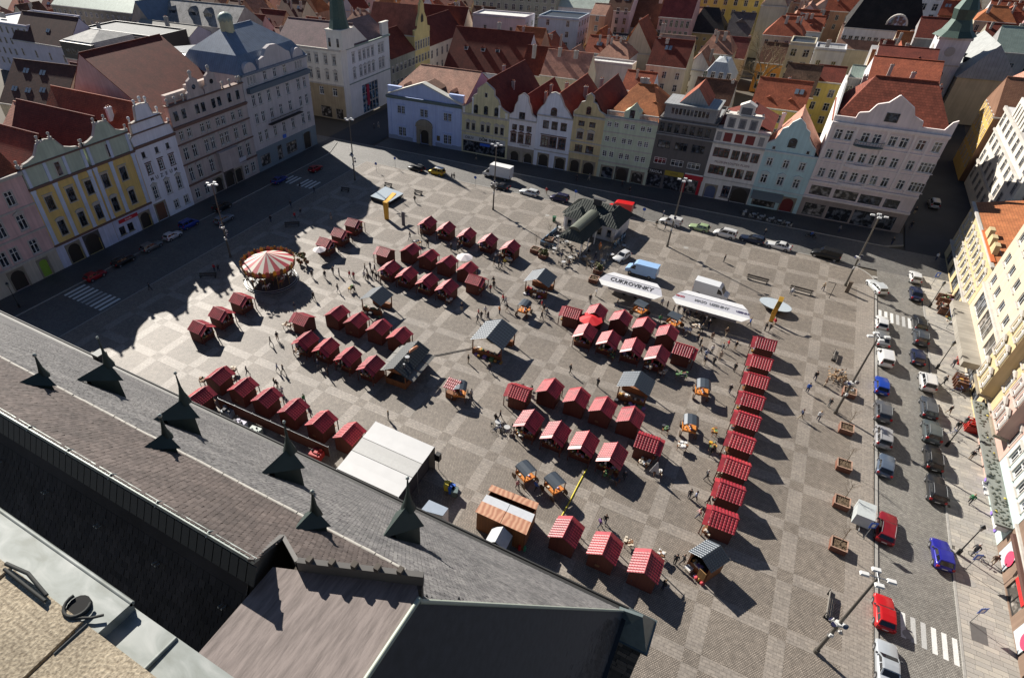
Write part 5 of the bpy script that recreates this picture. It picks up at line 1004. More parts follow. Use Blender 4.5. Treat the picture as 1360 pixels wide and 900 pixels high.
# side street between the ivory corner building and the pale blue house
bgx('ochre grey house with painted stucco beside the ivory corner building', -128, -114.6, 171.5, 12.5, 15, wG, ('gy', 19, T_DRED, {'front':True}), right=rows(3.5,2,4.6,2.2,1.2,6))
gh = bgx('tall yellow house with a pointed gothic gable in the side street', -134, -115.0, 187, 16.5, 10, pl('straw render', (.52,.43,.20), .2), ('gx', 16.6, T_DRED, {}), right=[(4,2.2,1,4),(8,2.2,1,5),(12,2.6,.8,6)])
for c_ in list(gh.children):
    if c_.name.startswith('roof'):
        for q_ in list(c_.children): bpy.data.objects.remove(q_, do_unlink=True)
        bpy.data.objects.remove(c_, do_unlink=True)
    elif c_.name.startswith('gable_wall'): bpy.data.objects.remove(c_, do_unlink=True)
b = MB(); b.slab([(0,16.5),(0,18),(1.6,18.4),(2,20.5),(3.4,22.5),(3.8,25),(5,26.6),(6.2,25),(6.6,22.5),(8,20.5),(8.4,18.4),(10,18),(10,16.5)], -.1, .6); b.slab([(4.2,19.8),(5.8,19.8),(5.8,21.4),(5,22.4),(4.2,21.4)], -.16, -.11, 1); go = obj('gable', b, [MATS['straw render'], BLACK], gh, (19.0,0,0), R_(90))
b = MB(); b.face([(19,.2,16.5),(19,5,24.6),(0,5,24.6),(0,.2,16.5)]); b.face([(19,5,24.6),(19,9.8,16.5),(0,9.8,16.5),(0,5,24.6)]); b.face([(0.05,.2,16.5),(.05,5,24.6),(.05,9.8,16.5)]); obj('roof', b, [tiles('salmon tiles', (.33,.12,.08), (.27,.10,.07))], gh)
bgx('white house with three little dormers in a brown roof in the side street', -134, -115.4, 197.2, 11.5, 26, pl('warm white render', (.58,.54,.46), .15), ('gy', 18.5, T_DRED, {'front':True,'c':12}), right=[(3,2.4,1,7),(7.4,2.4,1,7)])
bgx('house with a curled white gable at the end of the side street', -136, -116, 224, 13, 8, wC, ('gx', 19, T_DRED, {}), right=[(8,2,1,3)])
bgx('dark green and ochre block across the end of the side street', -134, -96, 268, 19, 14, wG, ('flat', 19.5, S_DARK, {}), front=rows(3,5,3.3,2,1.3,11))
# left background
bgh('pink house with a black sheet-metal top storey behind the left row', (88,76), (128,83), 15, 16, wP, ('mansard', 22, tiles('white grey shingles', (.42,.42,.40), (.35,.35,.34), .6, .6), {'zi':20,'s':.6}), front=rows(4.5,3,3.5,1.9,1,3))
pk = ALL[-1]; W_ = (g(128,83,15)-g(88,76,15)).x; b = MB(); b.box((-.15,-.2,15.0),(W_+.15,.9,19.6)); b.box((1.5,-.24,16.2),(W_-3,-.2,17.9),1); obj('dormer', b, [flat('black sheet', (.03,.03,.032), .5), GLASS], pk)
bgx('long pinkish grey wing running back from the pink house', -178, -160, 116, 15, 34, pl('rose grey wall', (.42,.34,.33), .35), ('gx', 17, S_DARK, {'ch':[ch(5,3,14,18.5,1.5),ch(12,6,14,18.5,1.5)]}))
bgh('big white apartment building in the top left corner', (-30,28), (37,36), 17, 22, wL, ('flat', 17.6, seam('pale roofing', (.36,.36,.37), 3, .8, 0), {'ch':[ch(6,6,17.5,20,4)]}), front=rows(3,4,3.7,2,1,8), right=rows(3,4,3.7,2,.9,4))
bgh('house with a dark brown roof and a pair of white skylights at the top left', (26,50), (80,66), 13, 15, wL, ('gx', 21, tiles('dark brown tiles', (.10,.045,.035), (.075,.035,.03)), {'sky':[(19,.4)]}), front=rows(4,2,4,2.2,.8,4))
bgh('house with rows of blue skylights in a dark brown roof at the left edge', (-25,142), (93,146), 13.5, 17, wC, ('gx', 22, MATS['dark brown tiles'], {'sky':[(4,.3),(9,.3),(14,.35),(6,.72),(12,.72)]}), rot=6)
bgh('house with a pale red roof and small chimneys behind the pink house', (-10,170), (52,172), 15, 9, wC, ('gx', 19, T_PINK, {'ch':[ch(4,3,16,19.5),ch(9,2,16,19)]}))
bgh('white and blue courtyard building behind the long dark red roof', (188,36), (238,52), 15, 10, wL, ('gx', 17.5, seam('drab roofing', (.26,.25,.22), .8, .8, 0), {'ch':[ch(18,2,15,22,2.2)]}), front=[(9,2.5,1.6,4)])
bgh('black glass-roofed building at the top left', (122,36), (192,54), 17, 14, flat('black cladding', (.025,.027,.03), .5), ('flat', 17.5, seam('grey black roof', (.13,.14,.14), .8, .8, .0), {'ch':[ch(5,3,17,19.5,2)]}))
bgh('ornate beige palace front at the top left', (84,3), (166,22), 18, 16, pl('sooty beige stone', (.33,.29,.22), .4), ('gx', 23, S_GRN, {}), front=[(4,3.4,1.5,10),(10,3.4,1.5,10),(15,1.4,1,16)])
bgh('house with a bare beige gable wall at the top left', (170,30), (203,32), 16, 18, pl('bare beige wall', (.46,.37,.30), .25), ('gy', 23, S_BLUE, {'front':True}))
bgh('long patched grey roof with black dormers at the top', (216,26), (305,40), 16, 15, wGr, ('gx', 22, tiles('patchy grey tiles', (.36,.36,.36), (.24,.24,.25), patch=.6), {'dorm':[(5,3,17.5,3,1.8,flat('black cladding', (.02,.02,.02))),(16,3,17.5,4,2),(24,3,17.5,4,2)]}))
bgx('grey curved-roof wing behind the blue mansard', -160, -134, 134, 18, 16, wGr, ('hip', 22, seam('drab roofing', (.26,.25,.22), .8, .8, 0), {}))
# trees: bare crown in the courtyard and the bare park at the top right
def bare_tree(name, label, base, H, spread, seedv, col, twigs=260, group=None, cat='tree', leafy=0.0, trunk_r=.28):
    rnd = random.Random(seedv); t = thing(name, label, cat, base, rnd.uniform(0, 6), group)
    tm = MB(); bm_ = MB(); tips = []
    tm.tube([(0,0,0),(.05,.02,H*.2),(.02,.08,H*.42)], [trunk_r, trunk_r*.8, trunk_r*.6], 7)
    def grow(p, d, L, r, lvl):
        q = p+d*L; mid = p+d*L*.5+Vector((rnd.uniform(-.1,.1),rnd.uniform(-.1,.1),rnd.uniform(-.05,.1)))*L
        bm_.tube([p, mid, q], [r, r*.8, r*.55], 5 if lvl < 2 else 3, 0, False)
        if lvl >= 4: tips.append(q); return
        for k in range(3 if lvl < 3 else 2+(rnd.random() < .6)):
            a = Vector((rnd.gauss(0,1), rnd.gauss(0,1), rnd.gauss(.25,.6))).normalized(); nd = (d*.9+a*.75*spread).normalized()
            grow(p+(q-p)*rnd.uniform(.55,1), nd, L*rnd.uniform(.6,.8), r*.55, lvl+1)
    for k in range(5):
        a = 2*math.pi*k/5+rnd.uniform(-.4,.4); grow(Vector((.02,.06,H*(.25+.04*k))), Vector((math.cos(a)*.7*spread, math.sin(a)*.7*spread, 1)).normalized(), H*.24, trunk_r*.5, 0)
    obj('trunk', tm, flat('bark', (.10,.085,.065), .95, vary=.3), t); obj('crown', bm_, flat('bare twigs', col, .95, vary=.3), t)
    return t
tp = g(1004, 122, 4); FOOT.append((tp.x-6, tp.x+6, tp.y-9, tp.y+6)); bare_tree('bare_tree', 'large bare tree rising from the courtyards behind the red and white house', (tp.x, tp.y, 0), 21, 1.0, 5, (.17,.13,.08), trunk_r=.45)
for k, (px, py, h) in enumerate([(1290,22,16),(1312,18,17),(1335,28,15),(1352,20,16),(1280,34,13),(1240,28,12),(1325,8,16),(1300,40,12),(1210,40,12)]):
    p = g(px, py+14, 0); bare_tree('bare_tree', 'bare brown tree in the park at the top right', (p.x, p.y, 0), h, 1.1, 40+k, (.12,.09,.06), group='bare trees of the park')
for k, (x, y) in enumerate([(-300,265),(-285,250),(-312,240),(-270,262)]): bare_tree('bare_tree', 'dark tree beyond the palace at the top left', (x, y, 0), 14, 1.2, 80+k, (.04,.06,.03), group='dark trees at the top left')
bgx('large grey institutional block beyond the park', 70, 120, 330, 22, 16, wGr, ('flat', 22.5, S_GREY, {}), front=rows(3,6,3.4,2,1.4,14))
bgx('round-cornered white block by the park', 22, 36, 308, 22, 12, wW, ('flat', 22.5, S_GREY, {}), front=rows(3,6,3.4,2,1.4,4), left=rows(3,6,3.4,2,1.4,4))
# everything else of the old town: rows of ordinary houses on the remaining plots
rnd = random.Random(3)
def free(x0, x1, y0, y1):
    if x1 > -112 and x0 < -97 and y0 < 300: return False
    if x1 > 27 and x0 < 45 and y0 < 265: return False
    return all(x1 < a-.3 or x0 > b+.3 or y1 < c-.3 or y0 > d+.3 for a, b, c, d in FOOT)
FOOT += [(-98,-72,140,163),(-73,-59,140,167),(-60,-43,140,165),(-44,-36,140,163),(-37,-12,140,160),(-13,8,140,160),(7,27,140,161),(-142,-113,146,171),(-137,-111,30,128),(22,66,130,220),(30,60,222,256)]
walls_ = [wC, wW, wP, wY, wGr, wT, wG, wB]; roofs_ = [T_RED, T_DRED, T_BRN, T_ORG, T_PALE, T_DRED, T_RED]
names_ = {T_RED.name:'red', T_DRED.name:'dark red', T_BRN.name:'brown', T_ORG.name:'orange', T_PALE.name:'weathered pale'}
wn_ = {wC.name:'cream', wW.name:'white', wP.name:'rose', wY.name:'yellow', wGr.name:'grey', wT.name:'tan', wG.name:'olive grey', wB.name:'pale blue'}
cnt = 0
for y in np.arange(163, 440, 12.5):
    x = -330.0+rnd.uniform(0, 5); hi = 130 if y > 250 else 27
    while x < hi:
        w = rnd.uniform(8, 15); d = rnd.uniform(9.5, 12); yy = y+rnd.uniform(-1, 1)
        # only plots the photograph can see
        vis = False
        v = Vector((x+w/2, yy, 12-CAM_H)); zc = v.dot(AXF); px = CX+F_*v.dot(AXR)/zc; py = CY-F_*v.dot(AXU)/zc
        if -40 < px < 1400 and -45 < py < 160: vis = True
        if vis and free(x, x+w, yy, yy+d) and cnt < 210:
            h = rnd.uniform(7, 13); wl = rnd.choice(walls_); rf = rnd.choice(roofs_); zr = h+rnd.uniform(4, 6.5); kind = rnd.choice(['gx','gx','gy','hip'])
            bgx('%s house with %s roof in the old town back rows' % (wn_[wl.name], names_[rf.name]), x, x+w, yy, h, d, wl, (kind, zr, rf, {'front':True,'ch':[ch(rnd.uniform(.8,w-.8), d*rnd.uniform(.25,.6), h+2, zr+1.8, rnd.uniform(.7,1.3)) for q in range(rnd.choice((1,2,2,3)))],'sky':[(w*rnd.uniform(.2,.8), rnd.uniform(.3,.7))] if kind == 'gx' and rnd.random() < .5 else [],'dorm':[(w*q, 2, h+.9, 1.1, .9) for q in ((.3,.7) if w > 10 else (.5,))] if kind == 'gx' and rnd.random() < .6 else []}), front=rows(h-3.2, 1, 3.3, 1.7, 1.0, max(2, int(w/3))) + rows(h-6.5, 1, 3.3, 1.7, 1.0, max(2, int(w/3)))); cnt += 1
        x += w+rnd.choice([.2,.2,.2,3])
for x0, x1, y, lab in ((-150,-137.5,36,'low red-roofed back house behind the pink house'),(-165,-138,54,'brown-roofed back house behind the golden yellow houses'),(-180,-150,100,'dark red-roofed back house behind the beige house')):
    bgx(lab, x0, x1, y, 12, 14, wC, ('gx', 18, T_DRED, {}))
# ------------------------------------------------------------------ the church below the tower
def hit(px, py, p0, n):
    d = AXR*((px-CX)/F_) - AXU*((py-CY)/F_) + AXF; o = Vector((0,0,CAM_H)); t = (Vector(p0)-o).dot(n)/d.dot(n); return o+d*t
SL = 20/14.45; KY, KZ = 8.45, 40.0            # pitch break line of the south slope
N_GREY = Vector((0, SL, 1)).normalized(); P_GREY = Vector((0, KY, KZ))
RY, RZ = 5.1, 43.5; S2 = (RZ-KZ)/(KY-RY); N_BRN = Vector((0, S2, 1)).normalized()
church = thing('church', 'gothic church with a steep grey and brown tiled roof filling the lower left', 'church', (0,0,0))
M_CST = plaster('sooty sandstone', (.12,.105,.09), .4); COPPER = flat('dark green copper', (.028,.045,.040), .55, .3, vary=.35, scale=1.2); LEAD = flat('weathered sheet metal', (.30,.33,.31), .5, .5, vary=.4, scale=2.5)
b = MB(); b.box((-75,-6.5,0),(.3,22.4,19.6)); b.box((-75,22.4,19.0),(.6,22.75,19.75)); obj('wall', b, M_CST, church)
def tone_tile(name, cols, patch):
    m, t, bs = nt(name); n, l = t.nodes, t.links
    geo = n.new('ShaderNodeNewGeometry'); tc = n.new('ShaderNodeTexCoord')
    rp = n.new('ShaderNodeValToRGB'); rp.color_ramp.interpolation = 'LINEAR'
    for k, c in enumerate(cols):
        e = rp.color_ramp.elements[k] if k < 2 else rp.color_ramp.elements.new(k/(len(cols)-1)); e.position = k/(len(cols)-1); e.color = rgba(c)
    l.new(geo.outputs['Random Per Island'], rp.inputs[0])
    a = n.new('ShaderNodeTexNoise'); a.inputs['Scale'].default_value = .5; a.inputs['Detail'].default_value = 9; a.inputs['Roughness'].default_value = .65; l.new(tc.outputs['Object'], a.inputs['Vector'])
    r2 = n.new('ShaderNodeValToRGB'); r2.color_ramp.elements[0].position = .32; r2.color_ramp.elements[1].position = .7; r2.color_ramp.elements[0].color = (1-patch,)*3+(1,); r2.color_ramp.elements[1].color = (1.2,1.18,1.16,1); l.new(a.outputs[0], r2.inputs[0])
    mx = n.new('ShaderNodeMix'); mx.data_type = 'RGBA'; mx.blend_type = 'MULTIPLY'; mx.inputs[0].default_value = 1; l.new(rp.outputs[0], mx.inputs[6]); l.new(r2.outputs[0], mx.inputs[7]); l.new(mx.outputs[2], bs.inputs['Base Color'])
    bs.inputs['Roughness'].default_value = .8; bs.inputs['Specular IOR Level'].default_value = .3; return m
M_GT = tone_tile('grey roof tiles', [(.085,.082,.085),(.16,.155,.155),(.12,.117,.118),(.205,.20,.195),(.13,.127,.13)], .35)
M_BT = tone_tile('brown roof tiles', [(.062,.050,.046),(.095,.076,.069),(.076,.061,.056),(.12,.098,.09),(.085,.069,.064)], .3)
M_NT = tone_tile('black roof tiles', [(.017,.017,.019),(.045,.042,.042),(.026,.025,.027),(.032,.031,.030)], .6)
def inside(p, poly):
    c = False; j = len(poly)-1
    for i in range(len(poly)):
        (xi, yi), (xj, yj) = poly[i], poly[j]
        if (yi > p[1]) != (yj > p[1]) and p[0] < (xj-xi)*(p[1]-yi)/(yj-yi)+xi: c = not c
        j = i
    return c
def tile_field(name, o, u, v, n, poly, tw, th, lift, mat, parent):
    """overlapping plain tiles on a slope: u along the courses, v up the slope"""
    rn = random.Random(11); V, F = [], []; us = [p[0] for p in poly]; vs_ = [p[1] for p in poly]; r = 0; vv = min(vs_)
    while vv < max(vs_):
        uu = min(us)+(tw/2 if r % 2 else 0)
        while uu < max(us):
            if inside((uu+tw/2, vv+th*.5), poly):
                g_ = tw*.035; dz = rn.uniform(-.006,.006); dv = rn.uniform(-.012,.012); k = len(V); l0 = lift+dz+abs(rn.gauss(0,.006)); sk = rn.uniform(-.008,.008)
                for (a, c, h) in ((g_,dv+sk,l0),(tw-g_,dv-sk,l0),(tw-g_,th*1.15,.006),(g_,th*1.15,.006),(g_,dv+sk,0),(tw-g_,dv-sk,0)):
                    p = o+u*(uu+a)+v*(vv+c)+n*h; V.append((p.x,p.y,p.z))
                F += [(k,k+1,k+2,k+3),(k+1,k,k+4,k+5)]
            uu += tw
        vv += th; r += 1
    me = bpy.data.meshes.new(name); me.from_pydata(V, [], F); me.materials.append(mat); uv_metres(me)
    ob = obj(name, me, None, parent); ob['kind'] = 'stuff'; return ob
UX = Vector((1,0,0)); V_GREY = Vector((0,-1,SL)).normalized(); V_BRN = Vector((0,-1,S2)).normalized()
def to_uv(pts, o, v): return [((Vector(p)-o).x, (Vector(p)-o).dot(v)) for p in pts]
oG = Vector((0,22.9,20)); grey_poly = [(-75,22.9,20),(.55,22.9,20),(-4.5,6.75,42.33),(-5.4,7.9,40.7),(-5.9,8.5,39.95),(-75,8.45,40)]
b = MB(); b.face([Vector(p)-N_GREY*.03 for p in grey_poly]); south = obj('roof', b, M_GT, church)
tile_field('tile_courses', oG, UX, V_GREY, N_GREY, [(max(p[0], -56), p[1]) for p in to_uv(grey_poly, oG, V_GREY)], .17, .21, .03, M_GT, south)
oB = Vector((0,8.45,40)); brn_poly = [(-75,8.45,40),(-5.9,8.5,39.95),(-7.4,5.85,42.72),(-9.2,6.7,41.83),(-8.4,5.1,43.5),(-75,5.1,43.5)]
b = MB(); b.face([Vector(p)-N_BRN*.03 for p in brn_poly]); upper = obj('roof', b, M_BT, church)
tile_field('tile_courses', oB, UX, V_BRN, N_BRN, [(max(p[0], -36), p[1]) for p in to_uv(brn_poly, oB, V_BRN)], .185, .19, .04, M_BT, upper)
b = MB()      # mortar line along the pitch break, in ridge-tile lengths
x = -40.0
while x < -6.3:
    L = random.uniform(.55,.8); x2 = min(x+L-.03, -6.1); z = random.uniform(-.02,.02); b.tube([(x,8.45,40.02+z),(x2,8.45,40.02+z)], .085, 6); x += L
obj('ridge_tiles', b, flat('pale mortar', (.42,.40,.36), .9, vary=.35, scale=4), south)
b = MB()      # metal ridge cap with clips and flashing panels hanging down the shaded side
x = -40.0
while x < -8.5:
    x2 = min(x+2.0, -8.35); b.hexa([(x,4.98,43.42),(x2-.012,4.98,43.42),(x2-.012,5.22,43.33),(x,5.22,43.33)], [(x,5.01,43.54),(x2-.012,5.01,43.54),(x2-.012,5.16,43.48),(x,5.16,43.48)]); b.tube([(x,4.96,43.45),(x,5.08,43.57),(x,5.24,43.40)], .022, 5); x += 2
obj('ridge_cap', b, LEAD, upper)
nS = 2.1; nN = Vector((0,-nS,1)).normalized()
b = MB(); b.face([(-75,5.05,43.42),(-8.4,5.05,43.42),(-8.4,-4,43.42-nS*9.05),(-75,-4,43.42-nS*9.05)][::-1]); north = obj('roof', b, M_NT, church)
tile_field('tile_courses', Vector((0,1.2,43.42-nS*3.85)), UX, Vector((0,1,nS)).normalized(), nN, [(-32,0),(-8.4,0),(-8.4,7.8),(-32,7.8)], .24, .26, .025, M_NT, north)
b = MB(); x = -40.0
while x < -8.5:
    b.hexa([(x,4.99,43.4),(x+.27,4.99,43.4),(x+.27,4.73,42.86),(x,4.73,42.86)], [(x,4.955,43.42),(x+.27,4.955,43.42),(x+.27,4.695,42.88),(x,4.695,42.88)]); x += .3
obj('flashing_panels', b, flat('dark sheet flashing', (.035,.042,.045), .5, .4), north)
b = MB()
for k in range(9):
    for q in (0,.12): p = Vector((-30+2.6*k+q, 4.3, 43.42-nS*.75))+nN*.05; b.tube([p, p+nN*.16], .03, 5)
obj('roof_hooks', b, LEAD, north)
def streaked():
    m, t, bs = nt('streaked roof sheet'); n, l = t.nodes, t.links; tc = n.new('ShaderNodeTexCoord'); mp = n.new('ShaderNodeMapping'); mp.inputs['Scale'].default_value = (7,.9,1); l.new(tc.outputs['Object'], mp.inputs[0])
    a = n.new('ShaderNodeTexNoise'); a.inputs['Scale'].default_value = 1.3; a.inputs['Detail'].default_value = 9; a.inputs['Roughness'].default_value = .65; l.new(mp.outputs[0], a.inputs[0])
    rp = n.new('ShaderNodeValToRGB'); rp.color_ramp.elements[0].position = .3; rp.color_ramp.elements[0].color = (.13,.108,.10,1); rp.color_ramp.elements[1].position = .62; rp.color_ramp.elements[1].color = (.25,.21,.195,1); l.new(a.outputs[0], rp.inputs[0]); l.new(rp.outputs[0], bs.inputs['Base Color']); bs.inputs['Roughness'].default_value = .85
    bp = n.new('ShaderNodeBump'); bp.inputs['Strength'].default_value = .35; bp.inputs['Distance'].default_value = .03; l.new(a.outputs[0], bp.inputs['Height']); l.new(bp.outputs[0], bs.inputs['Normal']); return m
# west gable of the high roof, sawtooth cornice, level roof between nave and tower, west hip
b = MB(); b.face([(-8.4,5.08,43.5),(-9.2,6.7,41.8),(-9.0,7.2,38),(-8.4,1.5,38)][::-1]); b.face([(-8.4,5.08,43.5),(-8.4,1.5,38),(-8.4,1.5,36.2),(-8.4,4.9,43.3)][::-1]); b.face([(-9.2,6.7,41.8),(-7.7,5.75,42.75),(-7.7,5.75,40),(-9.2,6.7,40)][::-1]); b.hexa([(-7.8,5.72,38),(-4.5,6.9,38),(-4.62,7.18,38),(-7.85,5.95,38)], [(-7.8,5.72,42.59),(-4.5,6.9,42.59),(-4.62,7.18,42.59),(-7.85,5.95,42.59)])
gw = obj('gable_wall', b, M_CST, church)
b = MB()
def beam(a, c, w, h):
    a, c = Vector(a), Vector(c); d = (c-a).normalized(); s = d.cross(Vector((0,0,1))).normalized()*w/2; hh = Vector((0,0,h)); q = [a-s, c-s, c+s, a+s]; b.hexa([p-hh for p in q], q)
beam((-8.42,5.0,43.6),(-9.22,6.72,41.92),.16,.14); beam((-9.2,6.7,41.92),(-7.68,5.8,43.0),.12,.12); beam((-7.68,5.82,43.02),(-4.55,7.1,43.02),.16,.42); obj('coping', b, flat('dark stone coping', (.10,.095,.09), .8), gw)
for k in range(5): t = .1+.18*k; p = Vector((-7.68,5.82,43.02)).lerp(Vector((-4.55,7.1,43.02)), t); b = MB(); b.box((p.x-.06,p.y-.09,p.z-.01),(p.x+.08,p.y+.09,p.z+.14)); obj('corbel', b, M_CST, gw)
streak = streaked()
b = MB(); lp = [(-8.35,.4,42.6),(-4.62,.4,42.6),(-4.43,6.67,42.6),(-4.7,6.98,42.6),(-7.8,5.72,42.6),(-8.35,5.5,42.6)]; b.face([Vector(p) for p in lp]); lr = obj('roof', b, streak, church)
b = MB(); b.box((-9,-3,36),(-4.65,.38,42.58)); obj('wall', b, M_CST, church)
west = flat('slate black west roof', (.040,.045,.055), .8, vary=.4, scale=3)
wn_h = Vector((21.3,0,5.55)).normalized()
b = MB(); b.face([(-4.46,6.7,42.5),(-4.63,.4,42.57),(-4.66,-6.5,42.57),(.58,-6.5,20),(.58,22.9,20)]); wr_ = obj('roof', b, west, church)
oW = Vector((.58,0,20)); vW = Vector((-5.22,0,22.2)).normalized()
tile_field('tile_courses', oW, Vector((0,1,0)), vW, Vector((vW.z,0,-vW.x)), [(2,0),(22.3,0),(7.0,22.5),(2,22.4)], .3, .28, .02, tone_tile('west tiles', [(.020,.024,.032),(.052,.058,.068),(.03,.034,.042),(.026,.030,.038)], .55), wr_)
b = MB()
for a, c in (((-4.46,6.7,42.4),(.6,22.95,20.05)),((-4.6,.4,42.64),(-4.42,6.68,42.64))):
    b.tube([a, c], .07, 6)
obj('hip_flashing', b, flat('greenish flashing', (.34,.38,.32), .6, .2), wr_)
b = MB(); b.box((-75,22.88,19.75),(.75,23.2,20.0)); b.box((.58,-6,19.72),(.85,22.9,19.95)); b.tube([(-75,23.28,20.0),(.8,23.28,20.0)], .1, 6); obj('gutter', b, flat('black gutter', (.03,.03,.03), .6, .3), church)
# stepped eaves block at the far left
b = MB(); p, q = g(0,460,20.6), g(124,478,20.6); d = (q-p).normalized(); s = Vector((-d.y,d.x,0)); 
b.hexa([p-Vector((0,0,1.2)), q-Vector((0,0,1.2)), q-Vector((0,0,1.2))-s*.9, p-Vector((0,0,1.2))-s*.9], [p,q,q-s*.9,p-s*.9]); r = g(131,468,21); b.box((r.x-.5,r.y-.5,19.8),(r.x+.5,r.y+.5,21)); obj('parapet', b, flat('dark lead parapet', (.05,.055,.055), .6, .3), church)
# dormers
def dormer(px, py, P0, n, s, L, w, spike, big):
    t = hit(px, py, P0, n); zf = t.z-(s*L)
    b = MB(); A = t+Vector((0,L,-.15)); FL = t+Vector((-w,L+.05,-1.3 if big else -.8)); FR = t+Vector((w,L+.05,-1.3 if big else -.8)); T = t+Vector((0,-.1,-.05)); K = A+Vector((0,.1,.0))
    b.face([T,A,FL][::-1]); b.face([T,FR,A][::-1]); b.face([FL,A,FR][::-1])
    sl = lambda p: Vector((p.x, p.y, t.z-s*(p.y-t.y)-.1))
    fl, fr = t+Vector((-w*.85,L*.92,-1.2 if big else -.7)), t+Vector((w*.85,L*.92,-1.2 if big else -.7))
    b.face([fl,fr,sl(fr),sl(fl)][::-1], 1); tl, tr_ = t+Vector((-w*.28,L*.3,-.4)), t+Vector((w*.28,L*.3,-.4)); b.face([fl,sl(fl),sl(tl),tl]); b.face([fr,tr_,sl(tr_),sl(fr)])
    b.face([FL,FR,fr,fl])
    do = obj('dormer', b, [COPPER, BLACK], south if big else upper)
    b = MB(); b.tube([A-Vector((0,0,.3)), A+Vector((0,.0,spike*.18)), A+Vector((0,.02,spike*.45)), A+Vector((0,.05,spike))], [.36 if big else .24, .17 if big else .11, .08, .025], 6); b.ball(A+Vector((0,.05,spike)), .09, 6, 4, 1); obj('finial', b, [COPPER, LEAD], do)
for px, py in ((508,712),(345,628),(201,557),(99,504)): dormer(px, py, P_GREY, N_GREY, SL, 2.0, .75, 1.65, True)
for px, py in ((389,703),(187,594),(21,508)): dormer(px, py, P_GREY, N_BRN, S2, 1.05, .55, .8, False)
# corner buttress with its copper cap
b = MB(); b.box((.35,21.9,0),(2.35,23.9,14)); bt = obj('buttress', b, M_CST, church)
rn = random.Random(4); z = 14.0; cols = [plaster('buttress stone %d' % k, c, .35) for k, c in enumerate([(.10,.088,.075),(.06,.055,.05),(.18,.15,.125),(.08,.072,.065)])]
while z < 18.6:
    x = .35
    while x < 2.3:
        w = min(rn.uniform(.6,1.0), 2.35-x); 
        if 2.35-x-w < .35: w = 2.35-x
        b = MB(); e = rn.uniform(0,.05); b.box((x+.012,21.9-e,z+.012),(x+w-.012,23.9+e,z+.5)); obj('stone', b, rn.choice(cols), bt); x += w
    z += .52
b = MB(); b.hexa([(.2,21.7,18.7),(2.6,21.7,18.7),(2.6,24.1,18.7),(.2,24.1,18.7)], [(.25,22.75,20.3),(1.7,22.75,20.6),(1.7,22.95,20.6),(.25,22.95,20.3)]); b.box((.1,21.6,18.55),(2.7,24.2,18.69)); obj('cap', b, flat('grey green copper cap', (.13,.16,.16), .4, .6, vary=.3), bt)
# ---- tower gallery edge right below the viewer
tower = thing('church_tower', 'stone tower gallery with a metal-covered ledge in the bottom left corner', 'tower', (0,0,0))
b = MB(); b.box((-9,-9,0),(4,.12,55.2)); obj('wall', b, M_CST, tower)
LZ = 55.5
def L_(px, py, z=LZ): return g(px, py, z)
yo = (L_(0,682).y+L_(325,900).y)/2; yi = (L_(18,755).y+L_(118,829).y)/2
def worn_metal():
    m, t, bs = nt('tower sheet metal'); n, l = t.nodes, t.links; tc = n.new('ShaderNodeTexCoord'); mp = n.new('ShaderNodeMapping'); mp.inputs['Scale'].default_value = (5,9,5); mp.inputs['Rotation'].default_value = (0,0,.5); l.new(tc.outputs['Object'], mp.inputs[0])
    a = n.new('ShaderNodeTexNoise'); a.inputs['Scale'].default_value = 1.6; a.inputs['Detail'].default_value = 10; a.inputs['Distortion'].default_value = 1.2; l.new(mp.outputs[0], a.inputs[0])
    rp = n.new('ShaderNodeValToRGB'); rp.color_ramp.elements[0].position = .3; rp.color_ramp.elements[0].color = (.13,.145,.13,1); rp.color_ramp.elements[1].position = .7; rp.color_ramp.elements[1].color = (.27,.285,.275,1); e = rp.color_ramp.elements.new(.5); e.color = (.185,.205,.195,1); l.new(a.outputs[0], rp.inputs[0]); l.new(rp.outputs[0], bs.inputs['Base Color'])
    bs.inputs['Roughness'].default_value = .62; bs.inputs['Metallic'].default_value = .1; bp = n.new('ShaderNodeBump'); bp.inputs['Strength'].default_value = .15; l.new(a.outputs[0], bp.inputs['Height']); l.new(bp.outputs[0], bs.inputs['Normal']); return m
TM = worn_metal()
xs = L_(160,815).x; b = MB()
b.hexa([(-6,yi-.03,LZ-.06),(xs,yi-.03,LZ-.06),(xs,yo,LZ-.10),(-6,yo,LZ-.10)], [(-6,yi-.03,LZ+.012),(xs,yi-.03,LZ+.012),(xs,yo,LZ),(-6,yo,LZ)]); me1 = obj('ledge_sheet', b, TM, tower)
b = MB(); b.hexa([(xs-.03,yi-.03,LZ-.10),(3,yi-.03,LZ-.10),(3,yo+.002,LZ-.12),(xs-.03,yo+.002,LZ-.12)], [(xs-.03,yi-.03,LZ-.022),(3,yi-.03,LZ-.022),(3,yo+.002,LZ-.034),(xs-.03,yo+.002,LZ-.034)]); b.tube([(xs+.16,yi,LZ-.02),(xs+.16,yo,LZ-.032)], .006, 5); obj('ledge_sheet', b, TM, tower)
b = MB(); b.tube([(-6,yo,LZ-.004),(xs,yo,LZ-.004)], .008, 6); obj('drip_edge', b, TM, tower)
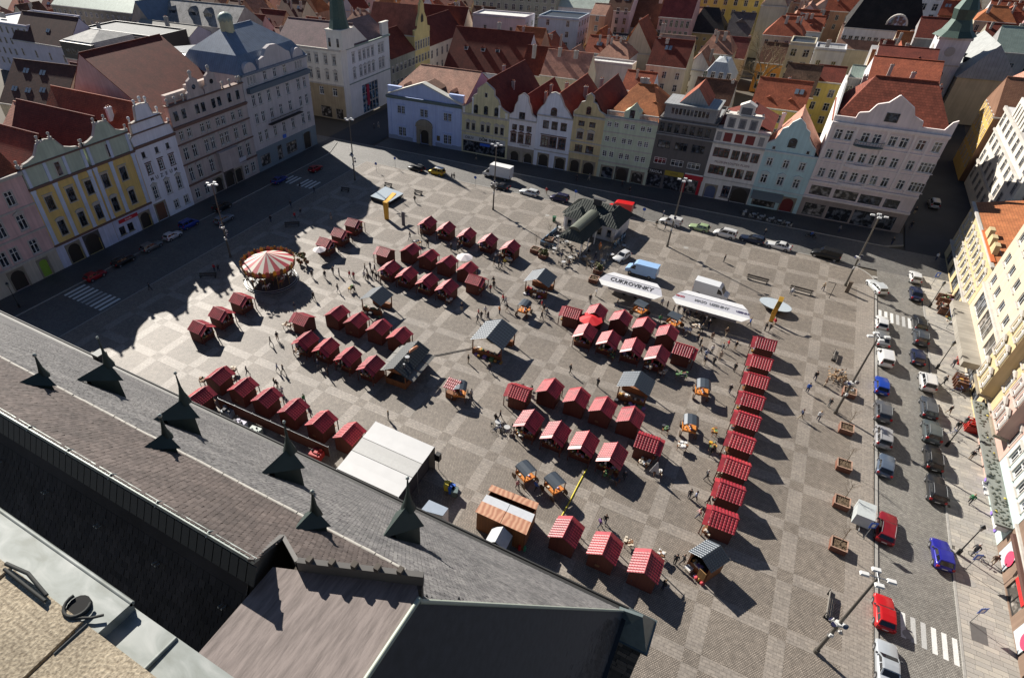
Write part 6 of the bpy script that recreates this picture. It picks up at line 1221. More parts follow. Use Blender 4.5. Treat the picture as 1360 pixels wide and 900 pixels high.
def grit():
    m, t, bs = nt('gritty sandstone'); n, l = t.nodes, t.links; tc = n.new('ShaderNodeTexCoord'); a = n.new('ShaderNodeTexNoise'); a.inputs['Scale'].default_value = 110; a.inputs['Detail'].default_value = 4; l.new(tc.outputs['Object'], a.inputs[0])
    c = n.new('ShaderNodeTexNoise'); c.inputs['Scale'].default_value = 7; c.inputs['Detail'].default_value = 6; l.new(tc.outputs['Object'], c.inputs[0])
    rp = n.new('ShaderNodeValToRGB'); rp.color_ramp.elements[0].position = .32; rp.color_ramp.elements[0].color = (.20,.16,.11,1); rp.color_ramp.elements[1].position = .68; rp.color_ramp.elements[1].color = (.47,.40,.29,1); l.new(a.outputs[0], rp.inputs[0])
    r2 = n.new('ShaderNodeValToRGB'); r2.color_ramp.elements[0].position = .3; r2.color_ramp.elements[0].color = (.7,.7,.7,1); r2.color_ramp.elements[1].position = .7; r2.color_ramp.elements[1].color = (1.1,1.1,1.1,1); l.new(c.outputs[0], r2.inputs[0])
    mx = n.new('ShaderNodeMix'); mx.data_type = 'RGBA'; mx.blend_type = 'MULTIPLY'; mx.inputs[0].default_value = 1; l.new(rp.outputs[0], mx.inputs[6]); l.new(r2.outputs[0], mx.inputs[7]); l.new(mx.outputs[2], bs.inputs['Base Color']); bs.inputs['Roughness'].default_value = .95
    bp = n.new('ShaderNodeBump'); bp.inputs['Strength'].default_value = .6; bp.inputs['Distance'].default_value = .006; l.new(a.outputs[0], bp.inputs['Height']); l.new(bp.outputs[0], bs.inputs['Normal']); return m
GRIT = grit(); j1, j2 = L_(15,763).x, L_(117,829).x; st = j2-j1; joints = [j1-3*st, j1-2*st, j1-st, j1, j2, j2+st, j2+2*st]
for a, c in zip(joints, joints[1:]):
    b = MB(); s = .0035; b.hexa([(a+s,yi-.6,LZ-.09),(c-s,yi-.6,LZ-.09),(c-s,yi,LZ-.09),(a+s,yi,LZ-.09)], [(a+s,yi-.6,LZ+.022),(c-s,yi-.6,LZ+.022),(c-s-.004,yi-.004,LZ+.018),(a+s+.004,yi-.004,LZ+.018)]); obj('stone', b, GRIT, tower)
b = MB(); b.box((joints[0],yi-.6,LZ-.08),(joints[-1],yi-.02,LZ+.008)); obj('mortar', b, flat('grey mortar', (.14,.13,.12), .9), tower)
h = L_(105,805, LZ+.012); b = MB(); b.tube([(h.x,h.y,LZ-.05),(h.x,h.y,LZ+.016)], .031, 16); do = obj('drain_hole', b, flat('hole black', (.006,.006,.006), .9), tower)
b = MB(); b.tube([(h.x+.034*math.cos(R_(q)),h.y+.034*math.sin(R_(q)),LZ+.022) for q in range(-200,60,20)], .005, 5); p1 = L_(8,748,LZ+.03); p2 = L_(62,790,LZ+.03); b.tube([p1, p1.lerp(p2,.5)+Vector((0,.012,.01)), p2], .006, 5); b.tube([p1+Vector((.012,-.012,0)), p2+Vector((.012,-.012,0))], .005, 5); p3 = L_(122,820,LZ+.02); b.tube([Vector((h.x+.02,h.y-.03,LZ+.02)), p3, p3+Vector((.02,.02,0))], .004, 5); obj('cable', b, flat('tarred cable', (.02,.022,.02), .8), tower)
b = MB(); q1, q2 = L_(116,828,LZ+.02), L_(72,868,LZ+.02); b.tube([q1,q1.lerp(q2,.5),q2], .0035, 4); obj('joint_seal', b, flat('dark joint seal', (.06,.065,.065), .8), tower)
# ------------------------------------------------------------------ market stalls
def crimson():
    m, t, bs = nt('crimson roof tin'); n, l = t.nodes, t.links; oi = n.new('ShaderNodeObjectInfo'); tc = n.new('ShaderNodeTexCoord'); ge = n.new('ShaderNodeNewGeometry')
    r1 = n.new('ShaderNodeValToRGB'); r1.color_ramp.elements[0].color = (.30,.018,.032,1); r1.color_ramp.elements[1].color = (.44,.035,.045,1); e = r1.color_ramp.elements.new(.5); e.color = (.36,.022,.036,1); l.new(oi.outputs['Random'], r1.inputs[0])
    a = n.new('ShaderNodeTexNoise'); a.inputs['Scale'].default_value = 1.3; a.inputs['Detail'].default_value = 6; ad = n.new('ShaderNodeVectorMath'); ad.operation = 'ADD'; l.new(tc.outputs['Object'], ad.inputs[0]); l.new(oi.outputs['Location'], ad.inputs[1]); l.new(ad.outputs[0], a.inputs[0])
    r2 = n.new('ShaderNodeValToRGB'); r2.color_ramp.elements[0].position = .33; r2.color_ramp.elements[0].color = (.62,.6,.6,1); r2.color_ramp.elements[1].position = .6; r2.color_ramp.elements[1].color = (1.05,1.05,1.05,1); l.new(a.outputs[0], r2.inputs[0])
    mx = n.new('ShaderNodeMix'); mx.data_type = 'RGBA'; mx.blend_type = 'MULTIPLY'; mx.inputs[0].default_value = 1; l.new(r1.outputs[0], mx.inputs[6]); l.new(r2.outputs[0], mx.inputs[7]); l.new(mx.outputs[2], bs.inputs['Base Color']); bs.inputs['Roughness'].default_value = .44; bs.inputs['Specular IOR Level'].default_value = .7; return m
CRIM = crimson(); BT = flat('black roof tin', (.03,.036,.04), .4, .2); CRIMC = flat('shaded crimson channel', (.11,.012,.016), .7, vary=.3); CRIMD = flat('dark crimson board', (.16,.016,.018), .6); BRED = wood('red brown boards', (.13,.032,.02)); OAK = wood('oiled boards', (.26,.10,.035)); TINB = flat('blue grey roof tin', (.055,.068,.085), .4, .2);  # channel crimson darkened: shade between the roof pans put into the colour
GOODS = [flat('goods '+n, c, .7) for n, c in (('cream',(.55,.48,.38)),('dark',(.05,.05,.06)),('ochre',(.45,.25,.06)),('red',(.42,.04,.05)),('green',(.10,.2,.08)),('violet',(.25,.16,.35)),('white',(.6,.6,.6)),('brown',(.2,.1,.05)))]
def tin_slope(mb, e0, e1, r0, r1, nx, ny, mi=0, h=.055):
    """pressed roof tin: raised pans laid from eave (e0,e1) to ridge (r0,r1)"""
    e0, e1, r0, r1 = map(Vector, (e0, e1, r0, r1)); n = (e1-e0).cross(r0-e0).normalized()
    if n.z < 0: n = -n
    mb.hexa([e0-n*.03, e1-n*.03, r1-n*.03, r0-n*.03], [e0, e1, r1, r0], mi+1)  # base slot darker than the pans, shade in the gaps painted in
    for i in range(nx):
        for j in range(ny):
            a0, a1 = i/nx+.30/nx, (i+1)/nx-.26/nx; b0, b1 = j/ny, (j+1)/ny-.13/ny
            P = lambda a, c: e0.lerp(e1, a).lerp(r0.lerp(r1, a), c)
            A, B_, C, D = P(a0-.24/nx, b0), P(a1+.20/nx, b0), P(a1+.20/nx, b1), P(a0-.24/nx, b1)
            A2, B2, C2, D2 = P(a0, b0)+n*h, P(a1, b0)+n*h, P(a1-.02/nx, b1)+n*h*.5, P(a0+.02/nx, b1)+n*h*.5
            mb.face([A2,B2,C2,D2], mi); mb.face([A,B_,B2,A2], mi); mb.face([B_,C,C2,B2], mi); mb.face([D,A,A2,D2], mi)
def heap(mb, x0, x1, y0, y1, z, n, rn, lo=.06, hi=.16, mats=8):
    for k in range(n):
        s = rn.uniform(lo, hi); x, y = rn.uniform(x0, x1), rn.uniform(y0, y1); m = rn.randrange(mats)
        if rn.random() < .6: mb.box((x-s,y-s,z),(x+s,y+s,z+s*rn.uniform(.6,2)), m)
        else: mb.ball((x,y,z+s*.7), s, 5, 3, m)
def stall_proto(kind, seedv, W=3.05, D=2.75, he=2.1, hr=3.05, roofm=CRIM, wallm=BRED, nx=8, ny=6):
    rn = random.Random(seedv); t = thing('market_stall', 'proto', 'market stall', (0,0,-200))
    b = MB(); hw, hd = W/2-.22, D/2-.15; th = .06
    b.box((-hw,hd-th,0),(hw,hd,he+.1)); b.slab([(-hw,he+.1),(hw,he+.1),(0,hr-.12)], hd-th, hd)
    for s in (-1, 1): b.box((s*hw-(th if s > 0 else 0),-hd,0),(s*hw+(0 if s > 0 else th),hd-th,he))
    if kind == 'back':
        b.box((-hw+th,-hd,0),(hw-th,-hd+th,.95)); 
    else: b.box((-hw+th,-hd,0),(hw-th,-hd+th,.95))
    b.slab([(-hw,he+.1),(hw,he+.1),(0,hr-.12)], -hd, -hd+th); b.box((-hw,-hd,he-.2),(hw,-hd+th,he+.098))
    obj('wall', b, wallm, t)
    b = MB(); b.box((-hw,-hd-.28,.95),(hw,-hd+.3,1.02)); obj('counter', b, OAK, t)
    for s in (-1, 1):
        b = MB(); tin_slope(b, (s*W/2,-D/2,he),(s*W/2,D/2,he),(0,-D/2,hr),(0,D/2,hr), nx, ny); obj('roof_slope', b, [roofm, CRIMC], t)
    b = MB(); b.tube([(0,-D/2-.03,hr+.02),(0,D/2+.03,hr+.02)], .06, 6); obj('ridge', b, roofm, t)
    b = MB()
    for s in (-1, 1):
        lo = [(s*W/2,-D/2-.55,he-.16),(s*W/2,-D/2-.03,he-.06),(0,-D/2-.03,hr-.06),(0,-D/2-.55,hr-.16)]; b.hexa([Vector(p)-Vector((0,0,.04)) for p in lo], lo)
    obj('canopy', b, roofm, t)
    b = MB(); heap(b, -hw+.1, hw-.1, -hd-.22, -hd+.25, 1.02, 26, rn); heap(b, -hw+.15, hw-.15, hd-.7, hd-.15, .6, 14, rn, .1, .25)
    for k in range(7): x = rn.uniform(-hw+.1, hw-.1); b.box((x-.12,-hd-.04,1.35),(x+.12,-hd,1.95), rn.randrange(8))
    o = obj('goods', b, GOODS, t); o['kind'] = 'stuff'
    for s in (-1, 1): b = MB(); b.box((s*hw-.05,-D/2-.5,0),(s*hw+.05,-D/2-.4,he-.1)); obj('post', b, wallm, t)
    return learn(t)
STALLS = [stall_proto('open', 1), stall_proto('open', 2), stall_proto('open', 3)]
ORD = ['first','second','third','fourth','fifth','sixth','seventh','eighth','ninth','tenth','eleventh','twelfth','thirteenth']
nst = 0
def put_stall(px, py, facing, label, group, jit=2.0):
    global nst
    p = g(px, py, 3.05); rot = {'S':0,'N':180,'W':-90,'E':90}[facing]+random.uniform(-jit, jit)
    o = dup(STALLS[nst % 3], (p.x, p.y, random.uniform(-.01,.02)), R_(rot), label); o['group'] = group; nst += 1; return o
def row_of(pts, facing, text, group):
    for k, (px, py) in enumerate(pts): put_stall(px, py, facing, text % ORD[k], group)
row_of([(264,428),(291,410),(318,391)], 'E', 'red-roofed stall facing right, %s from the front, below the carousel', 'three stalls by the carousel')
row_of([(431.6,316.7),(451,304.4),(469,291)], 'E', 'red-roofed stall facing right, %s from the front, behind the carousel', 'three stalls behind the carousel')
row_of([(445.5,411),(471.6,420.5),(501.8,430),(529.3,440.5)], 'N', 'red stall back, %s from the left, row behind the black sausage stall', 'left double row of stalls')
row_of([(405.6,445),(433.3,454),(462.7,466),(493.3,478)], 'S', 'red stall front, %s from the left, row leading to the black sausage stall', 'left double row of stalls')
put_stall(402, 418, 'W', 'red stall facing left that closes the double row by the sausage stall', 'left double row of stalls')
row_of([(287.8,494),(319.3,509),(351,523),(386.7,538),(424,554.7),(461.8,571)], 'N', 'red stall back, %s from the left, row between church roof and marquee', 'stalls along the church')
put_stall(262, 521, 'N', 'red stall half hidden by a church dormer beside the fenced yard', 'stalls along the church')
row_of([(568.4,290),(593.3,297.3),(620.9,305.6),(649.3,313.3),(679,322)], 'S', 'red stall front, %s from the left in the farthest row', 'farthest row of stalls')
row_of([(544,327),(568.4,335),(593.3,343),(620,351.8)], 'N', 'red stall back, %s from the left, middle row of the far block', 'far block of stalls')
row_of([(517.3,349.8),(541,358),(568.2,366.7),(594.4,375)], 'S', 'red stall front, %s from the left, front row of the far block', 'far block of stalls')
put_stall(511.6, 329.3, 'W', 'red-roofed stall facing left at the left end of the far block', 'far block of stalls')
put_stall(632, 366, 'E', 'red-roofed stall facing right at the right end of the far block', 'far block of stalls')
row_of([(793,409),(825.5,417.6),(856.7,427),(887.8,437.3)], 'N', 'red stall back, %s from the left, upper row below the white trailers', 'block of stalls below the white trailers')
row_of([(779,434.4),(810.7,444.4),(842.7,454.4),(875.5,464.4)], 'S', 'red stall front, %s from the left, lower row below the white trailers', 'block of stalls below the white trailers')
put_stall(762, 409, 'W', 'red-roofed stall facing left beside the bright red parasol', 'block of stalls below the white trailers')
put_stall(910, 458, 'E', 'red stall facing right, end of the block below the white trailers', 'block of stalls below the white trailers')
row_of([(731,510.7),(767,523.3),(801.8,536),(838.9,549.3)], 'N', 'red stall back, %s from the left, upper row of nearest double block', 'nearest double block of stalls')
row_of([(704.4,551.5),(740.4,567.3),(778,581),(816,596.4)], 'S', 'red stall front, %s from the left, lower row of nearest double block', 'nearest double block of stalls')
put_stall(692, 514, 'W', 'red-roofed stall facing left at the left end of the nearest double block', 'nearest double block of stalls')
put_stall(862, 580, 'E', 'red-roofed stall facing right at the right end of the nearest double block', 'nearest double block of stalls')
row_of([(753,701),(805,723),(860,746.6)], 'N', 'red stall back, %s from the left of three by the church corner', 'nearest three stalls')
row_of([(1019.6,450),(1013.9,474.7),(1008.9,498.5),(1002.5,525),(996.8,551.4),(988.9,580.4),(981.8,613.8),(974,646),(964,682.8)], 'W', 'red stall facing left, %s from the far end of the right column', 'single column of stalls on the right')
for s in STALLS:
    for c in list(s.children): bpy.data.objects.remove(c, do_unlink=True)
    ALL.remove(s); bpy.data.objects.remove(s, do_unlink=True)
# ------------------------------------------------------------------ grey-roofed kiosks
def kiosk(label, px, py, W, D, hr, he, rot=0, seedv=0, closed=False):
    p = g(px, py, hr); rn = random.Random(seedv); t = thing('market_kiosk', label, 'kiosk', (p.x, p.y, 0), R_(rot), 'grey-roofed kiosks')
    for s in (-1, 1): b = MB(); tin_slope(b, (s*W/2,-D/2,he),(s*W/2,D/2,he),(0,-D/2,hr),(0,D/2,hr), 9, 7, h=.03); obj('roof_slope', b, [TINB, BT], t)
    for sx in (-1, 1):
        for sy in (-1, 1): b = MB(); b.box((sx*(W/2-.35)-.07,sy*(D/2-.3)-.07,0),(sx*(W/2-.35)+.07,sy*(D/2-.3)+.07,he+.1)); obj('post', b, OAK, t)
    b = MB(); b.box((-W/2+.4,-D/2+.35,0),(W/2-.4,-D/2+.9,.95)); b.box((-W/2+.4,D/2-.9,0),(W/2-.4,D/2-.35,1.9 if closed else .95)); obj('counter', b, OAK, t)
    b = MB(); heap(b, -W/2+.5, W/2-.5, -D/2+.4, -D/2+.85, .95, 24, rn, .08, .22); heap(b, -W/2+.2, W/2-.2, -D/2-.1, -D/2+.2, 0, 10, rn, .15, .35); o = obj('goods', b, GOODS, t); o['kind'] = 'stuff'
    return t
kiosk('big grey-roofed kiosk standing alone in the middle of the market', 657, 435.6, 5.4, 5.6, 4.0, 2.7, 0, 5)
kiosk('grey-roofed open kiosk with orange flower pots left of the middle, near the crowd', 499.5, 387, 4.3, 4.0, 3.6, 2.5, 0, 6)
kiosk('grey-roofed kiosk full of red flowers below the pavilion with green roofs', 719, 363, 4.6, 4.2, 3.6, 2.5, 0, 7)
kiosk('grey-roofed kiosk with straw-coloured goods between the two right-hand stall blocks', 847, 502, 4.4, 3.6, 3.6, 2.6, 0, 8)
kiosk('grey-roofed timber hut with an open counter at the near end of the stall column', 945, 732, 2.9, 2.9, 3.2, 2.45, -30, 9, True)
hut = ALL[-1]; b = MB(); b.box((-1.2,-1.2,0),(-1.1,1.2,2.4)); b.box((-1.1,1.1,0),(1.2,1.2,2.4)); b.box((1.1,-1.2,0),(1.2,1.1,2.4)); obj('wall', b, OAK, hut); b = MB(); b.box((.3,-1.5,.4),(1.1,-1.42,1.7)); obj('shutter', b, wood('light board', (.42,.24,.09)), hut)
# black sausage stall
p = g(539.5, 470, 3.6); t = thing('sausage_stall', 'long black-roofed grill stall with a sausage sculpture on its roof', 'food stall', (p.x, p.y, 0), R_(2))
for s in (-1, 1): b = MB(); tin_slope(b, (s*2.0,-3.6,2.5),(s*2.0,3.6,2.5),(0,-3.6,3.6),(0,3.6,3.6), 14, 6, h=.03); obj('roof_slope', b, [BT, BLACK], t)
b = MB(); b.box((-1.6,3.2,0),(1.6,3.3,2.5)); b.box((-1.65,-3.3,0),(-1.55,3.2,1.0)); b.box((1.55,-3.3,0),(1.65,3.2,1.0)); b.slab([(-1.6,2.5),(1.6,2.5),(0,3.4)], -3.3, -3.2); b.box((-1.6,-3.3,0),(1.6,-3.2,1.1)); obj('wall', b, OAK, t)
for s in (-1, 1):
    for k in range(3):
        b = MB(); y0 = -3.3+2.2*k; b.hexa([(s*1.65,y0,2.3),(s*1.65,y0+2.1,2.3),(s*3.0,y0+2.1,1.95),(s*3.0,y0,1.95)], [(s*1.65,y0,2.34),(s*1.65,y0+2.1,2.34),(s*3.0,y0+2.1,1.99),(s*3.0,y0,1.99)]); obj('flap', b, wood('grey flap boards', (.20,.20,.19)), t)
b = MB(); b.tube([(.35,.3,3.75),(.45,.6,3.95),(.62,1.2,4.0),(.75,1.9,3.9),(.75,2.2,3.72)], [.08,.2,.22,.2,.08], 10); obj('sausage_sculpture', b, flat('sausage', (.55,.24,.12), .45), t)
b = MB(); b.cyl((.7,-.9,3.1), .25, .8, 12); b.cyl((.7,-.9,3.9), .36, .12, 12); b.cyl((.9,-2.2,3.0), .16, .7, 10); obj('vent', b, STEEL, t)
for sx in (-1.6, 1.6):
    for sy in (-3.2, 0, 3.2): b = MB(); b.box((sx-.07,sy-.07,0),(sx+.07,sy+.07,2.5)); obj('post', b, OAK, t)
# little sales carts with a roof over an orange trestle
def cart_proto():
    t = thing('sales_cart', 'p', 'sales cart', (0,0,-200)); OR = flat('orange wood', (.55,.19,.03), .6)
    b = MB()
    for s in (-1, 1):
        arc = [(s*.95*math.sin(R_(q)), 1.95+.5*math.cos(R_(q))) for q in (0, 35, 70, 88)]
        for a, c in zip(arc, arc[1:]): b.hexa([(a[0],-1.0,a[1]-.04),(c[0],-1.0,c[1]-.04),(c[0],1.0,c[1]-.04),(a[0],1.0,a[1]-.04)], [(a[0],-1.0,a[1]),(c[0],-1.0,c[1]),(c[0],1.0,c[1]),(a[0],1.0,a[1])])
    obj('roof', b, TINB, t); b = MB(); b.box((-.85,-.9,.8),(.85,.9,.9)); b.box((-.85,-.95,.9),(.85,-.9,1.1)); b.box((-.85,.9,.9),(.85,.95,1.1)); obj('tray', b, OR, t)
    for sx in (-.8, .8):
        for sy in (-.85, .85): b = MB(); b.box((sx-.045,sy-.045,0),(sx+.045,sy+.045,2.05)); obj('post', b, OAK, t)
    b = MB()
    for sy in (-.5, .5): b.tube([(-1.05,sy*1.9,.4),(-.97,sy*1.9,.4)], .4, 14); b.tube([(.97,sy*1.9,.4),(1.05,sy*1.9,.4)], .4, 14)
    obj('wheel', b, flat('dark wheel wood', (.08,.05,.03), .7), t)
    b = MB(); heap(b, -.7, .7, -.7, .7, .9, 12, random.Random(3), .06, .16); o = obj('goods', b, GOODS, t); o['kind'] = 'stuff'; return learn(t)
CART = cart_proto()
for px, py, r, lab in ((611,511,20,'cart with a dark roof behind the small red booth in the centre'),(697,402,0,'cart with a dark roof up beside the flower kiosk'),(853,402,70,'orange cart with a dark roof below the left white trailer'),(898,418,70,'orange cart with a dark roof below the right white trailer'),(935.6,509,10,'cart with a dark roof beside the stall end, left of the right-hand column'),(919,557,10,'orange cart with a dark roof beside the flower stands, left of the right-hand column'),(699.5,620,60,'cart with a dark roof and orange trestle, left of the pair above the copper pavilion'),(738,636,60,'cart with a dark roof and orange trestle, right of the pair above the copper pavilion')):
    p = g(px, py, 2.3); dup(CART, (p.x, p.y, 0), R_(r), lab)['group'] = 'little sales carts'
for c in list(CART.children): bpy.data.objects.remove(c, do_unlink=True)
ALL.remove(CART); bpy.data.objects.remove(CART, do_unlink=True)
p = g(601, 526, 0); t = thing('ticket_booth', 'small red-roofed wooden booth in the centre of the market', 'booth', (p.x, p.y, 0))
b = MB(); b.box((-.75,-.7,0),(.75,.7,1.0)); b.box((-.75,.6,1.0),(.75,.7,2.1)); 
for s in (-.7,.7): b.box((s-.05,-.7,1.0),(s+.05,-.6,2.1))
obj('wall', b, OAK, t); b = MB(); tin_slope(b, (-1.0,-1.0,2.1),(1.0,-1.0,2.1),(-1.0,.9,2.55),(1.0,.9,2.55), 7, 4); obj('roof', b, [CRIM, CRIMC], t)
# ------------------------------------------------------------------ marquee, pavilion and tents
CANV = flat('white canvas', (.52,.52,.52), .6, vary=.08, scale=.8)
def P3(px, py, z): return g(px, py, z)
c = [P3(447,622,4.0), P3(529,660,4.0), P3(577,593,4.0), P3(499,559,4.0)]; o0 = c[0].copy(); t = thing('marquee', 'large white marquee with a three-strip roof next to the church eaves', 'tent', (o0.x, o0.y, 0))
q = [p-Vector((o0.x,o0.y,0)) for p in c]
for k, (a0, a1) in enumerate(((0,.37),(.37,.64),(.64,1))):
    A, B_, C, D = q[0].lerp(q[3], a0+.004), q[1].lerp(q[2], a0+.004), q[1].lerp(q[2], a1-.004), q[0].lerp(q[3], a1-.004); b = MB(); n = 9
    for i in range(n):
        P = [A.lerp(B_, i/n), A.lerp(B_, (i+1)/n), D.lerp(C, (i+1)/n), D.lerp(C, i/n)]; sag = Vector((0,0,-.05)); M0, M1 = (P[0]+P[3])/2+sag, (P[1]+P[2])/2+sag
        b.face([P[0],P[1],M1,M0], 0, True); b.face([M0,M1,P[2],P[3]], 0, True)
    obj('roof_sheet', b, [CANV, flat('greyer canvas', (.41,.41,.40), .6), CANV][k] if k != 1 else MATS.get('greyer canvas') or flat('greyer canvas', (.41,.41,.40), .6), t)
b = MB()
def wallq(A, B_, top, bot): b.face([(A.x,A.y,bot),(B_.x,B_.y,bot),(B_.x,B_.y,top),(A.x,A.y,top)])
ins = .08
wallq(q[0],q[1],3.95,0); wallq(q[2],q[3],3.95,0); wallq(q[3],q[0],3.95,0); obj('wall', b, flat('beige canvas', (.42,.39,.33), .8), t)
for A in q+[q[1].lerp(q[2],.5)]: b = MB(); b.tube([(A.x,A.y,0),(A.x,A.y,3.97)], .06, 6); obj('pole', b, STEEL, t)
b = MB(); A, B_ = q[1].lerp(q[2],.05), q[1].lerp(q[2],.95); wallq(A-Vector((.6,0,0)), B_-Vector((.6,0,0)), 3.9, 0); obj('shade_sheet', b, flat('dark curtain', (.05,.05,.055), .8), t)  # dark sheet set in the open end, its colour standing for the shade inside
p = g(578, 603, 2.6); b = MB(); b.box((-.3,-.3,1.7),(.3,.3,2.8)); b.tube([(0,0,0),(0,0,1.7)], .04, 6); tag(obj('loudspeaker', b, BLACK, None, (p.x+.35,p.y+.1,0)), 'black loudspeaker on a stand at the right corner of the white marquee', 'loudspeaker')
c = [P3(498/1*0+631,679,3.2), P3(699,710,3.2), P3(715.5,669,3.2), P3(653,644.5,3.2)]; o0 = c[0]; q = [p-Vector((o0.x,o0.y,0)) for p in c]; t = thing('pavilion', 'wooden bar pavilion with rippled copper roof strips and a glass middle', 'pavilion', (o0.x, o0.y, 0))
def copper():
    m, tt, bs = nt('rippled copper'); n, l = tt.nodes, tt.links; uv = n.new('ShaderNodeUVMap'); w = n.new('ShaderNodeTexWave'); w.inputs['Scale'].default_value = .55; w.inputs['Distortion'].default_value = 6; w.inputs['Detail'].default_value = 2; l.new(uv.outputs[0], w.inputs[0])
    rp = n.new('ShaderNodeValToRGB'); rp.color_ramp.elements[0].color = (.36,.16,.095,1); rp.color_ramp.elements[1].color = (.52,.30,.19,1); l.new(w.outputs[0], rp.inputs[0]); l.new(rp.outputs[0], bs.inputs['Base Color']); bs.inputs['Metallic'].default_value = .15; bs.inputs['Roughness'].default_value = .55
    bp = n.new('ShaderNodeBump'); bp.inputs['Strength'].default_value = .2; bp.inputs['Distance'].default_value = .03; l.new(w.outputs[0], bp.inputs['Height']); l.new(bp.outputs[0], bs.inputs['Normal']); return m
COP = copper()
for a0, a1, dz, mt, nm in ((0,.40,0,COP,'roof_strip'),(.41,.68,-.12,flat('frosted glazing', (.52,.54,.57), .3),'skylight'),(.78,1.0,.18,COP,'roof_strip')):
    for h0, h1 in ((0,.495),(.505,1)):
        A, B_, C, D = [q[0].lerp(q[1],h).lerp(q[3].lerp(q[2],h), a)+Vector((0,0,dz)) for h, a in ((h0,a0),(h1,a0),(h1,a1),(h0,a1))]; b = MB(); b.hexa([v-Vector((0,0,.06)) for v in (A,B_,C,D)], [A,B_,C,D]); obj(nm, b, mt, t)
b = MB(); I = [v.lerp(sum(q, Vector())/4, .06) for v in q]
for A, B_ in ((I[0],I[1]),(I[1],I[2]),(I[2],I[3]),(I[3],I[0])): b.hexa([(A.x,A.y,0),(B_.x,B_.y,0),(B_.x+.05,B_.y+.05,0),(A.x+.05,A.y+.05,0)], [(A.x,A.y,3.02),(B_.x,B_.y,3.02),(B_.x+.05,B_.y+.05,3.02),(A.x+.05,A.y+.05,3.02)])
obj('wall', b, OAK, t)
def boxtent(name, label, cat, pts, z, mats, ridge=0):
    c = [P3(x, y, z) for x, y in pts]; o0 = c[0]; q = [p-Vector((o0.x,o0.y,0)) for p in c]; t = thing(name, label, cat, (o0.x, o0.y, 0)); b = MB()
    if ridge:
        A, B_ = (q[0]+q[1])/2+Vector((0,0,ridge)), (q[3]+q[2])/2+Vector((0,0,ridge)); b.face([q[0],A,B_,q[3]]); b.face([A,q[1],q[2],B_])
    else: b.hexa([v-Vector((0,0,.1)) for v in q], q)
    obj('roof', b, mats[0], t); b = MB()
    for A, B_ in zip(q, q[1:]+q[:1]): b.face([(A.x,A.y,0),(B_.x,B_.y,0),(B_.x,B_.y,z-.1),(A.x,A.y,z-.1)])
    obj('wall', b, mats[1], t); return t
boxtent('site_container', 'white site container with a bluish flat roof beside the marquee', 'container', [(559,676.7),(588,684.5),(595.5,674.5),(570,663.3)], 2.5, [flat('bluish roof film', (.30,.35,.42), .35), WHITE])
boxtent('market_tent', 'small grey pitched tent in front of the copper-roofed pavilion', 'tent', [(643,720.5),(671,731),(681,711),(654.5,700)], 2.4, [flat('silver grey canvas', (.40,.41,.42), .5, vary=.25, scale=2), flat('dark canvas', (.05,.06,.065), .7)], .9)
# fenced yard behind the stalls along the church
F0, F1, F2 = g(289,529,1.8), g(379,570,1.8), g(436,594,1.8)
t = thing('fence', 'red-brown board fence with steel frames round the yard beside the church roof', 'fence', (F0.x, F0.y, 0)); L = (F2-F0).length; d = (F2-F0).normalized(); nb = 60
bm_ = MB(); bm_.box((0,-.02,.05),(L/nb-.03,.02,1.8)); bme = bm_.mesh('board', [wood('fence board', (.14,.045,.03), .1)])
ang = math.atan2(d.y, d.x)
for k in range(nb): pp = d*(L*k/nb); obj('board', bme, t, (pp.x, pp.y, random.uniform(-.01,.01)), ang)
b = MB(); b.tube([(0,0,1.84),(d.x*L,d.y*L,1.84)], .04, 6)
for k in range(7): pp = d*(L*k/6); b.tube([(pp.x,pp.y+.06,0),(pp.x,pp.y+.06,1.95)], .035, 6)
obj('rail', b, STEEL, t)
for px, py, lab, m in ((302,545,'grey covered pallet behind the fence','grey tarp'),(318,562,'lilac crate behind the fence','lilac crate'),(338,571,'pale bundle behind the fence','pale bundle'),(420,601,'red and steel drinks machine at the end of the fenced yard','red machine')):
    p = g(px, py, .8); b = MB(); b.box((-.8,-.6,0),(.8,.6,.9)); heap(b, -.7,.7,-.5,.5,.9,6,random.Random(px),.1,.25,2); tag(obj('crate', b, [flat(m, {'grey tarp':(.22,.24,.28),'lilac crate':(.42,.40,.5),'pale bundle':(.35,.4,.37),'red machine':(.4,.03,.03)}[m], .6), GOODS[1]], None, (p.x,p.y,0), .1), lab, 'crate')
# ------------------------------------------------------------------ carousel
p = g(361, 372, 0); t = thing('carousel', 'carousel with a red and white striped canopy at the edge of the shade', 'carousel', (p.x, p.y, 0)); R = 4.6
b = MB(); b.cyl((0,0,0), R+.25, .25, 40); b.cyl((0,0,.25), R, .2, 40); obj('platform', b, [flat('black deck', (.05,.05,.055), .4)], t)
b = MB(); 
for r_, z in ((R+.26,.2),(R+.01,.43)): b.tube([(r_*math.cos(2*math.pi*k/40),r_*math.sin(2*math.pi*k/40),z) for k in range(41)], .035, 5)
obj('rim', b, flat('bright rim', (.6,.6,.58), .35, .5), t)
b = MB(); n = 24
for k in range(n):
    a0, a1 = 2*math.pi*k/n, 2*math.pi*(k+1)/n; P = lambda r, a, z: (r*math.cos(a), r*math.sin(a), z)
    b.face([P(R+.1,a0,3.6),P(R+.1,a1,3.6),P(.15,a1,5.6),P(.15,a0,5.6)], k % 2)
obj('canopy', b, [flat('carousel red', (.40,.03,.05), .6), flat('carousel cream', (.60,.57,.48), .6)], t)
b = MB(); rn = random.Random(2)
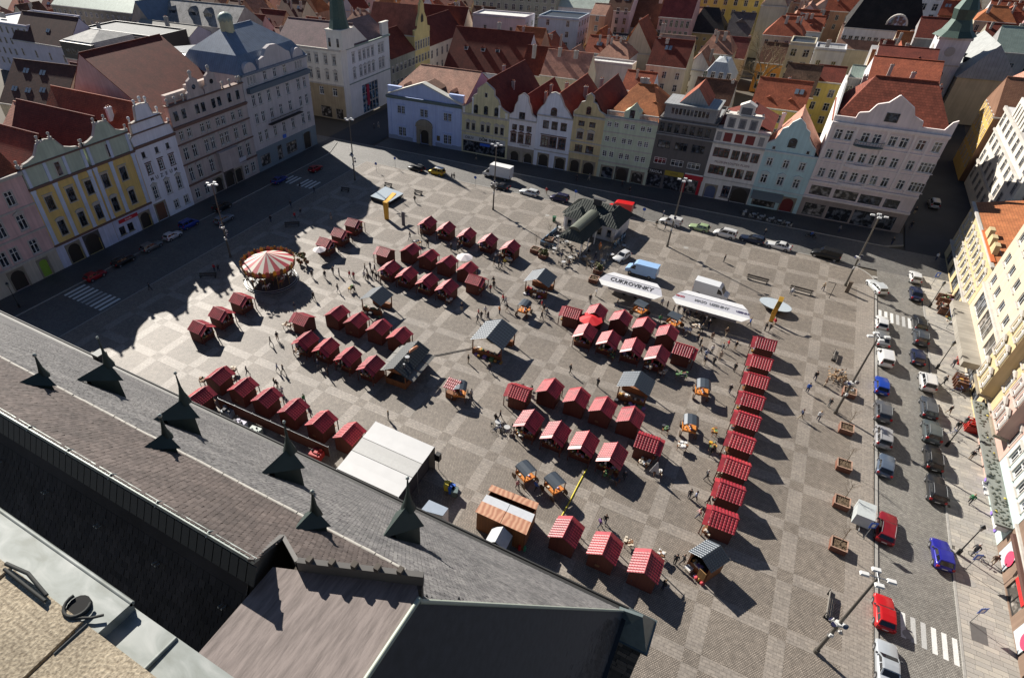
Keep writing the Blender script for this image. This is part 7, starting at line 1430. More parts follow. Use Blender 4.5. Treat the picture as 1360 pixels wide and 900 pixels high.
for k in range(48):
    a0, a1 = 2*math.pi*k/48, 2*math.pi*(k+1)/48; am = (a0+a1)/2; h = 4.15+.2*(k % 2)
    lo = [P(R+.14,a0,3.15),P(R+.14,a1,3.15)]; hi = [P(R+.22,a1,h),P(R+.22,a0,h)]
    b.face(lo+hi, k % 3); b.face([hi[1],hi[0],lo[1],lo[0]], k % 3); b.ball(P(R+.24,am,h+.05), .14, 5, 3, 1)
obj('rounding_board', b, [flat('painted brown', (.12,.06,.035), .5), flat('carousel gold', (.38,.22,.05), .4, .4), flat('painted rose', (.30,.10,.09), .5)], t)
b = MB(); b.cyl((0,0,.45), .7, 4.9, 14); obj('centre_column', b, flat('mirror panels', (.25,.2,.12), .3, .4), t)
def horse():
    b = MB(); b.tube([(-.5,0,.62),(-.2,0,.7),(.25,0,.68),(.45,0,.74)], [.13,.2,.18,.14], 7); b.tube([(.42,0,.76),(.62,0,1.05),(.68,0,1.12)], [.13,.09,.08], 6); b.tube([(.64,0,1.12),(.88,0,.98)], [.09,.05], 6)
    for x, dx in ((.38,.22),(.3,-.12)): b.tube([(x,.08*(1 if dx > 0 else -1),.6),(x+dx,.08*(1 if dx > 0 else -1),.38),(x+dx*.6,.08*(1 if dx > 0 else -1),.1)], [.07,.05,.035], 5)
    for x, dx in ((-.42,-.2),(-.4,.1)): b.tube([(x,.08*(1 if dx > 0 else -1),.6),(x+dx,.08*(1 if dx > 0 else -1),.36),(x+dx*1.5,.08*(1 if dx > 0 else -1),.08)], [.09,.05,.035], 5)
    b.tube([(-.5,0,.66),(-.7,0,.5),(-.72,0,.3)], [.05,.05,.02], 5); b.tube([(.05,0,-.3),(.05,0,2.6)], .025, 6, 1); b.box((-.12,-.2,.8),(.2,.2,.88), 2); return b
hm = [horse().mesh('horse', [m, flat('brass', (.45,.30,.08), .3, .6), flat('saddle red', (.35,.04,.04), .5)]) for m in (flat('horse white', (.6,.58,.55), .4), flat('horse dark', (.06,.04,.03), .4), flat('horse chestnut', (.25,.11,.05), .4))]
for k in range(18):
    r_ = 3.9 if k % 2 else 2.9; a = 2*math.pi*k/18; obj('horse', hm[k % 3], t, (r_*math.cos(a), r_*math.sin(a), .75+.2*math.sin(k*2)), a+math.pi/2)
for k in range(12):
    a = 2*math.pi*k/12; b = MB(); b.tube([(4.35*math.cos(a),4.35*math.sin(a),.45),(4.35*math.cos(a),4.35*math.sin(a),3.6)], .045, 6); obj('pole', b, MATS['brass'], t)
p = g(398, 352, 0); b = MB()
for k in range(40): b.ball((random.gauss(0,.5),random.gauss(0,.5),random.uniform(.2,2.2)), random.uniform(.15,.35), 5, 4, random.randrange(2), 1, .3)
tag(obj('ticket_stand', b, [flat('olive garland', (.10,.10,.03), .8), flat('rusty garland', (.25,.12,.06), .8)], None, (p.x+.5,p.y+.5,0)), 'garlanded ticket stand at the right side of the carousel', 'stand')
# ------------------------------------------------------------------ golden fountains
GOLD = flat('fountain gold', (.60,.34,.05), .35, .45); BAS = flat('black basin stone', (.03,.03,.033), .3); WAT = flat('water film', (.42,.47,.50), .05)
c = [g(*p, 1.0) for p in ((491.8,260.5),(517,268.5),(536,257),(511.8,247.6))]; o0 = c[0]; q = [p-Vector((o0.x,o0.y,0)) for p in c]; t = thing('fountain', 'golden slab fountain rising beside a flat square black basin near the far stalls', 'fountain', (o0.x,o0.y,0))
b = MB(); b.hexa([(v.x*.9+.25,v.y*.9,0) for v in q], [v-Vector((0,0,.02)) for v in q]); obj('basin', b, BAS, t); b = MB(); b.hexa([v-Vector((0,0,.015)) for v in q], [v+Vector((0,0,.006)) for v in q]); obj('water', b, WAT, t)
f0 = g(513.5, 291, 0)-Vector((o0.x,o0.y,0)); b = MB(); b.hexa([(f0.x-.35,f0.y-.25,0),(f0.x+.45,f0.y-.25,0),(f0.x+.45,f0.y+.25,0),(f0.x-.35,f0.y+.25,0)], [(f0.x-.55,f0.y-.3,3.9),(f0.x+.5,f0.y-.3,3.9),(f0.x+.5,f0.y+.3,3.9),(f0.x-.55,f0.y+.3,3.9)]); b.hexa([(f0.x-.55,f0.y-.3,3.902),(f0.x+.5,f0.y-.3,3.902),(f0.x+.5,f0.y+.3,3.902),(f0.x-.55,f0.y+.3,3.902)], [(f0.x-.5,f0.y+3.4,4.3),(f0.x+.5,f0.y+3.4,4.3),(f0.x+.5,f0.y+3.5,4.6),(f0.x-.5,f0.y+3.5,4.6)]); obj('spout_slab', b, GOLD, t)
for k in (0, 1): p = f0+Vector((3.6+1.2*k*0, -1.2, 0))
b = MB(); b.box((f0.x+4.4,f0.y-.8,0),(f0.x+5.1,f0.y-.6,3.0)); obj('info_slab', b, flat('grey slab', (.12,.12,.14), .5), t)
ce = g(1030, 404, 1.0); t = thing('fountain', 'golden curved fountain over an oval white basin right of the sales trailers', 'fountain', (ce.x, ce.y, 0)); ov = [(2.6*math.cos(R_(k))*(1 if True else 1), 1.7*math.sin(R_(k))) for k in range(0, 360, 15)]; Mr = Matrix.Rotation(R_(-18), 2); ov = [tuple(Mr @ Vector(p)) for p in ov]
b = MB(); n_ = len(ov); b.raw([(x*.55,y*.55,0) for x, y in ov]+[(x,y,.97) for x, y in ov], [tuple(range(n_, 2*n_))]+[(k,(k+1)%n_,n_+(k+1)%n_,n_+k) for k in range(n_)]); obj('basin', b, BAS, t); b = MB(); b.face([(x*.985,y*.985,1.0) for x, y in ov]); b.raw([(x,y,.95) for x, y in ov]+[(x,y,.995) for x, y in ov], [(k,(k+1)%n_,n_+(k+1)%n_,n_+k) for k in range(n_)]); obj('water', b, WAT, t)
f0 = g(1024, 427, 0)-Vector((ce.x,ce.y,0)); b = MB(); pts = [(0,0,0),(-.1,0,1.5),(.0,.1,2.8),(.15,.7,3.6),(.2,1.6,3.9)]
for a, c_ in zip(pts, pts[1:]):
    A, B_ = Vector(a)+f0, Vector(c_)+f0; w = Vector((.33,0,0)); dd = Vector((0,.12,.0)); b.hexa([A-w-dd,A+w-dd,A+w+dd,A-w+dd], [B_-w-dd,B_+w-dd,B_+w+dd,B_-w+dd])
obj('spout', b, GOLD, t)
# ------------------------------------------------------------------ pavilion with green roofs and its terrace
p = g(780, 318, 0); t = thing('cafe_pavilion', 'white cafe pavilion with ribbed green copper roofs on the square', 'pavilion', (-28.6, 109.2, 0), R_(-6))
RIBG = seam('ribbed green roof', (.048,.057,.049), .5, .6, .15, .3); WPV = pl('pavilion white', (.55,.55,.57), .12)
def wing(x0, x1, y0, y1, h, zr, ax, hipf=0.0, hipb=0.0, walls=True):
    if walls:
        b = MB(); b.box((x0+.5,y0+.5,0),(x1-.5,y1-.5,h)); w = obj('wall', b, WPV, t)
        for u in ((x0+x1)/2-1, (x0+x1)/2+1): wo = obj('window', window_meshes(.8, 1.5, 'cs', TRIM, DARKF, GLASS)[0], w, (u, y0+.48, .9)); b = MB(); b.box((-.4,.0,0),(.4,.02,1.5)); obj('pane', b, GLASS, wo)
    b = MB()
    if ax == 'y':
        c = (x0+x1)/2; A, B_ = (c,y0+hipf,zr), (c,y1-hipb,zr); b.face([(x0,y0,h),A,B_,(x0,y1,h)][::-1]); b.face([(x1,y0,h),(x1,y1,h),B_,A]); b.face([(x0,y0,h),(x1,y0,h),A]); b.face([(x1,y1,h),(x0,y1,h),B_])
    else:
        c = (y0+y1)/2; A, B_ = (x0+hipf,c,zr), (x1-hipb,c,zr); b.face([(x0,y0,h),(x1,y0,h),B_,A]); b.face([(x1,y1,h),(x0,y1,h),A,B_]); b.face([(x0,y1,h),(x0,y0,h),A]); b.face([(x1,y0,h),(x1,y1,h),B_])
    b.face([(x0,y0,h-.02),(x0,y1,h-.02),(x1,y1,h-.02),(x1,y0,h-.02)])
    for q in list(b.f):        # raised seams running up every slope
        P = [Vector(b.v[k]) for k in q]; n_ = (P[1]-P[0]).cross(P[2]-P[0]).normalized()
        if abs(n_.z) > .97 or abs(n_.z) < .1: continue
        if n_.z < 0: n_ = -n_
        lo = sorted(P, key=lambda p: p.z)[:2]; L = (lo[1]-lo[0]).length; ax_ = (lo[1]-lo[0]).normalized(); up = n_.cross(ax_); up = up if up.z > 0 else -up; hi_ = [((p-lo[0]).dot(ax_), (p-lo[0]).dot(up)) for p in P if p.z > h+.01]
        for k in range(1, int(L/.5)):
            u = L*k/int(L/.5); a_, c_ = min(hi_), max(hi_); lim = a_[1]*u/a_[0] if u < a_[0] and a_[0] > .01 else c_[1] if u <= c_[0]+.01 or L-c_[0] < .01 else c_[1]*(L-u)/(L-c_[0])
            s_ = lo[0]+ax_*u; e_ = s_+up*lim*.97; w_ = ax_*.035; b.hexa([s_-w_, s_+w_, e_+w_, e_-w_], [s_-w_+n_*.06, s_+w_+n_*.06, e_+w_+n_*.06, e_-w_+n_*.06])
    obj('roof', b, RIBG, t)
wing(-6,6,2,10,3.1,5.5,'x',3,3); wing(-5.2,-.2,.8,9,3.1,4.6,'y',2.2,2); wing(1.0,6.5,1,9.5,3.2,5.1,'y',2.5,2)
wing(-1.9,3.2,-8.0,3,3.0,4.9,'y',1.6,0,False)
b = MB(); arc = [(.65+1.15*math.cos(R_(q)), 4.55+.75*math.sin(R_(q))) for q in range(0,181,20)]; b.slab(arc, -6.6, 2.4); obj('roof_lantern', b, seam('pale green vault', (.12,.13,.10), .5, .5, .2, .2), t)
for x in (-1.7, 3.0):
    for y in (-7.8,-4.5,-1.2): b = MB(); b.box((x-.08,y-.08,0),(x+.08,y+.08,3.0)); obj('post', b, WHITE, t)
b = MB(); b.box((-.6,4.6,5.2),(.9,5.4,6.4)); b.box((-.8,4.5,6.4),(1.8,5.3,6.55)); obj('chimney', b, flat('dark chimney', (.04,.04,.045), .6), t)
b = MB(); b.box((7.0,-1,0),(7.1,5,1.5)); b.box((-5.6,-7.6,0),(-5.5,0,1.0)); b.box((-5.5,-7.6,0),(-2.2,-7.5,1.0)); obj('glass_screen', b, GLASSB, t)
# terrace furniture
def table_set(px, py, label, seedv):
    p = g(px, py, 0); t = thing('cafe_table', label, 'cafe table', (p.x,p.y,0), random.uniform(0,3), 'cafe tables'); b = MB(); b.cyl((0,0,.72), .42, .04, 14); b.cyl((0,0,0), .05, .72, 6); b.cyl((0,0,0), .25, .03, 10); obj('table_top', b, flat('table grey', (.42,.42,.42), .5), t)
    for k in range(4):
        a = math.pi/2*k+.4; x, y = .75*math.cos(a), .75*math.sin(a); b = MB(); b.box((-.2,-.2,.42),(.2,.2,.46)); b.box((.17,-.2,.46),(.2,.2,.85))
        for sx in (-.17,.17):
            for sy in (-.17,.17): b.box((sx-.02,sy-.02,0),(sx+.02,sy+.02,.42))
        obj('chair', b, [flat('chair dark', (.05,.045,.04), .6), flat('chair pale', (.4,.38,.34), .6)][k % 2], t, (x,y,0), a)
for k, (px, py) in enumerate([(748,352),(757,346),(766,338),(776,345),(786,352),(752,325),(741,318),(736,334),(800,350),(792,360),(742,306),(812,342),(828,330)]): table_set(px, py, 'small round cafe table with chairs beside the pavilion with green roofs', k)
for k, (px, py) in enumerate([(1000,288),(1010,291),(1022,294),(1034,297),(1045,300),(988,285)]): table_set(px, py, 'small cafe table with chairs on the pavement before the mint blue house', 30+k)
for k, (px, py) in enumerate([(661,565),(673,572),(699,520)]): table_set(px, py, 'dark bistro table beside the nearest double block of stalls', 50+k)
p = g(797, 327, 1.6); t = thing('parasol', 'folded orange parasol under the pavilion roof', 'parasol', (p.x,p.y,0)); b = MB(); b.tube([(0,0,0),(0,0,2.6)], .03, 6, 1); b.tube([(0,0,.9),(0,0,1.8),(0,0,2.5)], [.1,.35,.05], 8); obj('canopy', b, [flat('orange cloth', (.6,.15,.02), .7), STEEL], t)
def parasol(px, py, label, col, r=1.3, z=2.3):
    p = g(px, py, z); t = thing('parasol', label, 'parasol', (p.x,p.y,0)); b = MB(); b.tube([(0,0,0),(0,0,z+.3)], .03, 6); obj('pole', b, STEEL, t); b = MB(); n = 8
    for k in range(n): a0, a1 = 2*math.pi*k/n, 2*math.pi*(k+1)/n; b.face([(r*math.cos(a0),r*math.sin(a0),z-.25),(r*math.cos(a1),r*math.sin(a1),z-.25),(0,0,z+.3)]); b.face([(r*math.cos(a1),r*math.sin(a1),z-.26),(r*math.cos(a0),r*math.sin(a0),z-.26),(0,0,z+.29)])
    obj('canopy', b, col, t)
parasol(424, 330, 'white parasol before the nearest stall behind the carousel', flat('white cloth', (.62,.57,.58), .7))
parasol(785, 422, 'bright red square parasol between the stalls below the white trailers', flat('scarlet cloth', (.6,.015,.02), .6), 1.9, 2.6)
parasol(617, 340, 'flat white parasol between the far rows of stalls', flat('white cloth', (.62,.57,.58), .7), 1.6, 2.0)
# tables of goods in front of stalls
for k, (px, py, lab, n, L) in enumerate([(396,468,'white goods spread on a stand before the left double row',26,1.6),(382,432,'pale bundles laid out left of the double row',20,1.5),(555,322,'display table with grey goods before the farthest row',20,1.4),(663,339,'white pottery on tables before the last stall of the farthest row',30,1.7),(676,345,'stand of pale toys before the last stall of the farthest row',24,1.2),(596,399,'round display of wares before the front row of the far block',22,1.1),(797,462,'green and yellow crate table before the lower row below the trailers',16,1.0),(812,472,'mint crate table before the lower row below the trailers',16,1.0),(861,487,'white display table left of a pair before the lower row below the trailers',16,1.0),(879,494,'white display table right of a pair before the lower row below the trailers',16,1.0),(905,498,'heap of dark baskets beside the end stall below the trailers',34,1.5),(913,438,'basket of straw brooms beside the orange cart',26,1.2),(925,434,'straw baskets beside the orange cart',26,1.2),(812,633,'dark racks of wares before the lower row of the nearest block',40,2.0),(855,614,'rack of pale jugs before the right end stall of the nearest block',26,1.2),(874,627,'terracotta wares at the foot of the white pointed sign',20,1.0),(835,720,'clothes rack of pale garments between the nearest stalls',14,.8),(878,737,'pinkish lace rack behind the last of the nearest three stalls',16,.7),(906,592,'rack of cream and black garments near the flower stands',18,1.1),(949,573,'yellow flower stand near the stall column',20,.6),(946,592,'stand of autumn wreaths near the stall column',22,.7),(967,599,'cream soft toys beside the stall column',16,.6),(938,706,'cream sales table by the timber hut',8,.9),(693,577,'grey display table by the nearest double block',18,1.0),(310,492,'straw bales behind the first stall along the church',16,.9),(270,505,'brown crates beside the first stall along the church',24,1.0),(884,570,'dark crates between the nearest blocks',16,.8),(466,383,'yellow flowers left of the open kiosk with orange pots',18,.8)]):
    p = g(px, py, .6); rn = random.Random(100+k); t = thing('display_table', lab, 'display table', (p.x,p.y,0), rn.uniform(-.3,.3)); b = MB(); b.box((-L/2,-.4,.68),(L/2,.4,.74))
    for sx in (-L/2+.06, L/2-.06):
        for sy in (-.34,.34): b.box((sx-.03,sy-.03,0),(sx+.03,sy+.03,.68))
    obj('table', b, OAK, t); b = MB()
    if 'yellow' in lab or 'autumn' in lab: pal = [GOODS[2], flat('marigold', (.6,.33,.02), .6), GOODS[4], GOODS[7]]
    elif any(w in lab for w in ('white','cream','pale','straw','pottery','lace','jugs')): pal = [GOODS[0], GOODS[6], GOODS[0], GOODS[7]]
    elif 'dark' in lab or 'crate' in lab: pal = [GOODS[1], GOODS[7], GOODS[1], GOODS[4]]
    else: pal = [GOODS[i] for i in (0,1,2,6)]
    heap(b, -L/2, L/2, -.5, .5, .74, n, rn, .07, .2, 4); o = obj('goods', b, pal, t); o['kind'] = 'stuff'
p = g(871, 622, 1.5); t = thing('pointed_sign', 'white pointed cloth sign between the nearest block and the column', 'sign', (p.x,p.y,0)); b = MB(); b.tube([(0,0,0),(0,0,2.6)], .03, 5, 1); b.slab([(-.6,.7),(.6,.7),(.05,2.6),(-.05,2.6)], -.03, .03); obj('cloth', b, [CANV, STEEL], t)
b = MB(); a, c_ = g(745,687,0), g(779,623,0); d = c_-a; b.tube([Vector((0,0,.03)), d*.3+Vector((0.02,0,.03)), d*.7+Vector((-.02,0,.03)), d+Vector((0,0,.03))], .09, 6); tag(obj('cable_cover', b, flat('yellow hose', (.55,.47,.03), .6), None, (a.x,a.y,0)), 'yellow cable cover running across the paving by the nearest stalls', 'cable')
b = MB(); a, c_ = g(576,472,.0), g(627,462,.0); d = c_-a; b.tube([Vector((0,0,.05)), d+Vector((0,0,.05))], .05, 5); b.tube([Vector((0,-.35,.05)), d+Vector((0,-.35,.05))], .05, 5); tag(obj('cable_ramp', b, flat('grey cable', (.30,.28,.25), .7), None, (a.x,a.y,0)), 'pale cable ramp between the sausage stall and the big kiosk', 'cable')
for px, py, lab, col in ((594,646,'yellow recycling bin by the marquee guy ropes',(.6,.45,.03)),(600,650,'blue recycling bin by the marquee guy ropes',(.03,.12,.5)),(604,654,'grey recycling bin by the marquee guy ropes',(.10,.14,.14)),(736,291,'green waste bin behind the cafe pavilion',(.03,.10,.05)),(690,726,'red gas bottle by the copper pavilion',(.45,.02,.02)),(697,727,'green gas bottle by the copper pavilion',(.05,.25,.14))):
    p = g(px, py, .5); b = MB()
    if 'bottle' in lab: b.cyl((0,0,0), .16, .7, 10); b.cyl((0,0,.7), .08, .14, 8)
    else: b.hexa([(-.3,-.35,.08),(.3,-.35,.08),(.3,.35,.08),(-.3,.35,.08)], [(-.36,-.42,1.0),(.36,-.42,1.0),(.36,.42,1.0),(-.36,.42,1.0)]); b.box((-.39,-.45,1.0),(.39,.47,1.09)); b.tube([(-.3,.4,.1),(.3,.4,.1)], .1, 8, 1)
    tag(obj('gas_bottle' if 'bottle' in lab else 'waste_bin', b, [flat('bin %.2f %.2f' % col[:2], col, .5), RUBBER], None, (p.x,p.y,0), .3), lab, 'gas bottle' if 'bottle' in lab else 'bin')
# ------------------------------------------------------------------ lamps
def lamp_proto(H):
    t = thing('lamp_post', 'p', 'lamp post', (0,0,-200)); b = MB(); b.cyl((0,0,0), .24, .5, 12); b.tube([(0,0,.5),(0,0,6),(0,0,H)], [.17,.14,.09], 10); obj('pole', b, flat('bronze grey pole', (.13,.12,.105), .5, .4), t)
    b = MB(); b.tube([(-.95,0,H),(.95,0,H)], .05, 6); b.tube([(0,-.75,H),(0,.75,H)], .05, 6); obj('cross_arm', b, STEEL, t)
    for x, y in ((-.95,0),(.95,0),(0,-.75),(0,.75)): b = MB(); b.hexa([(x-.34,y-.2,H-.08),(x+.34,y-.2,H-.08),(x+.34,y+.2,H-.08),(x-.34,y+.2,H-.08)], [(x-.28,y-.16,H+.12),(x+.28,y-.16,H+.12),(x+.28,y+.16,H+.12),(x-.28,y+.16,H+.12)]); obj('lamp_head', b, flat('white lamp housing', (.62,.62,.60), .4), t)
    for k in range(5):
        a = 1.25*k; z = 4.2+.45*k; x, y = .55*math.cos(a), .55*math.sin(a); b = MB(); b.tube([(x*.3,y*.3,z),(x*.7,y*.7,z)], .03, 5); b.tube([(x*.7,y*.7,z-.05),(x*1.15,y*1.15,z+.08)], [.14,.26], 12, 0 if k % 2 else 0); b.tube([(x*1.16,y*1.16,z+.082),(x*1.17,y*1.17,z+.086)], .24, 12, 1); obj('spotlight', b, [flat('spot housing', (.45,.45,.44), .4), flat('spot glass', (.02,.02,.05), .1)], t)
    b = MB(); b.box((-.3,-.3,5.3),(.2,.2,5.6)); b.box((-.15,-.28,3.4),(.15,-.1,3.8)); obj('control_box', b, MATS['white lamp housing'], t)
    b = MB(); b.cyl((0,0,3.2), .2, .1, 10); obj('collar', b, STEEL, t); return learn(t)
LP = lamp_proto(12.9)
LAMPS = [(1083.1,865.2,12.8,'tall lamp post leaning over the red car, nearest the viewer'),(1108.8,548.4,12.9,'tall lamp post by the leaf-strewn planter beside the parked cars'),(1122.4,379.1,13.2,'tall lamp post at the far right corner of the square'),(886,327.3,13.5,'tall slim lamp post beside the white van'),(654.8,278.4,14.2,'tall slim lamp post before the white box truck'),(306.2,341.3,14.8,'tall lamp post in the shade behind the carousel'),(471.5,239.5,14.4,'tall lamp post at the shadow edge by the far left corner'),(17,470,14.5,'tall lamp post half hidden by the church roof at the left edge')]
for px, py, H, lab in LAMPS:
    p = g(px, py, 0); o = dup(LP, (p.x,p.y,0), R_(random.choice((0,8,-10,20))), lab); o.scale.z = H/12.9; o['group'] = 'tall lamp posts of the square'
for c_ in list(LP.children): bpy.data.objects.remove(c_, do_unlink=True)
ALL.remove(LP); bpy.data.objects.remove(LP, do_unlink=True)
p = g(890,300,9.0); q = g(847,243,5.0); b = MB(); b.tube([Vector((0,0,9.0)), (q-p)*.5+Vector((0,0,8.6-4.5+4.5)), Vector((q.x-p.x,141.1-p.y,8.5))], .02, 4)
def lantern(px, py, label, H=4.2):
    p = g(px, py, 0); t = thing('street_lantern', label, 'street lantern', (p.x,p.y,0), 0, 'black street lanterns'); b = MB(); b.cyl((0,0,0), .2, .7, 8); b.tube([(0,0,.7),(0,0,H)], [.07,.05], 8); obj('pole', b, IRON, t); b = MB(); b.tube([(0,0,H),(0,0,H+.55)], [.14,.24], 6); obj('glass', b, flat('lantern glass', (.25,.24,.2), .2), t); b = MB(); b.tube([(0,0,H+.56),(0,0,H+.9)], [.3,.04], 6); obj('cap', b, IRON, t)
lantern(1244,489,'black street lantern on the slab pavement by the white station wagon'); lantern(1234,408,'black street lantern on the slab pavement by the far zebra'); lantern(1257,592,'black street lantern beside the black cars on the pavement side'); lantern(1272,735,'black street lantern by the blue car'); lantern(26,408,'black street lantern on the shaded pavement before the pink house')
# signs
def post_sign(px, py, H, label, kind, facing=0):
    p = g(px, py, 0 if px < 1160 else -.03); t = thing('road_sign', label, 'road sign', (p.x,p.y,0), R_(facing)); b = MB(); b.tube([(0,0,0),(0,0,H)], .035, 6); obj('pole', b, STEEL, t); b = MB(); BL = flat('sign blue', (.02,.09,.42), .4)
    if kind == 'sq': b.box((-.36,-.06,H-.9),(.36,-.03,H)); b.box((-.16,-.07,H-.7),(.16,-.061,H-.2),1)
    elif kind == 'round': b.tube([(0,-.06,H-.35),(0,-.03,H-.35)], .35, 16)
    elif kind == 'board': b.box((-.5,-.06,H-1.4),(.5,-.03,H))
    obj('plate', b, [BL, WHITE], t)
post_sign(1146.5,715,2.9,'blue parking sign standing beside the grey trailer','sq',20); post_sign(1287.5,826,2.7,'blue square sign on the slab pavement near the bottom right','sq',30); post_sign(1281,757,2.9,'blue square sign by the parked bicycle and motorcycle','sq',30); post_sign(1237,379,2.6,'blue sign at the edge of the shade on the right pavement','sq',30); post_sign(500,228,2.4,'small dark sign at the shadow edge before the pale blue house','round'); post_sign(525,223,2.8,'thin sign post left of the black estate by the pale blue house','round'); post_sign(631,249,2.8,'thin sign post left of the white box truck','round'); post_sign(763,268,2.8,'thin sign post beside the navy people carrier','round'); post_sign(853,291,2.6,'thin sign post right of the red van','round')
p = g(1101,396,0); b = MB(); b.tube([(0,0,0),(0,0,2.9),(.0,0,3.0)], .05, 6); b.tube([(0,0,2.95),(-1.1,0,2.95)], .045, 6); tag(obj('barrier_frame', b, IRON, None, (p.x,p.y,0)), 'thin black angled frame post near the right corner lamp', 'post')
p = g(1124,388,0); b = MB(); b.box((-.3,-.15,0),(.3,.15,2.0)); b.box((-.36,-.2,2.0),(.36,.2,2.1)); tag(obj('info_pillar', b, flat('brown pillar', (.13,.10,.075), .6), None, (p.x,p.y,0)), 'brown info pillar at the foot of the right corner lamp', 'pillar')
# benches
def bench(px, py, rot, label, L=2.2, slats=MATS['oiled boards']):
    p = g(px, py, .4); t = thing('bench', label, 'bench', (p.x,p.y,0), R_(rot)); m = flat('grey bench wood', (.20,.185,.165), .7) if slats is None else flat('dark bench wood', (.05,.042,.036), .6)
    for k in range(3): b = MB(); b.box((-L/2,-.25+.17*k,.42),(L/2,-.11+.17*k,.46)); obj('slat', b, m, t)
    for k in range(2): b = MB(); b.box((-L/2,.27,.55+.17*k),(L/2,.31,.69+.17*k)); obj('slat', b, m, t)
    for x in (-L/2+.25, L/2-.25): b = MB(); b.box((x-.04,-.25,0),(x+.04,.3,.41)); b.box((x-.04,.31,0),(x+.04,.36,.9)); obj('leg', b, IRON, t)
bench(1103,803,86,'grey wooden bench with double length beside the nearest lamp post',3.4,None); bench(1110,472,84,'pale grey bench on the empty paving left of the parked cars',2.6,None); bench(1006,371,-4,'dark long bench left of a pair on the far right paving',3.6); bench(1064,386,-4,'dark long bench with a sitting person on the far right paving',3.6); bench(515,246,0,'dark bench behind the square basin of the golden slab fountain'); bench(555,256,0,'dark bench right of the golden slab fountain'); bench(388,298,35,'dark bench in the shade behind the carousel',3.2); bench(276,366,32,'dark bench in the shade left of the carousel',3.2); bench(458,252,10,'dark bench in the shade by the far left lamp post')
# planters with saplings
def sapling(root, H, rn, col=(.16,.12,.08), dead=False):
    b = MB(); b.tube([(0,0,.7),(.04,.03,H*.55),(.0,.05,H*.8)], [.045,.035,.025], 6); obj('trunk', b, flat('sapling bark', (.19,.15,.10), .9), root)
    b = MB()
    for k in range(16):
        z = H*rn.uniform(.5,.82); a = rn.uniform(0,6.28); L = rn.uniform(.5,1.15); s = Vector((.02,.03,z)); e = s+Vector((math.cos(a)*L*.7, math.sin(a)*L*.7, L)); b.tube([s, s.lerp(e,.55)+Vector((0,0,-.06)), e], [.014,.009,.004], 3, 0, False)
        for j in range(3): m = s.lerp(e, rn.uniform(.4,.95)); b.tube([m, m+Vector((rn.uniform(-.35,.35),rn.uniform(-.35,.35),rn.uniform(.1,.4)))], [.007,.003], 3, 0, False)
    obj('crown', b, flat('sapling twigs', (.15,.11,.075), .9), root)
def planter(px, py, label, seedv, H=4.2, w=.78, ivy=False, rot=0):
    p = g(px, py, .75); rn = random.Random(seedv); t = thing('tree_planter', label, 'tree planter', (p.x,p.y,0), R_(rot), 'wooden planters with saplings'); PW_ = wood('planter boards', (.23,.095,.06), .15, False)
    b = MB()
    for k in range(4): z = .06+.18*k; b.box((-w,-w,z),(w,-w+.05,z+.165)); b.box((-w,w-.05,z),(w,w,z+.165)); b.box((-w,-w+.05,z),(-w+.05,w-.05,z+.165)); b.box((w-.05,-w+.05,z),(w,w-.05,z+.165))
    obj('box', b, PW_, t); b = MB()
    for s in (-1, 1): b.box((s*(w-.03)-.06,-w-.02,.775),(s*(w-.03)+.06,w+.02,.83)); b.box((-w+.09,s*(w-.03)-.06,.775),(w-.09,s*(w-.03)+.06,.828))
    obj('rim', b, wood('planter rim', (.42,.27,.20), .3), t)
    b = MB(); b.face([(-w+.05,-w+.05,.68),(w-.05,-w+.05,.68),(w-.05,w-.05,.68),(-w+.05,w-.05,.68)])
    for k in range(60): b.ball((rn.uniform(-w+.15,w-.15),rn.uniform(-w+.15,w-.15),.69), rn.uniform(.03,.08), 5, 3, 0)
    o = obj('soil', b, flat('bark mulch', (.11,.075,.045), .95, vary=.4, scale=20), t); o['kind'] = 'stuff'
    sapling(t, H, rn)
    if ivy:
        b = MB()
        for k in range(90):
            c_ = Vector((rn.gauss(0,.35),rn.gauss(0,.35),rn.uniform(.75,1.7))); d1 = Vector((rn.gauss(0,1),rn.gauss(0,1),rn.gauss(0,1))).normalized()*.16; d2 = d1.orthogonal().normalized()*.12; b.face([c_-d1-d2,c_+d1-d2,c_+d1+d2,c_-d1+d2])
        o = obj('shrub', b, flat('olive leaves', (.085,.095,.03), .8), t); o['kind'] = 'stuff'
for k, (px, py, lab) in enumerate([(1125,567,'wooden planter with a bare sapling, farthest of the four beside the parked cars'),(1122,616,'wooden planter with a bare sapling, second farthest beside the parked cars'),(1119,665,'wooden planter with a bare sapling right behind the grey trailer'),(1115,722,'wooden planter with a bare sapling, nearest to the viewer'),(1129,519,'wooden planter with dry leaves at the foot of the tall lamp by the parked cars'),(711,330,'wooden planter with a sapling before the flower kiosk'),(729,317,'wooden planter with a sapling at the left corner of the pavilion terrace'),(722,337,'wooden planter with olive shrub at the pavilion terrace'),(789,369,'wooden planter with a bare sapling before the left white trailer'),(795,357,'wooden planter with a round olive shrub behind the left white trailer')]): planter(px, py, lab, k, 4.4 if k != 4 else 3.0, .78, k in (7,9), random.uniform(-4,4))
b = MB(); rn = random.Random(9); p = g(1110,505,0)
for k in range(120): c_ = Vector((rn.gauss(0,.7),rn.gauss(0,.7),rn.uniform(.3,1.3))); d1 = Vector((rn.gauss(0,1),rn.gauss(0,1),rn.gauss(0,1))).normalized()*.13; d2 = d1.orthogonal().normalized()*.1; b.face([c_-d1-d2,c_+d1-d2,c_+d1+d2,c_-d1+d2])
tag(obj('dry_shrub', b, flat('dry leaves', (.28,.18,.10), .9), None, (p.x,p.y,0)), 'dry brown shrub left of the tall lamp by the parked cars', 'shrub')
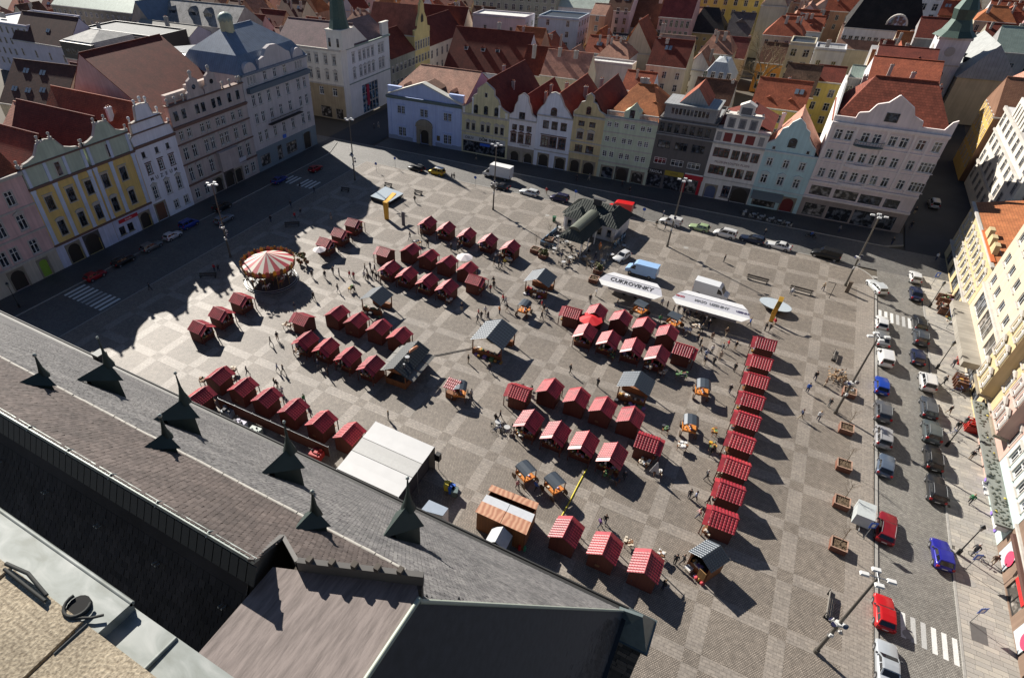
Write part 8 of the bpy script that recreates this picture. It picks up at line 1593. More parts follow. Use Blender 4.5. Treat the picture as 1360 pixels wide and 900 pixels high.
for k, (px, py) in enumerate([(799,341),(812,330),(778,358),(770,312)]):
    p = g(px, py, 0); bare_tree('bare_tree', 'small leafless ornamental tree beside the cafe pavilion', (p.x,p.y,0), 3.6, 1.3, 60+k, (.16,.14,.13), group='small trees by the cafe pavilion', trunk_r=.06)
# ------------------------------------------------------------------ vehicles
CARGL = flat('car glass', (.012,.014,.018), .06, spec=.7); LAMPW = flat('headlamp', (.55,.55,.53), .15); LAMPR = flat('tail lamp', (.35,.01,.012), .25); RIM = flat('alloy rim', (.38,.38,.39), .35, .7); PLATE = flat('number plate', (.6,.6,.58), .5); TRIMB = flat('black bumper', (.03,.03,.032), .55); CHR = flat('mirror grey', (.06,.06,.065), .4)
CARS = {}
def car_proto(kind):
    # profile: L, W, bonnet height, belt, roof, windscreen base/top x, rear roof end, rear belt end
    S = {'hatch':(4.0,1.72,.88,.95,1.47,.55,-.05,-1.55,-1.92,.0),'estate':(4.6,1.80,.90,.97,1.48,.75,.05,-1.95,-2.24,.0),'suv':(4.5,1.86,1.05,1.12,1.70,.7,.05,-1.9,-2.18,.0),'saloon':(4.6,1.80,.88,.95,1.43,.72,-.05,-1.1,-1.65,.95),'van':(5.0,1.92,1.12,1.22,1.98,1.35,.7,-2.45,-2.48,.0),'mpv':(4.3,1.78,1.0,1.08,1.78,1.15,.45,-1.95,-2.1,.0),'pickup_van':(4.4,1.75,.95,1.05,1.82,1.0,.45,-2.1,-2.15,.0)}[kind]
    L, W, hb, bl, rf, wx, tx, rx, dx, boot = S; h = L/2; hw = W/2
    t = thing('car', 'p', 'car', (0,0,-200))
    b = MB()   # lower shell, lofted along the length
    st = [(h,.62,.80,.40,.62),(h-.12,.86,.92,.28,.74),(h-.45,.96,.97,.24,hb-.08),(wx+.1,1,1,.22,hb+.02),(wx-.6,1,1,.22,bl),(dx+.5,1,1,.22,bl),(-h+.35,.97,.98,.24,bl if not boot else boot),(-h+.08,.90,.94,.30,(bl if not boot else boot)-.06),(-h,.74,.86,.42,.70)]
    rings = []
    for x, fa, fm, z0, zt in st: rings.append([(x,-hw*fa*.9,z0),(x,-hw*fm,z0+.16),(x,-hw*fm,zt-.2),(x,-hw*fm*.965,zt-.06),(x,-hw*fm*.86,zt),(x,0,zt+.025),(x,hw*fm*.86,zt),(x,hw*fm*.965,zt-.06),(x,hw*fm,zt-.2),(x,hw*fm,z0+.16),(x,hw*fa*.9,z0)])
    n = 11; V = [p for r in rings for p in r]; F = [(i*n+k,i*n+k+1,(i+1)*n+k+1,(i+1)*n+k) for i in range(len(rings)-1) for k in range(n-1)]+[tuple(range(n-1,-1,-1)),tuple((len(rings)-1)*n+k for k in range(n))]
    b.raw(V, F, 0, True)
    wr, wb = hw*.76, hw*.90  # cabin
    if kind in ('van','pickup_van'): wr, wb = hw*.88, hw*.95
    z0 = bl-.02; lo = [(wx,wb),(dx,wb*.97)]; 
    P = lambda x, s, w, z: Vector((x, s*w, z))
    for s in (-1, 1):
        q = [P(wx,s,wb,z0),P(dx,s,wb*.97,z0),P(rx,s,wr*.97,rf-.06),P(tx,s,wr,rf-.06)]; b.face(q if s > 0 else q[::-1], 0)
    b.face([P(wx,-1,wb,z0),P(wx,1,wb,z0),P(tx,1,wr,rf-.06),P(tx,-1,wr,rf-.06)], 0); b.face([P(dx,1,wb*.97,z0),P(dx,-1,wb*.97,z0),P(rx,-1,wr*.97,rf-.06),P(rx,1,wr*.97,rf-.06)], 0)
    m = (tx+rx)/2; R1 = [P(tx+.02,-1,wr*1.01,rf-.06),P(m,-1,wr*1.0,rf-.03),P(rx-.03,-1,wr*.98,rf-.06)]; R2 = [Vector((p.x,-p.y,p.z)) for p in R1]; C = [Vector((tx-.1,0,rf)),Vector((m,0,rf+.035)),Vector((rx+.08,0,rf))]; D1 = [p.lerp(c, .18)+Vector((0,0,.03)) for p, c in zip(R1, C)]; D2 = [Vector((p.x,-p.y,p.z)) for p in D1]
    for i in range(2):
        for A, B_ in ((R1,D1),(D1,C),(C,D2),(D2,R2)): b.face([A[i],A[i+1],B_[i+1],B_[i]][::-1], 0, True)
    for A in (R1,): 
        b.face([R1[0],D1[0],C[0],D2[0],R2[0]], 0); b.face([R1[2],D1[2],C[2],D2[2],R2[2]][::-1], 0)
    obj('body', b, [WHITE], t)
    # glass
    def inset(q, f0=.12, f1=.1, off=.012):
        A, B_, C_, D = q; n_ = (B_-A).cross(D-A).normalized(); bi = lambda u, v: A.lerp(B_, u).lerp(D.lerp(C_, u), v)
        return [p+n_*off for p in (bi(f0,f1),bi(1-f0,f1),bi(1-f0,1-f1),bi(f0,1-f1))]
    ws = [P(wx,-1,wb,z0),P(wx,1,wb,z0),P(tx,1,wr,rf-.06),P(tx,-1,wr,rf-.06)]; b = MB(); b.face(inset(ws,.06,.06)); obj('windscreen', b, CARGL, t)
    rw = [P(dx,1,wb*.97,z0),P(dx,-1,wb*.97,z0),P(rx,-1,wr*.97,rf-.06),P(rx,1,wr*.97,rf-.06)]
    if kind != 'van': b = MB(); b.face(inset(rw,.08,.12)); obj('rear_window', b, CARGL, t)
    for s in (-1, 1):
        A0, A1 = wx, dx; T0, T1 = tx, rx
        spans = ((.06,.48),(.52,.80),(.83,.96)) if kind not in ('van','pickup_van') else ((.04,.30),)
        if kind in ('hatch',): spans = ((.07,.50),(.54,.90))
        for u0, u1 in spans:
            q = [P(A0+(A1-A0)*u0,s,wb,z0),P(A0+(A1-A0)*u1,s,wb*.975,z0),P(T0+(T1-T0)*u1,s,wr*.975,rf-.06),P(T0+(T1-T0)*u0,s,wr,rf-.06)]
            q = q if s > 0 else [q[1],q[0],q[3],q[2]]; b = MB(); b.face(inset(q,.03,.14)); obj('side_window', b, CARGL, t)
        b = MB(); b.box((wx-.35,s*hw-(0 if s > 0 else .16),bl+.02),(wx-.2,s*hw+(.16 if s > 0 else 0),bl+.16)); obj('mirror', b, CHR, t)
        b = MB(); b.hexa([(h-.34,s*hw*.58,.60),(h-.02,s*hw*.50,.60),(h-.10,s*hw*.84,.60),(h-.44,s*hw*.955,.60)], [(h-.38,s*hw*.58,.74),(h-.10,s*hw*.50,.72),(h-.18,s*hw*.84,.74),(h-.5,s*hw*.955,.78)]); obj('headlight', b, LAMPW, t)
        b = MB(); zt = bl-.02 if kind not in ('van','suv','mpv','pickup_van') else bl+.12; b.box((-h+.0,s*hw*.66 if s > 0 else -hw*.93,zt-.3),(-h+.16,s*hw*.93 if s > 0 else -hw*.66,zt)); obj('tail_light', b, LAMPR, t)
        for x in (h-.82, -h+.80):
            wo = MB(); r_ = .315 if kind not in ('van','suv') else .35; wo.tube([(x,s*(hw-.16),r_),(x,s*(hw+.015),r_)], r_, 16); wh = obj('wheel', wo, RUBBER, t); rm = MB(); rm.tube([(x,s*(hw+.016),r_),(x,s*(hw+.022),r_)], r_*.62, 12); obj('rim', rm, RIM, wh)
            ar = MB(); ar.tube([(x,s*(hw-.02),r_+.03),(x,s*(hw+.006),r_+.03)], r_+.06, 16); obj('wheel_arch', ar, TRIMB, t)
    b = MB(); b.box((h-.07,-hw*.55,.42),(h+.004,hw*.55,.58)); obj('grille', b, TRIMB, t)
    b = MB(); b.box((-h-.006,-.26,.55),(-h+.05,.26,.66)); b.box((h-.05,-.26,.46),(h+.01,.26,.56)); obj('number_plate', b, PLATE, t)
    if kind in ('estate','suv','mpv'):
        for s in (-1, 1): b = MB(); b.tube([(tx-.15,s*wr*.9,rf+.02),(m,s*wr*.9,rf+.07),(rx+.15,s*wr*.9,rf+.02)], .022, 5); obj('roof_rail', b, STEEL, t)
    return learn(t)
def put_car(px, py, heading, kind, col, label, metal=.3, z=ROAD_Z, zc=.7, scale=1.0, group=None):
    """px, py: the middle of the car seen at half height; heading of the nose in degrees from +X"""
    if kind not in CARS: CARS[kind] = car_proto(kind)
    p = g(px, py, z+zc); o = dup(CARS[kind], (p.x, p.y, z), R_(heading), label); o.scale = (scale,)*3; pm = carpaint(col, metal)
    for c in o.children:
        if c.name.startswith('body'): c.material_slots[0].link = 'OBJECT'; c.material_slots[0].material = pm
    if kind in ('van','pickup_van'): o['category'] = 'van'
    if group: o['group'] = group
    return o
W_, SIL, GR_, BK, NV, BL_, RD_ = (.68,.68,.67), (.36,.38,.40), (.10,.105,.115), (.014,.015,.017), (.016,.022,.055), (.015,.055,.34), (.50,.012,.015)
G1 = 'cars parked along the square kerb'; G2 = 'cars parked along the slab pavement'; G3 = 'vehicles along the far side of the square'; G4 = 'cars on the shaded left road'
for px, py, hd, k, c, lab, gp in [
 (1171.5,428,90,'hatch',W_,'white hatchback just before the far zebra, left lane',G1),(1173,449,90,'saloon',(.16,.165,.17),'grey saloon behind the lamp head in the left lane',G1),(1175.5,474,94,'pickup_van',W_,'small white van parked slightly askew in the left lane',G1),(1171.5,511,90,'hatch',BL_,'bright blue hatchback in the left lane',G1),(1173,545,90,'suv',GR_,'dark grey off-roader in the left lane',G1),(1173,579,90,'mpv',(.33,.33,.34),'silver car with a dark glass roof in the left lane',G1),(1177,617,84,'hatch',(.09,.12,.17),'slate blue hatchback parked at a slant in the left lane',G1),(1178,700,84,'estate',(.22,.012,.02),'dark red estate beside the grey trailer',G1),(1175,812,92,'hatch',RD_,'bright red car below the near zebra crossing',G1),(1179,880,92,'saloon',(.42,.45,.48),'silver saloon cut off by the bottom edge',G1),
 (1216,367,92,'hatch',W_,'white car at the shade edge, farthest in the right-hand lane',G2),(1217,389,90,'saloon',NV,'navy saloon behind the white car near the shade',G2),(1221.5,428,92,'estate',BK,'black car right after the far zebra in the right-hand lane',G2),(1223,447,90,'suv',(.05,.06,.075),'dark estate with a silver roof window in the right-hand lane',G2),(1219.5,473,90,'hatch',NV,'dark blue hatchback in the right-hand lane',G2),(1232,506,92,'mpv',(.60,.60,.60),'white people carrier in the right-hand lane',G2),(1234,540,90,'estate',(.055,.065,.08),'dark slate estate behind the white people carrier',G2),(1237.5,572,90,'suv',(.075,.09,.095),'dark green grey off-roader in the right-hand lane',G2),(1240,607,90,'estate',BK,'black estate, second nearest in the right-hand lane',G2),(1244,648,90,'estate',(.02,.021,.024),'black car with roof rails, nearest in the right-hand lane',G2),(1251.5,735,94,'hatch',(.02,.02,.26),'small deep blue hatchback near the lower zebra',G2),
 (1165,380,115,'estate',(.58,.60,.60),'white estate turning at the rounded corner of the square',None),(1240.5,270,92,'mpv',(.30,.33,.38),'silver people carrier in the dark side street',None),
 (553,223,172,'estate',BK,'black estate in front of the pale blue house',G3),(664.5,247,176,'saloon',(.03,.03,.035),'dark saloon under the white box truck side',G3),(703,255,174,'estate',(.62,.64,.64),'white estate right of the box truck',G3),(743,263,176,'mpv',(.02,.02,.06),'navy people carrier behind the cafe pavilion',G3),(891,294,172,'pickup_van',W_,'white panel van by the slim lamp post',G3),(929,301.5,174,'hatch',(.36,.47,.26),'pale green small car on the far side',G3),(963,310,174,'mpv',W_,'white people carrier right of the pale green car',G3),(999,317,174,'estate',(.02,.03,.06),'dark blue estate between two white cars',G3),(1034.5,325.5,172,'saloon',W_,'white taxi saloon on the far side',G3),(1097,338,172,'van',(.015,.016,.018),'black van alone in the road shade',G3),
 (826,340,250,'hatch',W_,'white car parked beside the cafe pavilion',None),
 (126,365,38,'hatch',(.30,.012,.02),'red hatchback in the shade before the golden houses',G4),(164,345,34,'estate',BK,'black estate in the shade before the golden houses',G4),(201,326,34,'estate',(.17,.17,.17),'grey beige estate in the shade',G4),(229,312,34,'hatch',(.55,.55,.58),'white hatchback in the shade before the museum',G4),(251,297,34,'mpv',(.02,.05,.30),'blue van-like car in the shade before the museum',G4),(295,274,36,'suv',BK,'black off-roader in the shade before the ornate beige house',G4),(297.5,290,36,'estate',(.20,.23,.27),'silver car driving behind the lamp in the shade',G4),(371,238,36,'saloon',(.02,.04,.22),'blue saloon in the shade before the blue-roofed house',G4),(419,223,34,'hatch',(.28,.012,.02),'red car near the far left zebra',G4)]:
    hh = hd
    if gp == G3: hh = hd
    if gp == G4: hh = 90 if 'driving' not in lab else 90
    put_car(px, py, hh, k, c, lab, group=gp, z=ROAD_Z if gp != G3 or py > 320 else ROAD_Z)
put_car(580, 228, 176, 'mpv', (.5,.33,.02), 'yellow and white estate cab in front of the pale blue house', group=G3)
cab = ALL[-1]; b = MB(); b.box((-1.9,-.66,1.8),(.3,.66,1.87)); obj('roof_panel', b, WHITE, cab)
for k_, s in CARS.items():
    for c in list(s.children_recursive): bpy.data.objects.remove(c, do_unlink=True)
    if s in ALL: ALL.remove(s)
    bpy.data.objects.remove(s, do_unlink=True)
# big vans and trucks
def bigvan(px, py, hd, L, H, col, label, box=None, z=ROAD_Z, group=None, name='delivery_van'):
    p = g(px, py, z+1.2); t = thing(name, label, 'truck' if box else 'van', (p.x,p.y,z), R_(hd), group); m = carpaint(col, .05); hw = 1.0; h = L/2; b = MB()
    cabx = h-1.9 if box else -h
    prof = [(h,.45),(h,.95),(h-.25,1.15),(h-.75,1.3),(h-1.35,H-.35 if not box else 2.15),(h-1.75,H-.08 if not box else 2.4),(cabx,H if not box else 2.42),(cabx,.45)]
    n = len(prof); V = []; 
    for s in (-1, 1): V += [(x, s*hw*(.93 if zz > 1.4 else 1), zz) for x, zz in prof]
    b.raw(V, [tuple(range(n)), tuple(range(2*n-1,n-1,-1))]+[((i+1)%n,i,n+i,n+(i+1)%n) for i in range(n)]); obj('body', b, m, t)
    zt = H-.35 if not box else 2.15
    b = MB(); b.face([Vector((h-.80,-.84,1.34)),Vector((h-.80,.84,1.34)),Vector((h-1.33,.8,zt-.05)),Vector((h-1.33,-.8,zt-.05))]); o = obj('windscreen', b, CARGL, t, (.02,0,.015))
    for s in (-1, 1):
        b = MB(); q = [(h-.95,s*1.004,1.3),(h-1.85,s*1.004,1.3),(h-1.85,s*.95,zt-.15),(h-1.45,s*.95,zt-.15)]; b.face(q if s > 0 else q[::-1]); obj('side_window', b, CARGL, t)
        b = MB(); b.box((h-.1,s*.85-.14,.72),(h+.015,s*.85+.14,.95)); obj('headlight', b, LAMPW, t)
        b = MB(); b.box((-h-.01 if not box else -h-.01,s*.9-.08,.9),(-h+.04,s*.9+.08,1.5)); obj('tail_light', b, LAMPR, t)
        b = MB(); b.box((h-1.2,s*1.0-(.0 if s > 0 else .22),1.4),(h-1.05,s*1.0+(.22 if s > 0 else .0),1.75)); obj('mirror', b, CHR, t)
        for x in (h-.95, -h+1.1): b = MB(); b.tube([(x,s*.78,.36),(x,s*1.02,.36)], .36, 16); w = obj('wheel', b, RUBBER, t); b = MB(); b.tube([(x,s*1.021,.36),(x,s*1.03,.36)], .2, 12); obj('rim', b, RIM, w)
    if box:
        b = MB(); b.box((-h,-1.1,.75),(h-1.95,1.1,box)); obj('cargo_box', b, flat('white box body', (.66,.66,.66), .5), t); b = MB(); b.box((-h+.1,-.4,.5),(h-1.8,.4,.745)); obj('chassis', b, BLACK, t)
        b = MB()
        for y in (-1.1,1.1): b.box((-h-.01,y-.03,.75),(h-1.94,y+.03,.85)); b.box((-h-.01,y-.03,box-.07),(h-1.94,y+.03,box+.012))
        obj('edge_trim', b, STEEL, t)
    return t
bigvan(661, 230, 176, 7.4, 2.6, W_, 'white box truck before the shop reading DŮM', 3.35, group=G3, name='box_truck')
bigvan(824, 275, 180, 5.2, 2.5, (.55,.012,.014), 'bright red delivery van behind the cafe pavilion', group=G3)
bigvan(853, 357, 176, 5.6, 2.5, (.30,.47,.72), 'light blue delivery van behind the left white sales trailer', z=0)
bigvan(945, 385, -4, 5.8, 2.7, (.66,.67,.68), 'tall white delivery van behind the right white sales trailer', z=0)
# white sales trailers
def trailer(pts, zt, label, s1, s2=None):
    c = [g(*p, zt) for p in pts]; o0 = (c[0]+c[1])/2; d = (c[1]-c[0]); L = d.length; ang = math.atan2(d.y, d.x); t = thing('sales_trailer', label, 'sales trailer', (o0.x,o0.y,0), ang)
    Dp = 1.1; wm = flat('trailer white', (.64,.64,.65), .4); b = MB(); b.box((-L/2+1.75,.1,.6),(L/2-1.75,Dp+.1,2.55)); obj('body', b, wm, t)
    b = MB(); b.hexa([(-L/2+.75,.22,2.96),(L/2-.75,.22,2.96),(L/2-1.7,1.35,3.0),(-L/2+1.7,1.35,3.0)], [(-L/2+.75,.22,3.08),(L/2-.75,.22,3.08),(L/2-1.7,1.35,3.12),(-L/2+1.7,1.35,3.12)]); obj('roof', b, wm, t)
    b = MB(); b.hexa([(-L/2,-1.3,2.56),(L/2,-1.3,2.56),(L/2-.7,.2,2.98),(-L/2+.7,.2,2.98)], [(-L/2,-1.3,2.60),(L/2,-1.3,2.60),(L/2-.7,.2,3.02),(-L/2+.7,.2,3.02)]); cn = obj('fascia', b, flat('fascia white', (.50,.50,.54), .5), t)
    b = MB(); b.hexa([(-L/2,-1.34,2.6),(L/2,-1.34,2.6),(L/2-1.0,-2.5,2.36),(-L/2+1.0,-2.5,2.36)], [(-L/2,-1.34,2.66),(L/2,-1.34,2.66),(L/2-1.0,-2.5,2.42),(-L/2+1.0,-2.5,2.42)]); obj('flap', b, WHITE, t)
    b = MB(); b.box((-L/2+1.7,-.35,.6),(L/2-1.7,.095,1.25)); obj('counter', b, flat('counter grey', (.42,.42,.43), .4), t)
    b = MB(); heap(b, -L/2+1.8, L/2-1.8, -.3, .05, 1.25, 40, random.Random(8), .06, .14); o = obj('goods', b, GOODS, t); o['kind'] = 'stuff'
    for x in (-1.0, 0, 1.0):
        for s in (.2, Dp): b = MB(); b.tube([(x-.0,s-.08,.33),(x,s+.08,.33)], .33, 14); obj('wheel', b, RUBBER, t) if x else None
    tilt = math.atan2(.29, -.93)
    def put(s, x, m, sz): text_obj('lettering', s, sz, m, t, (x, -.55, 2.845), (R_(15.6), 0, 0), .008, bold=.02)
    put(s1, 0, BLACK if not s2 else flat('grey letters', (.2,.2,.24), .5), 1.15 if not s2 else .7)
    if s2: put(s2[0], -L/2+1.1, flat('red letters', (.4,.05,.06), .5), .5); put(s2[1], L/2-1.2, flat('dark blue letters', (.06,.05,.12), .5), .5)
    return t
trailer([(799,364),(883,387)], 2.9, 'long white sales trailer with CUKROVINKY on its roof board', 'CUKROVINKY')
trailer([(896,388),(999,416)], 2.9, 'long white sales trailer crowded by customers, with UZENINY at its right end', 'MASO  UZENINY', ('MASO','UZENINY'))
# grey box trailer by the dark red estate
p = g(1146, 684, 1.0); t = thing('box_trailer', 'grey box trailer parked on the paving beside the dark red estate', 'trailer', (p.x,p.y,0), R_(86)); b = MB(); b.box((-1.2,-.85,.45),(1.2,.85,1.95)); b.box((-1.22,-.87,1.95),(1.22,.87,2.0)); obj('box', b, flat('trailer grey', (.42,.45,.45), .5), t); b = MB(); b.tube([(-1.2,0,.45),(-2.0,0,.45)], .05, 6); b.cyl((-1.95,0,0), .04, .5, 6); obj('drawbar', b, STEEL, t)
for s in (-1, 1): b = MB(); b.tube([(.1,s*.8,.3),(.1,s*.98,.3)], .3, 14); obj('wheel', b, RUBBER, t)
# two-wheelers
def bike(px, py, rot, label, motor=False, z=0):
    p = g(px, py, z+.4); t = thing('motorcycle' if motor else 'bicycle', label, 'motorcycle' if motor else 'bicycle', (p.x,p.y,z), R_(rot)); r_ = .32
    for x in (-.62,.62):
        b = MB(); b.tube([(x+r_*math.cos(R_(q)),0,r_+r_*math.sin(R_(q))) for q in range(0,361,24)], .05 if motor else .022, 6); w = obj('wheel', b, RUBBER, t); b = MB()
        for q in range(0,180,45): b.tube([(x+r_*math.cos(R_(q)),0,r_+r_*math.sin(R_(q))),(x-r_*math.cos(R_(q)),0,r_-r_*math.sin(R_(q)))], .008, 4)
        obj('spokes', b, STEEL, w)
    b = MB(); pr = .1 if motor else .022; b.tube([(-.62,0,.32),(-.1,0,.75),(.42,0,.8),(.62,0,.32)], pr, 6); b.tube([(-.1,0,.75),(0,0,.32),(.42,0,.8)], pr, 6); b.tube([(.42,0,.8),(.38,0,1.02)], .03, 6); b.tube([(.36,-.3,1.03),(.36,.3,1.03)], .025, 6)
    if motor: b.ball((.1,0,.78), .24, 8, 5); b.ball((-.05,0,.42), .22, 7, 5); b.box((.55,-.15,.75),(.62,.15,1.0))
    obj('frame', b, BLACK if motor else NVM, t); b = MB(); b.ball((-.25,0,.9), .16 if not motor else .22, 7, 4, 0, .4); obj('saddle', b, RUBBER, t)
NVM = flat('bicycle blue', (.03,.06,.2), .4)
bike(1300,740,150,'bicycle leaning behind the cyclist near the blue square sign',False); bike(1262,575,30,'bicycle pushed along by the black street lantern',False); bike(1271,518,20,'bicycle standing beside the pavement tables',False); bike(1077,313,-10,'motorcycle with an orange bag ridden along the far road',True,ROAD_Z)
bike(661,570,40,'bicycle by the bistro tables of the nearest block')
# fruit and clothes stands of the right-hand shops
for k, (px, py, lab, w, d_, cols) in enumerate([(1272,425,'bright blue cloth awning stand before the long canopy',2.6,3.6,0),(1257,402,'racks of brown clothes outside the yellow corner house',2.2,5.5,1),(1283,440,'purple postcard stand outside the cream block',1.6,2.0,2),(1277,505,'wooden crates of earthenware outside the yellow oriel house',1.4,2.6,1),(1293,563,'red fronted stand with cards outside the pink house',1.4,1.6,3),(1281,475,'orange and green goods stand outside the cream block',1.2,1.6,3)]):
    p = g(px, py, .9); t = thing('shop_stand', lab, 'shop stand', (p.x,p.y,0)); rn = random.Random(k+40); m = [flat('azure cloth', (.05,.26,.68), .6), wood('rack brown', (.22,.10,.06)), flat('dusk violet', (.12,.08,.3), .5), flat('signal red', (.5,.03,.02), .5)][cols]
    b = MB()
    if cols == 0: b.hexa([(-w/2,-d_/2,1.75),(w/2,-d_/2,2.0),(w/2,d_/2,2.0),(-w/2,d_/2,1.75)], [(-w/2,-d_/2,1.8),(w/2,-d_/2,2.05),(w/2,d_/2,2.05),(-w/2,d_/2,1.8)])
    else:
        for j in range(4): y = -d_/2+d_*j/3.5; b.box((-w/2,y,.0),(w/2,y+.12,1.4)); b.box((-w/2,y-.15,1.0),(w/2,y+.3,1.08))
    obj('rack', b, m, t); b = MB(); heap(b, -w/2+.1, w/2-.1, -d_/2+.1, d_/2-.1, .3 if cols == 0 else 1.08, 22, rn, .08, .2); o = obj('goods', b, GOODS, t); o['kind'] = 'stuff'
    for sx in (-w/2+.05, w/2-.05):
        for sy in (-d_/2+.05, d_/2-.05): b = MB(); b.box((sx-.03,sy-.03,0),(sx+.03,sy+.03,1.8)); obj('post', b, STEEL, t)
# ------------------------------------------------------------------ people
def person_mesh(pose):
    V = []; E = []; Rr = []
    def add(p, r, par=None):
        V.append(p); Rr.append(r)
        if par is not None: E.append((par, len(V)-1))
        return len(V)-1
    sit = pose == 'sit'; st = {'stand':(.02,-.02),'walk':(.30,-.28),'step':(.16,-.2),'sit':(0,0)}[pose]; ph = .92 if not sit else .50
    pe = add((0,0,ph), .155); w1 = add((.0,0,ph+.16), .145, pe); ch_ = add((.02,0,ph+.38), .17, w1); nk = add((.03,0,ph+.56), .075, ch_); hd = add((.05,0,ph+.68), .10, nk); add((.055,0,ph+.79), .085, hd)
    for s, dx in ((1, st[0]), (-1, st[1])):
        hp = add((0,s*.10,ph-.06), .105, pe)
        if sit: k = add((.42,s*.12,.50), .085, hp); f = add((.44,s*.12,.10), .055, k); add((.58,s*.13,.05), .045, f)
        else: k = add((dx*.55+.03,s*.10,.49), .078, hp); f = add((dx,s*.10,.09+(.06 if dx < -.1 else 0)), .052, k); add((dx+.15,s*.115,.045+(.03 if dx < -.1 else 0)), .042, f)
        sh = add((.0,s*.20,ph+.46), .075, ch_); ax = -dx*.5; el = add((ax*.6-.03,s*.26,ph+.20), .055, sh); hn = add((ax+.10,s*.24,ph-.03), .042, el); add((ax+.14,s*.235,ph-.11), .034, hn)
    me = bpy.data.meshes.new('tmp'); me.from_pydata(V, E, []); o = bpy.data.objects.new('tmp', me); COL.objects.link(o)
    sk = o.modifiers.new('s', 'SKIN'); sk.use_smooth_shade = True
    for i, sv in enumerate(me.skin_vertices[0].data): sv.radius = (Rr[i]*.92, Rr[i]); sv.use_root = (i == 0)
    o.modifiers.new('d', 'SUBSURF').levels = 1
    dg = bpy.context.evaluated_depsgraph_get(); dg.update(); m2 = bpy.data.meshes.new_from_object(o.evaluated_get(dg)); bpy.data.objects.remove(o, do_unlink=True); m2.name = 'person'
    for m in (TOPS[0], PANTS[0], SKIN, SHOE): m2.materials.append(m)
    for pl_ in m2.polygons:
        c = pl_.center; z = c.z
        if z > ph+.575: i = 2
        elif abs(c.y) > .19 and z < ph+.02 and not sit: i = 2
        elif z < .115: i = 3
        elif z < ph+.02 and not (abs(c.y) > .185): i = 1
        else: i = 0
        if sit and z < .62 and not (abs(c.y) > .2 and z > .4): i = 1 if z > .115 else 3
        pl_.material_index = i; pl_.use_smooth = True
    hb = MB(); hb.ball((.03,0,ph+.735), .125, 8, 6, 0, 1.0); hm_ = MB()
    V2 = []; 
    return m2, ph
SKIN = flat('skin', (.42,.26,.19), .6); SHOE = flat('shoe leather', (.03,.025,.022), .5)
TC = {'black':(.012,.012,.014),'dark':(.03,.03,.036),'navy':(.02,.028,.07),'grey':(.16,.165,.17),'white':(.62,.62,.62),'red':(.42,.02,.03),'blue':(.03,.11,.42),'green':(.05,.24,.10),'orange':(.45,.13,.03),'pink':(.50,.28,.28),'purple':(.16,.08,.24),'light blue':(.36,.42,.56),'beige':(.42,.35,.26),'brown':(.12,.07,.045),'yellow':(.55,.42,.05)}
CLOTH = {k: flat('cloth '+k, v, .85) for k, v in TC.items()}; TOPS = [CLOTH['black']]; PANTS = [CLOTH['navy']]
PM = {k: person_mesh(k) for k in ('stand','walk','step','sit')}
HAIRM = {}
def hair_mesh(ph):
    if ph not in HAIRM:
        b = MB(); n, m = 9, 4
        V = []; F = []
        for i in range(m+1):
            th = R_(100)*i/m
            for k in range(n): a = 2*math.pi*k/n; V.append((.035-.02+.112*math.sin(th)*math.cos(a)-(.02*math.sin(th)), .108*math.sin(th)*math.sin(a), ph+.745+.125*math.cos(th)))
        for i in range(m):
            for k in range(n): F.append((i*n+k,(i+1)*n+k,(i+1)*n+(k+1)%n,i*n+(k+1)%n))
        b.raw(V, F, 0, True); HAIRM[ph] = [b.mesh('hair', [flat('hair '+nm, c, .7)]) for nm, c in (('dark',(.02,.015,.012)),('brown',(.08,.045,.025)),('grey',(.35,.34,.33)),('blond',(.3,.2,.1)))]
    return HAIRM[ph]
POSE_W = {'stand':'standing','walk':'walking','step':'strolling','sit':'sitting'}
prn = random.Random(21)
def person(px, py, top, where, pose=None, pants=None, z=0, h=None):
    pose = pose or prn.choice(['stand','walk','step','walk']); pants = pants or prn.choice(['navy','dark','black','navy','grey','beige']); p = g(px, py, z); m, ph = PM[pose]
    o = obj('person', m, None, None, (p.x, p.y, z-.005 if pose != 'sit' else z), prn.uniform(0, 6.28)); s = (h or prn.uniform(1.64, 1.84))/1.78; o.scale = (s,s,s)
    for i, mt in ((0, CLOTH[top]), (1, CLOTH[pants])): o.material_slots[i].link = 'OBJECT'; o.material_slots[i].material = mt
    a = 'an' if top[0] in 'aeiou' else 'a'
    tag(o, '%s person in %s top and %s trousers %s' % (POSE_W[pose], top, pants, where), 'person', 'people on the square')
    obj('hair', prn.choice(hair_mesh(ph)), None, o)
    return o
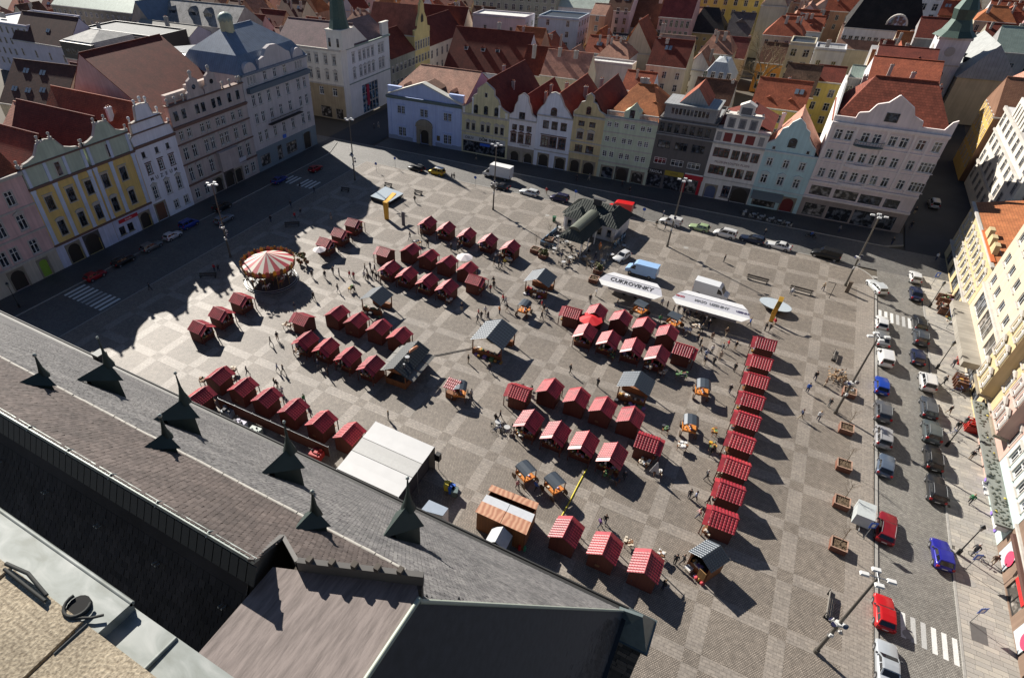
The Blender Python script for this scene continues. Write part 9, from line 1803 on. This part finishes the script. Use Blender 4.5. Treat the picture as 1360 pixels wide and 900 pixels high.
PEOPLE = {
 'in the carousel shade': [(417.8,256.7,'dark'),(386.7,275.5,'dark'),(360,295.5,'black'),(392,291,'red'),(400,286.7,'dark'),(440,292,'grey'),(285.5,360,'red'),(291,361,'dark'),(200,386,'black'),(399,252,'dark')],
 'right of the carousel': [(415,369,'dark'),(432,370,'black'),(442.7,364.5,'dark'),(450.7,366.7,'grey'),(464.5,369,'red'),(470,371,'red'),(449,388,'dark'),(471,389,'black'),(417,398,'dark'),(392,412,'navy')],
 'left of the far stalls': [(485,361,'black'),(488,366,'dark'),(492,358,'grey'),(495,368,'black'),(498,362,'navy'),(489,374,'dark'),(484,370,'white'),(500,372,'black'),(506,378,'dark')],
 'among the left-hand stalls': [(369,452,'dark'),(360,458,'black'),(369,493,'light blue'),(376.7,495.5,'grey'),(365.5,513,'black'),(369,516,'dark'),(375.5,524,'white'),(404.5,535,'green'),(329,498,'dark'),(423,489,'navy'),(448,490,'red'),(452,494,'dark'),(436,500,'black')],
 'by the big middle kiosk': [(613,413,'navy'),(622,482,'black'),(650,493,'dark'),(655.6,383,'dark'),(651,388,'red'),(668,402,'red'),(663,417,'orange'),(673,413,'black'),(671,404,'white'),(639,424,'dark'),(635.5,420,'red'),(644.4,418,'white'),(634,428,'grey'),(648,424,'black')],
 'by the flower kiosk cart': [(719,409,'red'),(719,424,'dark'),(725.5,420,'grey'),(701,390,'red'),(722,415,'black')],
 'near the red booth': [(516,557,'black'),(624.5,533,'grey'),(626,528,'white')],
 'left of the trailer stalls': [(756.7,495.5,'black'),(793,513,'dark'),(783,402,'dark'),(791,393,'white'),(819,408,'black')],
 'between trailers and stall column': [(878,406.7,'white'),(875.5,429,'green'),(935.6,429,'white'),(931,441,'grey'),(944.5,452,'brown'),(929,460,'black'),(963,446.7,'brown'),(944.5,469,'white'),(965.5,462,'red'),(975.5,464.5,'dark'),(974.5,493,'black'),(967.8,522,'dark'),(946.7,484.5,'dark'),(935,484,'navy'),(929,470,'dark'),(936,476,'light blue'),(958,466,'grey'),(955,478,'beige'),(1000,464,'white'),(940,436,'black'),(925,455,'dark')],
 'at the right trailer counter': [(893,417,'dark'),(900,415,'black'),(907,419,'navy'),(915,421,'dark'),(922,424,'black'),(930,424,'grey'),(885,411,'dark'),(994.5,433,'blue'),(911,424,'dark'),(934,430,'black')],
 'by the golden curved fountain': [(1015.5,439,'black'),(1021,440,'dark'),(1026.7,433,'red')],
 'near the parked-car lamp': [(1081,504.5,'black'),(1094.5,513,'brown'),(1071,521,'blue'),(1100,540,'dark'),(1113,505.5,'black'),(1062,556,'navy'),(1085.5,558,'white'),(1092,385.6,'beige')],
 'around the nearest stalls': [(686.7,649,'pink'),(711,651,'blue'),(657.8,560,'black'),(664,556,'dark'),(795.5,700,'purple'),(803,694.5,'black'),(914.5,661,'dark'),(922,664.5,'light blue'),(939,669,'dark'),(926.7,686.7,'pink'),(936.7,636.7,'dark'),(951,638,'beige'),(942,604.5,'black'),(872,607,'dark'),(828,637,'dark')],
 'by the nearest three stalls': [(751,735.5,'grey'),(895.5,748,'dark'),(905.6,748,'black'),(880,782,'dark')],
 'along the far road': [(600,239,'dark'),(603,239,'black'),(632,213,'dark'),(551,269,'black'),(535.5,270,'dark'),(725.5,258,'red'),(765.5,241,'dark'),(782,240,'grey'),(825.6,249,'dark'),(835.5,258,'black'),(871,302,'black'),(883,304.5,'dark'),(1014.5,313,'black'),(1113,309,'grey'),(1183,325.5,'dark'),(1208,304,'dark'),(497,172,'dark'),(503,170,'grey'),(880,290,'navy')],
 'before the farthest stalls': [(655.5,353,'dark'),(662,355.5,'black'),(670,353,'yellow'),(666,357,'navy'),(599,333,'black'),(608,334,'dark'),(613,333,'navy'),(544.5,318,'dark'),(655,378,'black'),(568,328,'dark'),(560,316,'brown')],
 'on the slab pavement': [(1246,412,'black'),(1242,346,'white'),(1263.7,487,'grey'),(1251,511,'black'),(1258,550,'dark'),(1268,571,'black'),(1287,610,'black'),(1296,600,'black'),(1286,668,'green'),(1291,735,'dark'),(1316,749,'brown'),(1213,285,'dark'),(1282,520,'blue')],
 'on the cafe terrace': [(758,338,'dark'),(772,330,'white'),(781,340,'black'),(767,347,'dark'),(745,345,'navy'),(790,345,'dark'),(755,355,'brown')],
}
for where, lst in PEOPLE.items():
    for r_ in lst:
        if abs(r_[0]-903) < 60 and 'counter' in where: person(r_[0], r_[1], r_[2], where, 'stand')
        else: person(*r_[:3], where, 'sit' if False else None)
person(1051.5,389.5,'white','on the dark long bench','sit',z=0); person(961,348,'dark','on a lone scooter, far right paving','stand'); person(1077,314,'blue','riding the motorcycle along the far road','sit',z=ROAD_Z+.35)
# ------------------------------------------------------------------ make every repeated label single out one thing
from collections import defaultdict
by = defaultdict(list)
for o in ALL: by[o['label']].append(o)
def scr(o):
    v = o.matrix_basis.translation-Vector((0,0,CAM_H)); zc = v.dot(AXF); return v.dot(AXR)/max(zc, .1)
WORDS = ['first','second','third','fourth','fifth','sixth','seventh','eighth','ninth','tenth','eleventh','twelfth','thirteenth','fourteenth','fifteenth','sixteenth','seventeenth','eighteenth','nineteenth','twentieth']
for lab, os_ in by.items():
    if len(os_) > 1:
        for k, o in enumerate(sorted(os_, key=scr)):
            w = 'leftmost' if k == 0 else 'rightmost' if k == len(os_)-1 else WORDS[k]+' from left'
            base = lab.split(); o['label'] = ' '.join(base)+', '+w
            if not o.get('group'): o['group'] = lab
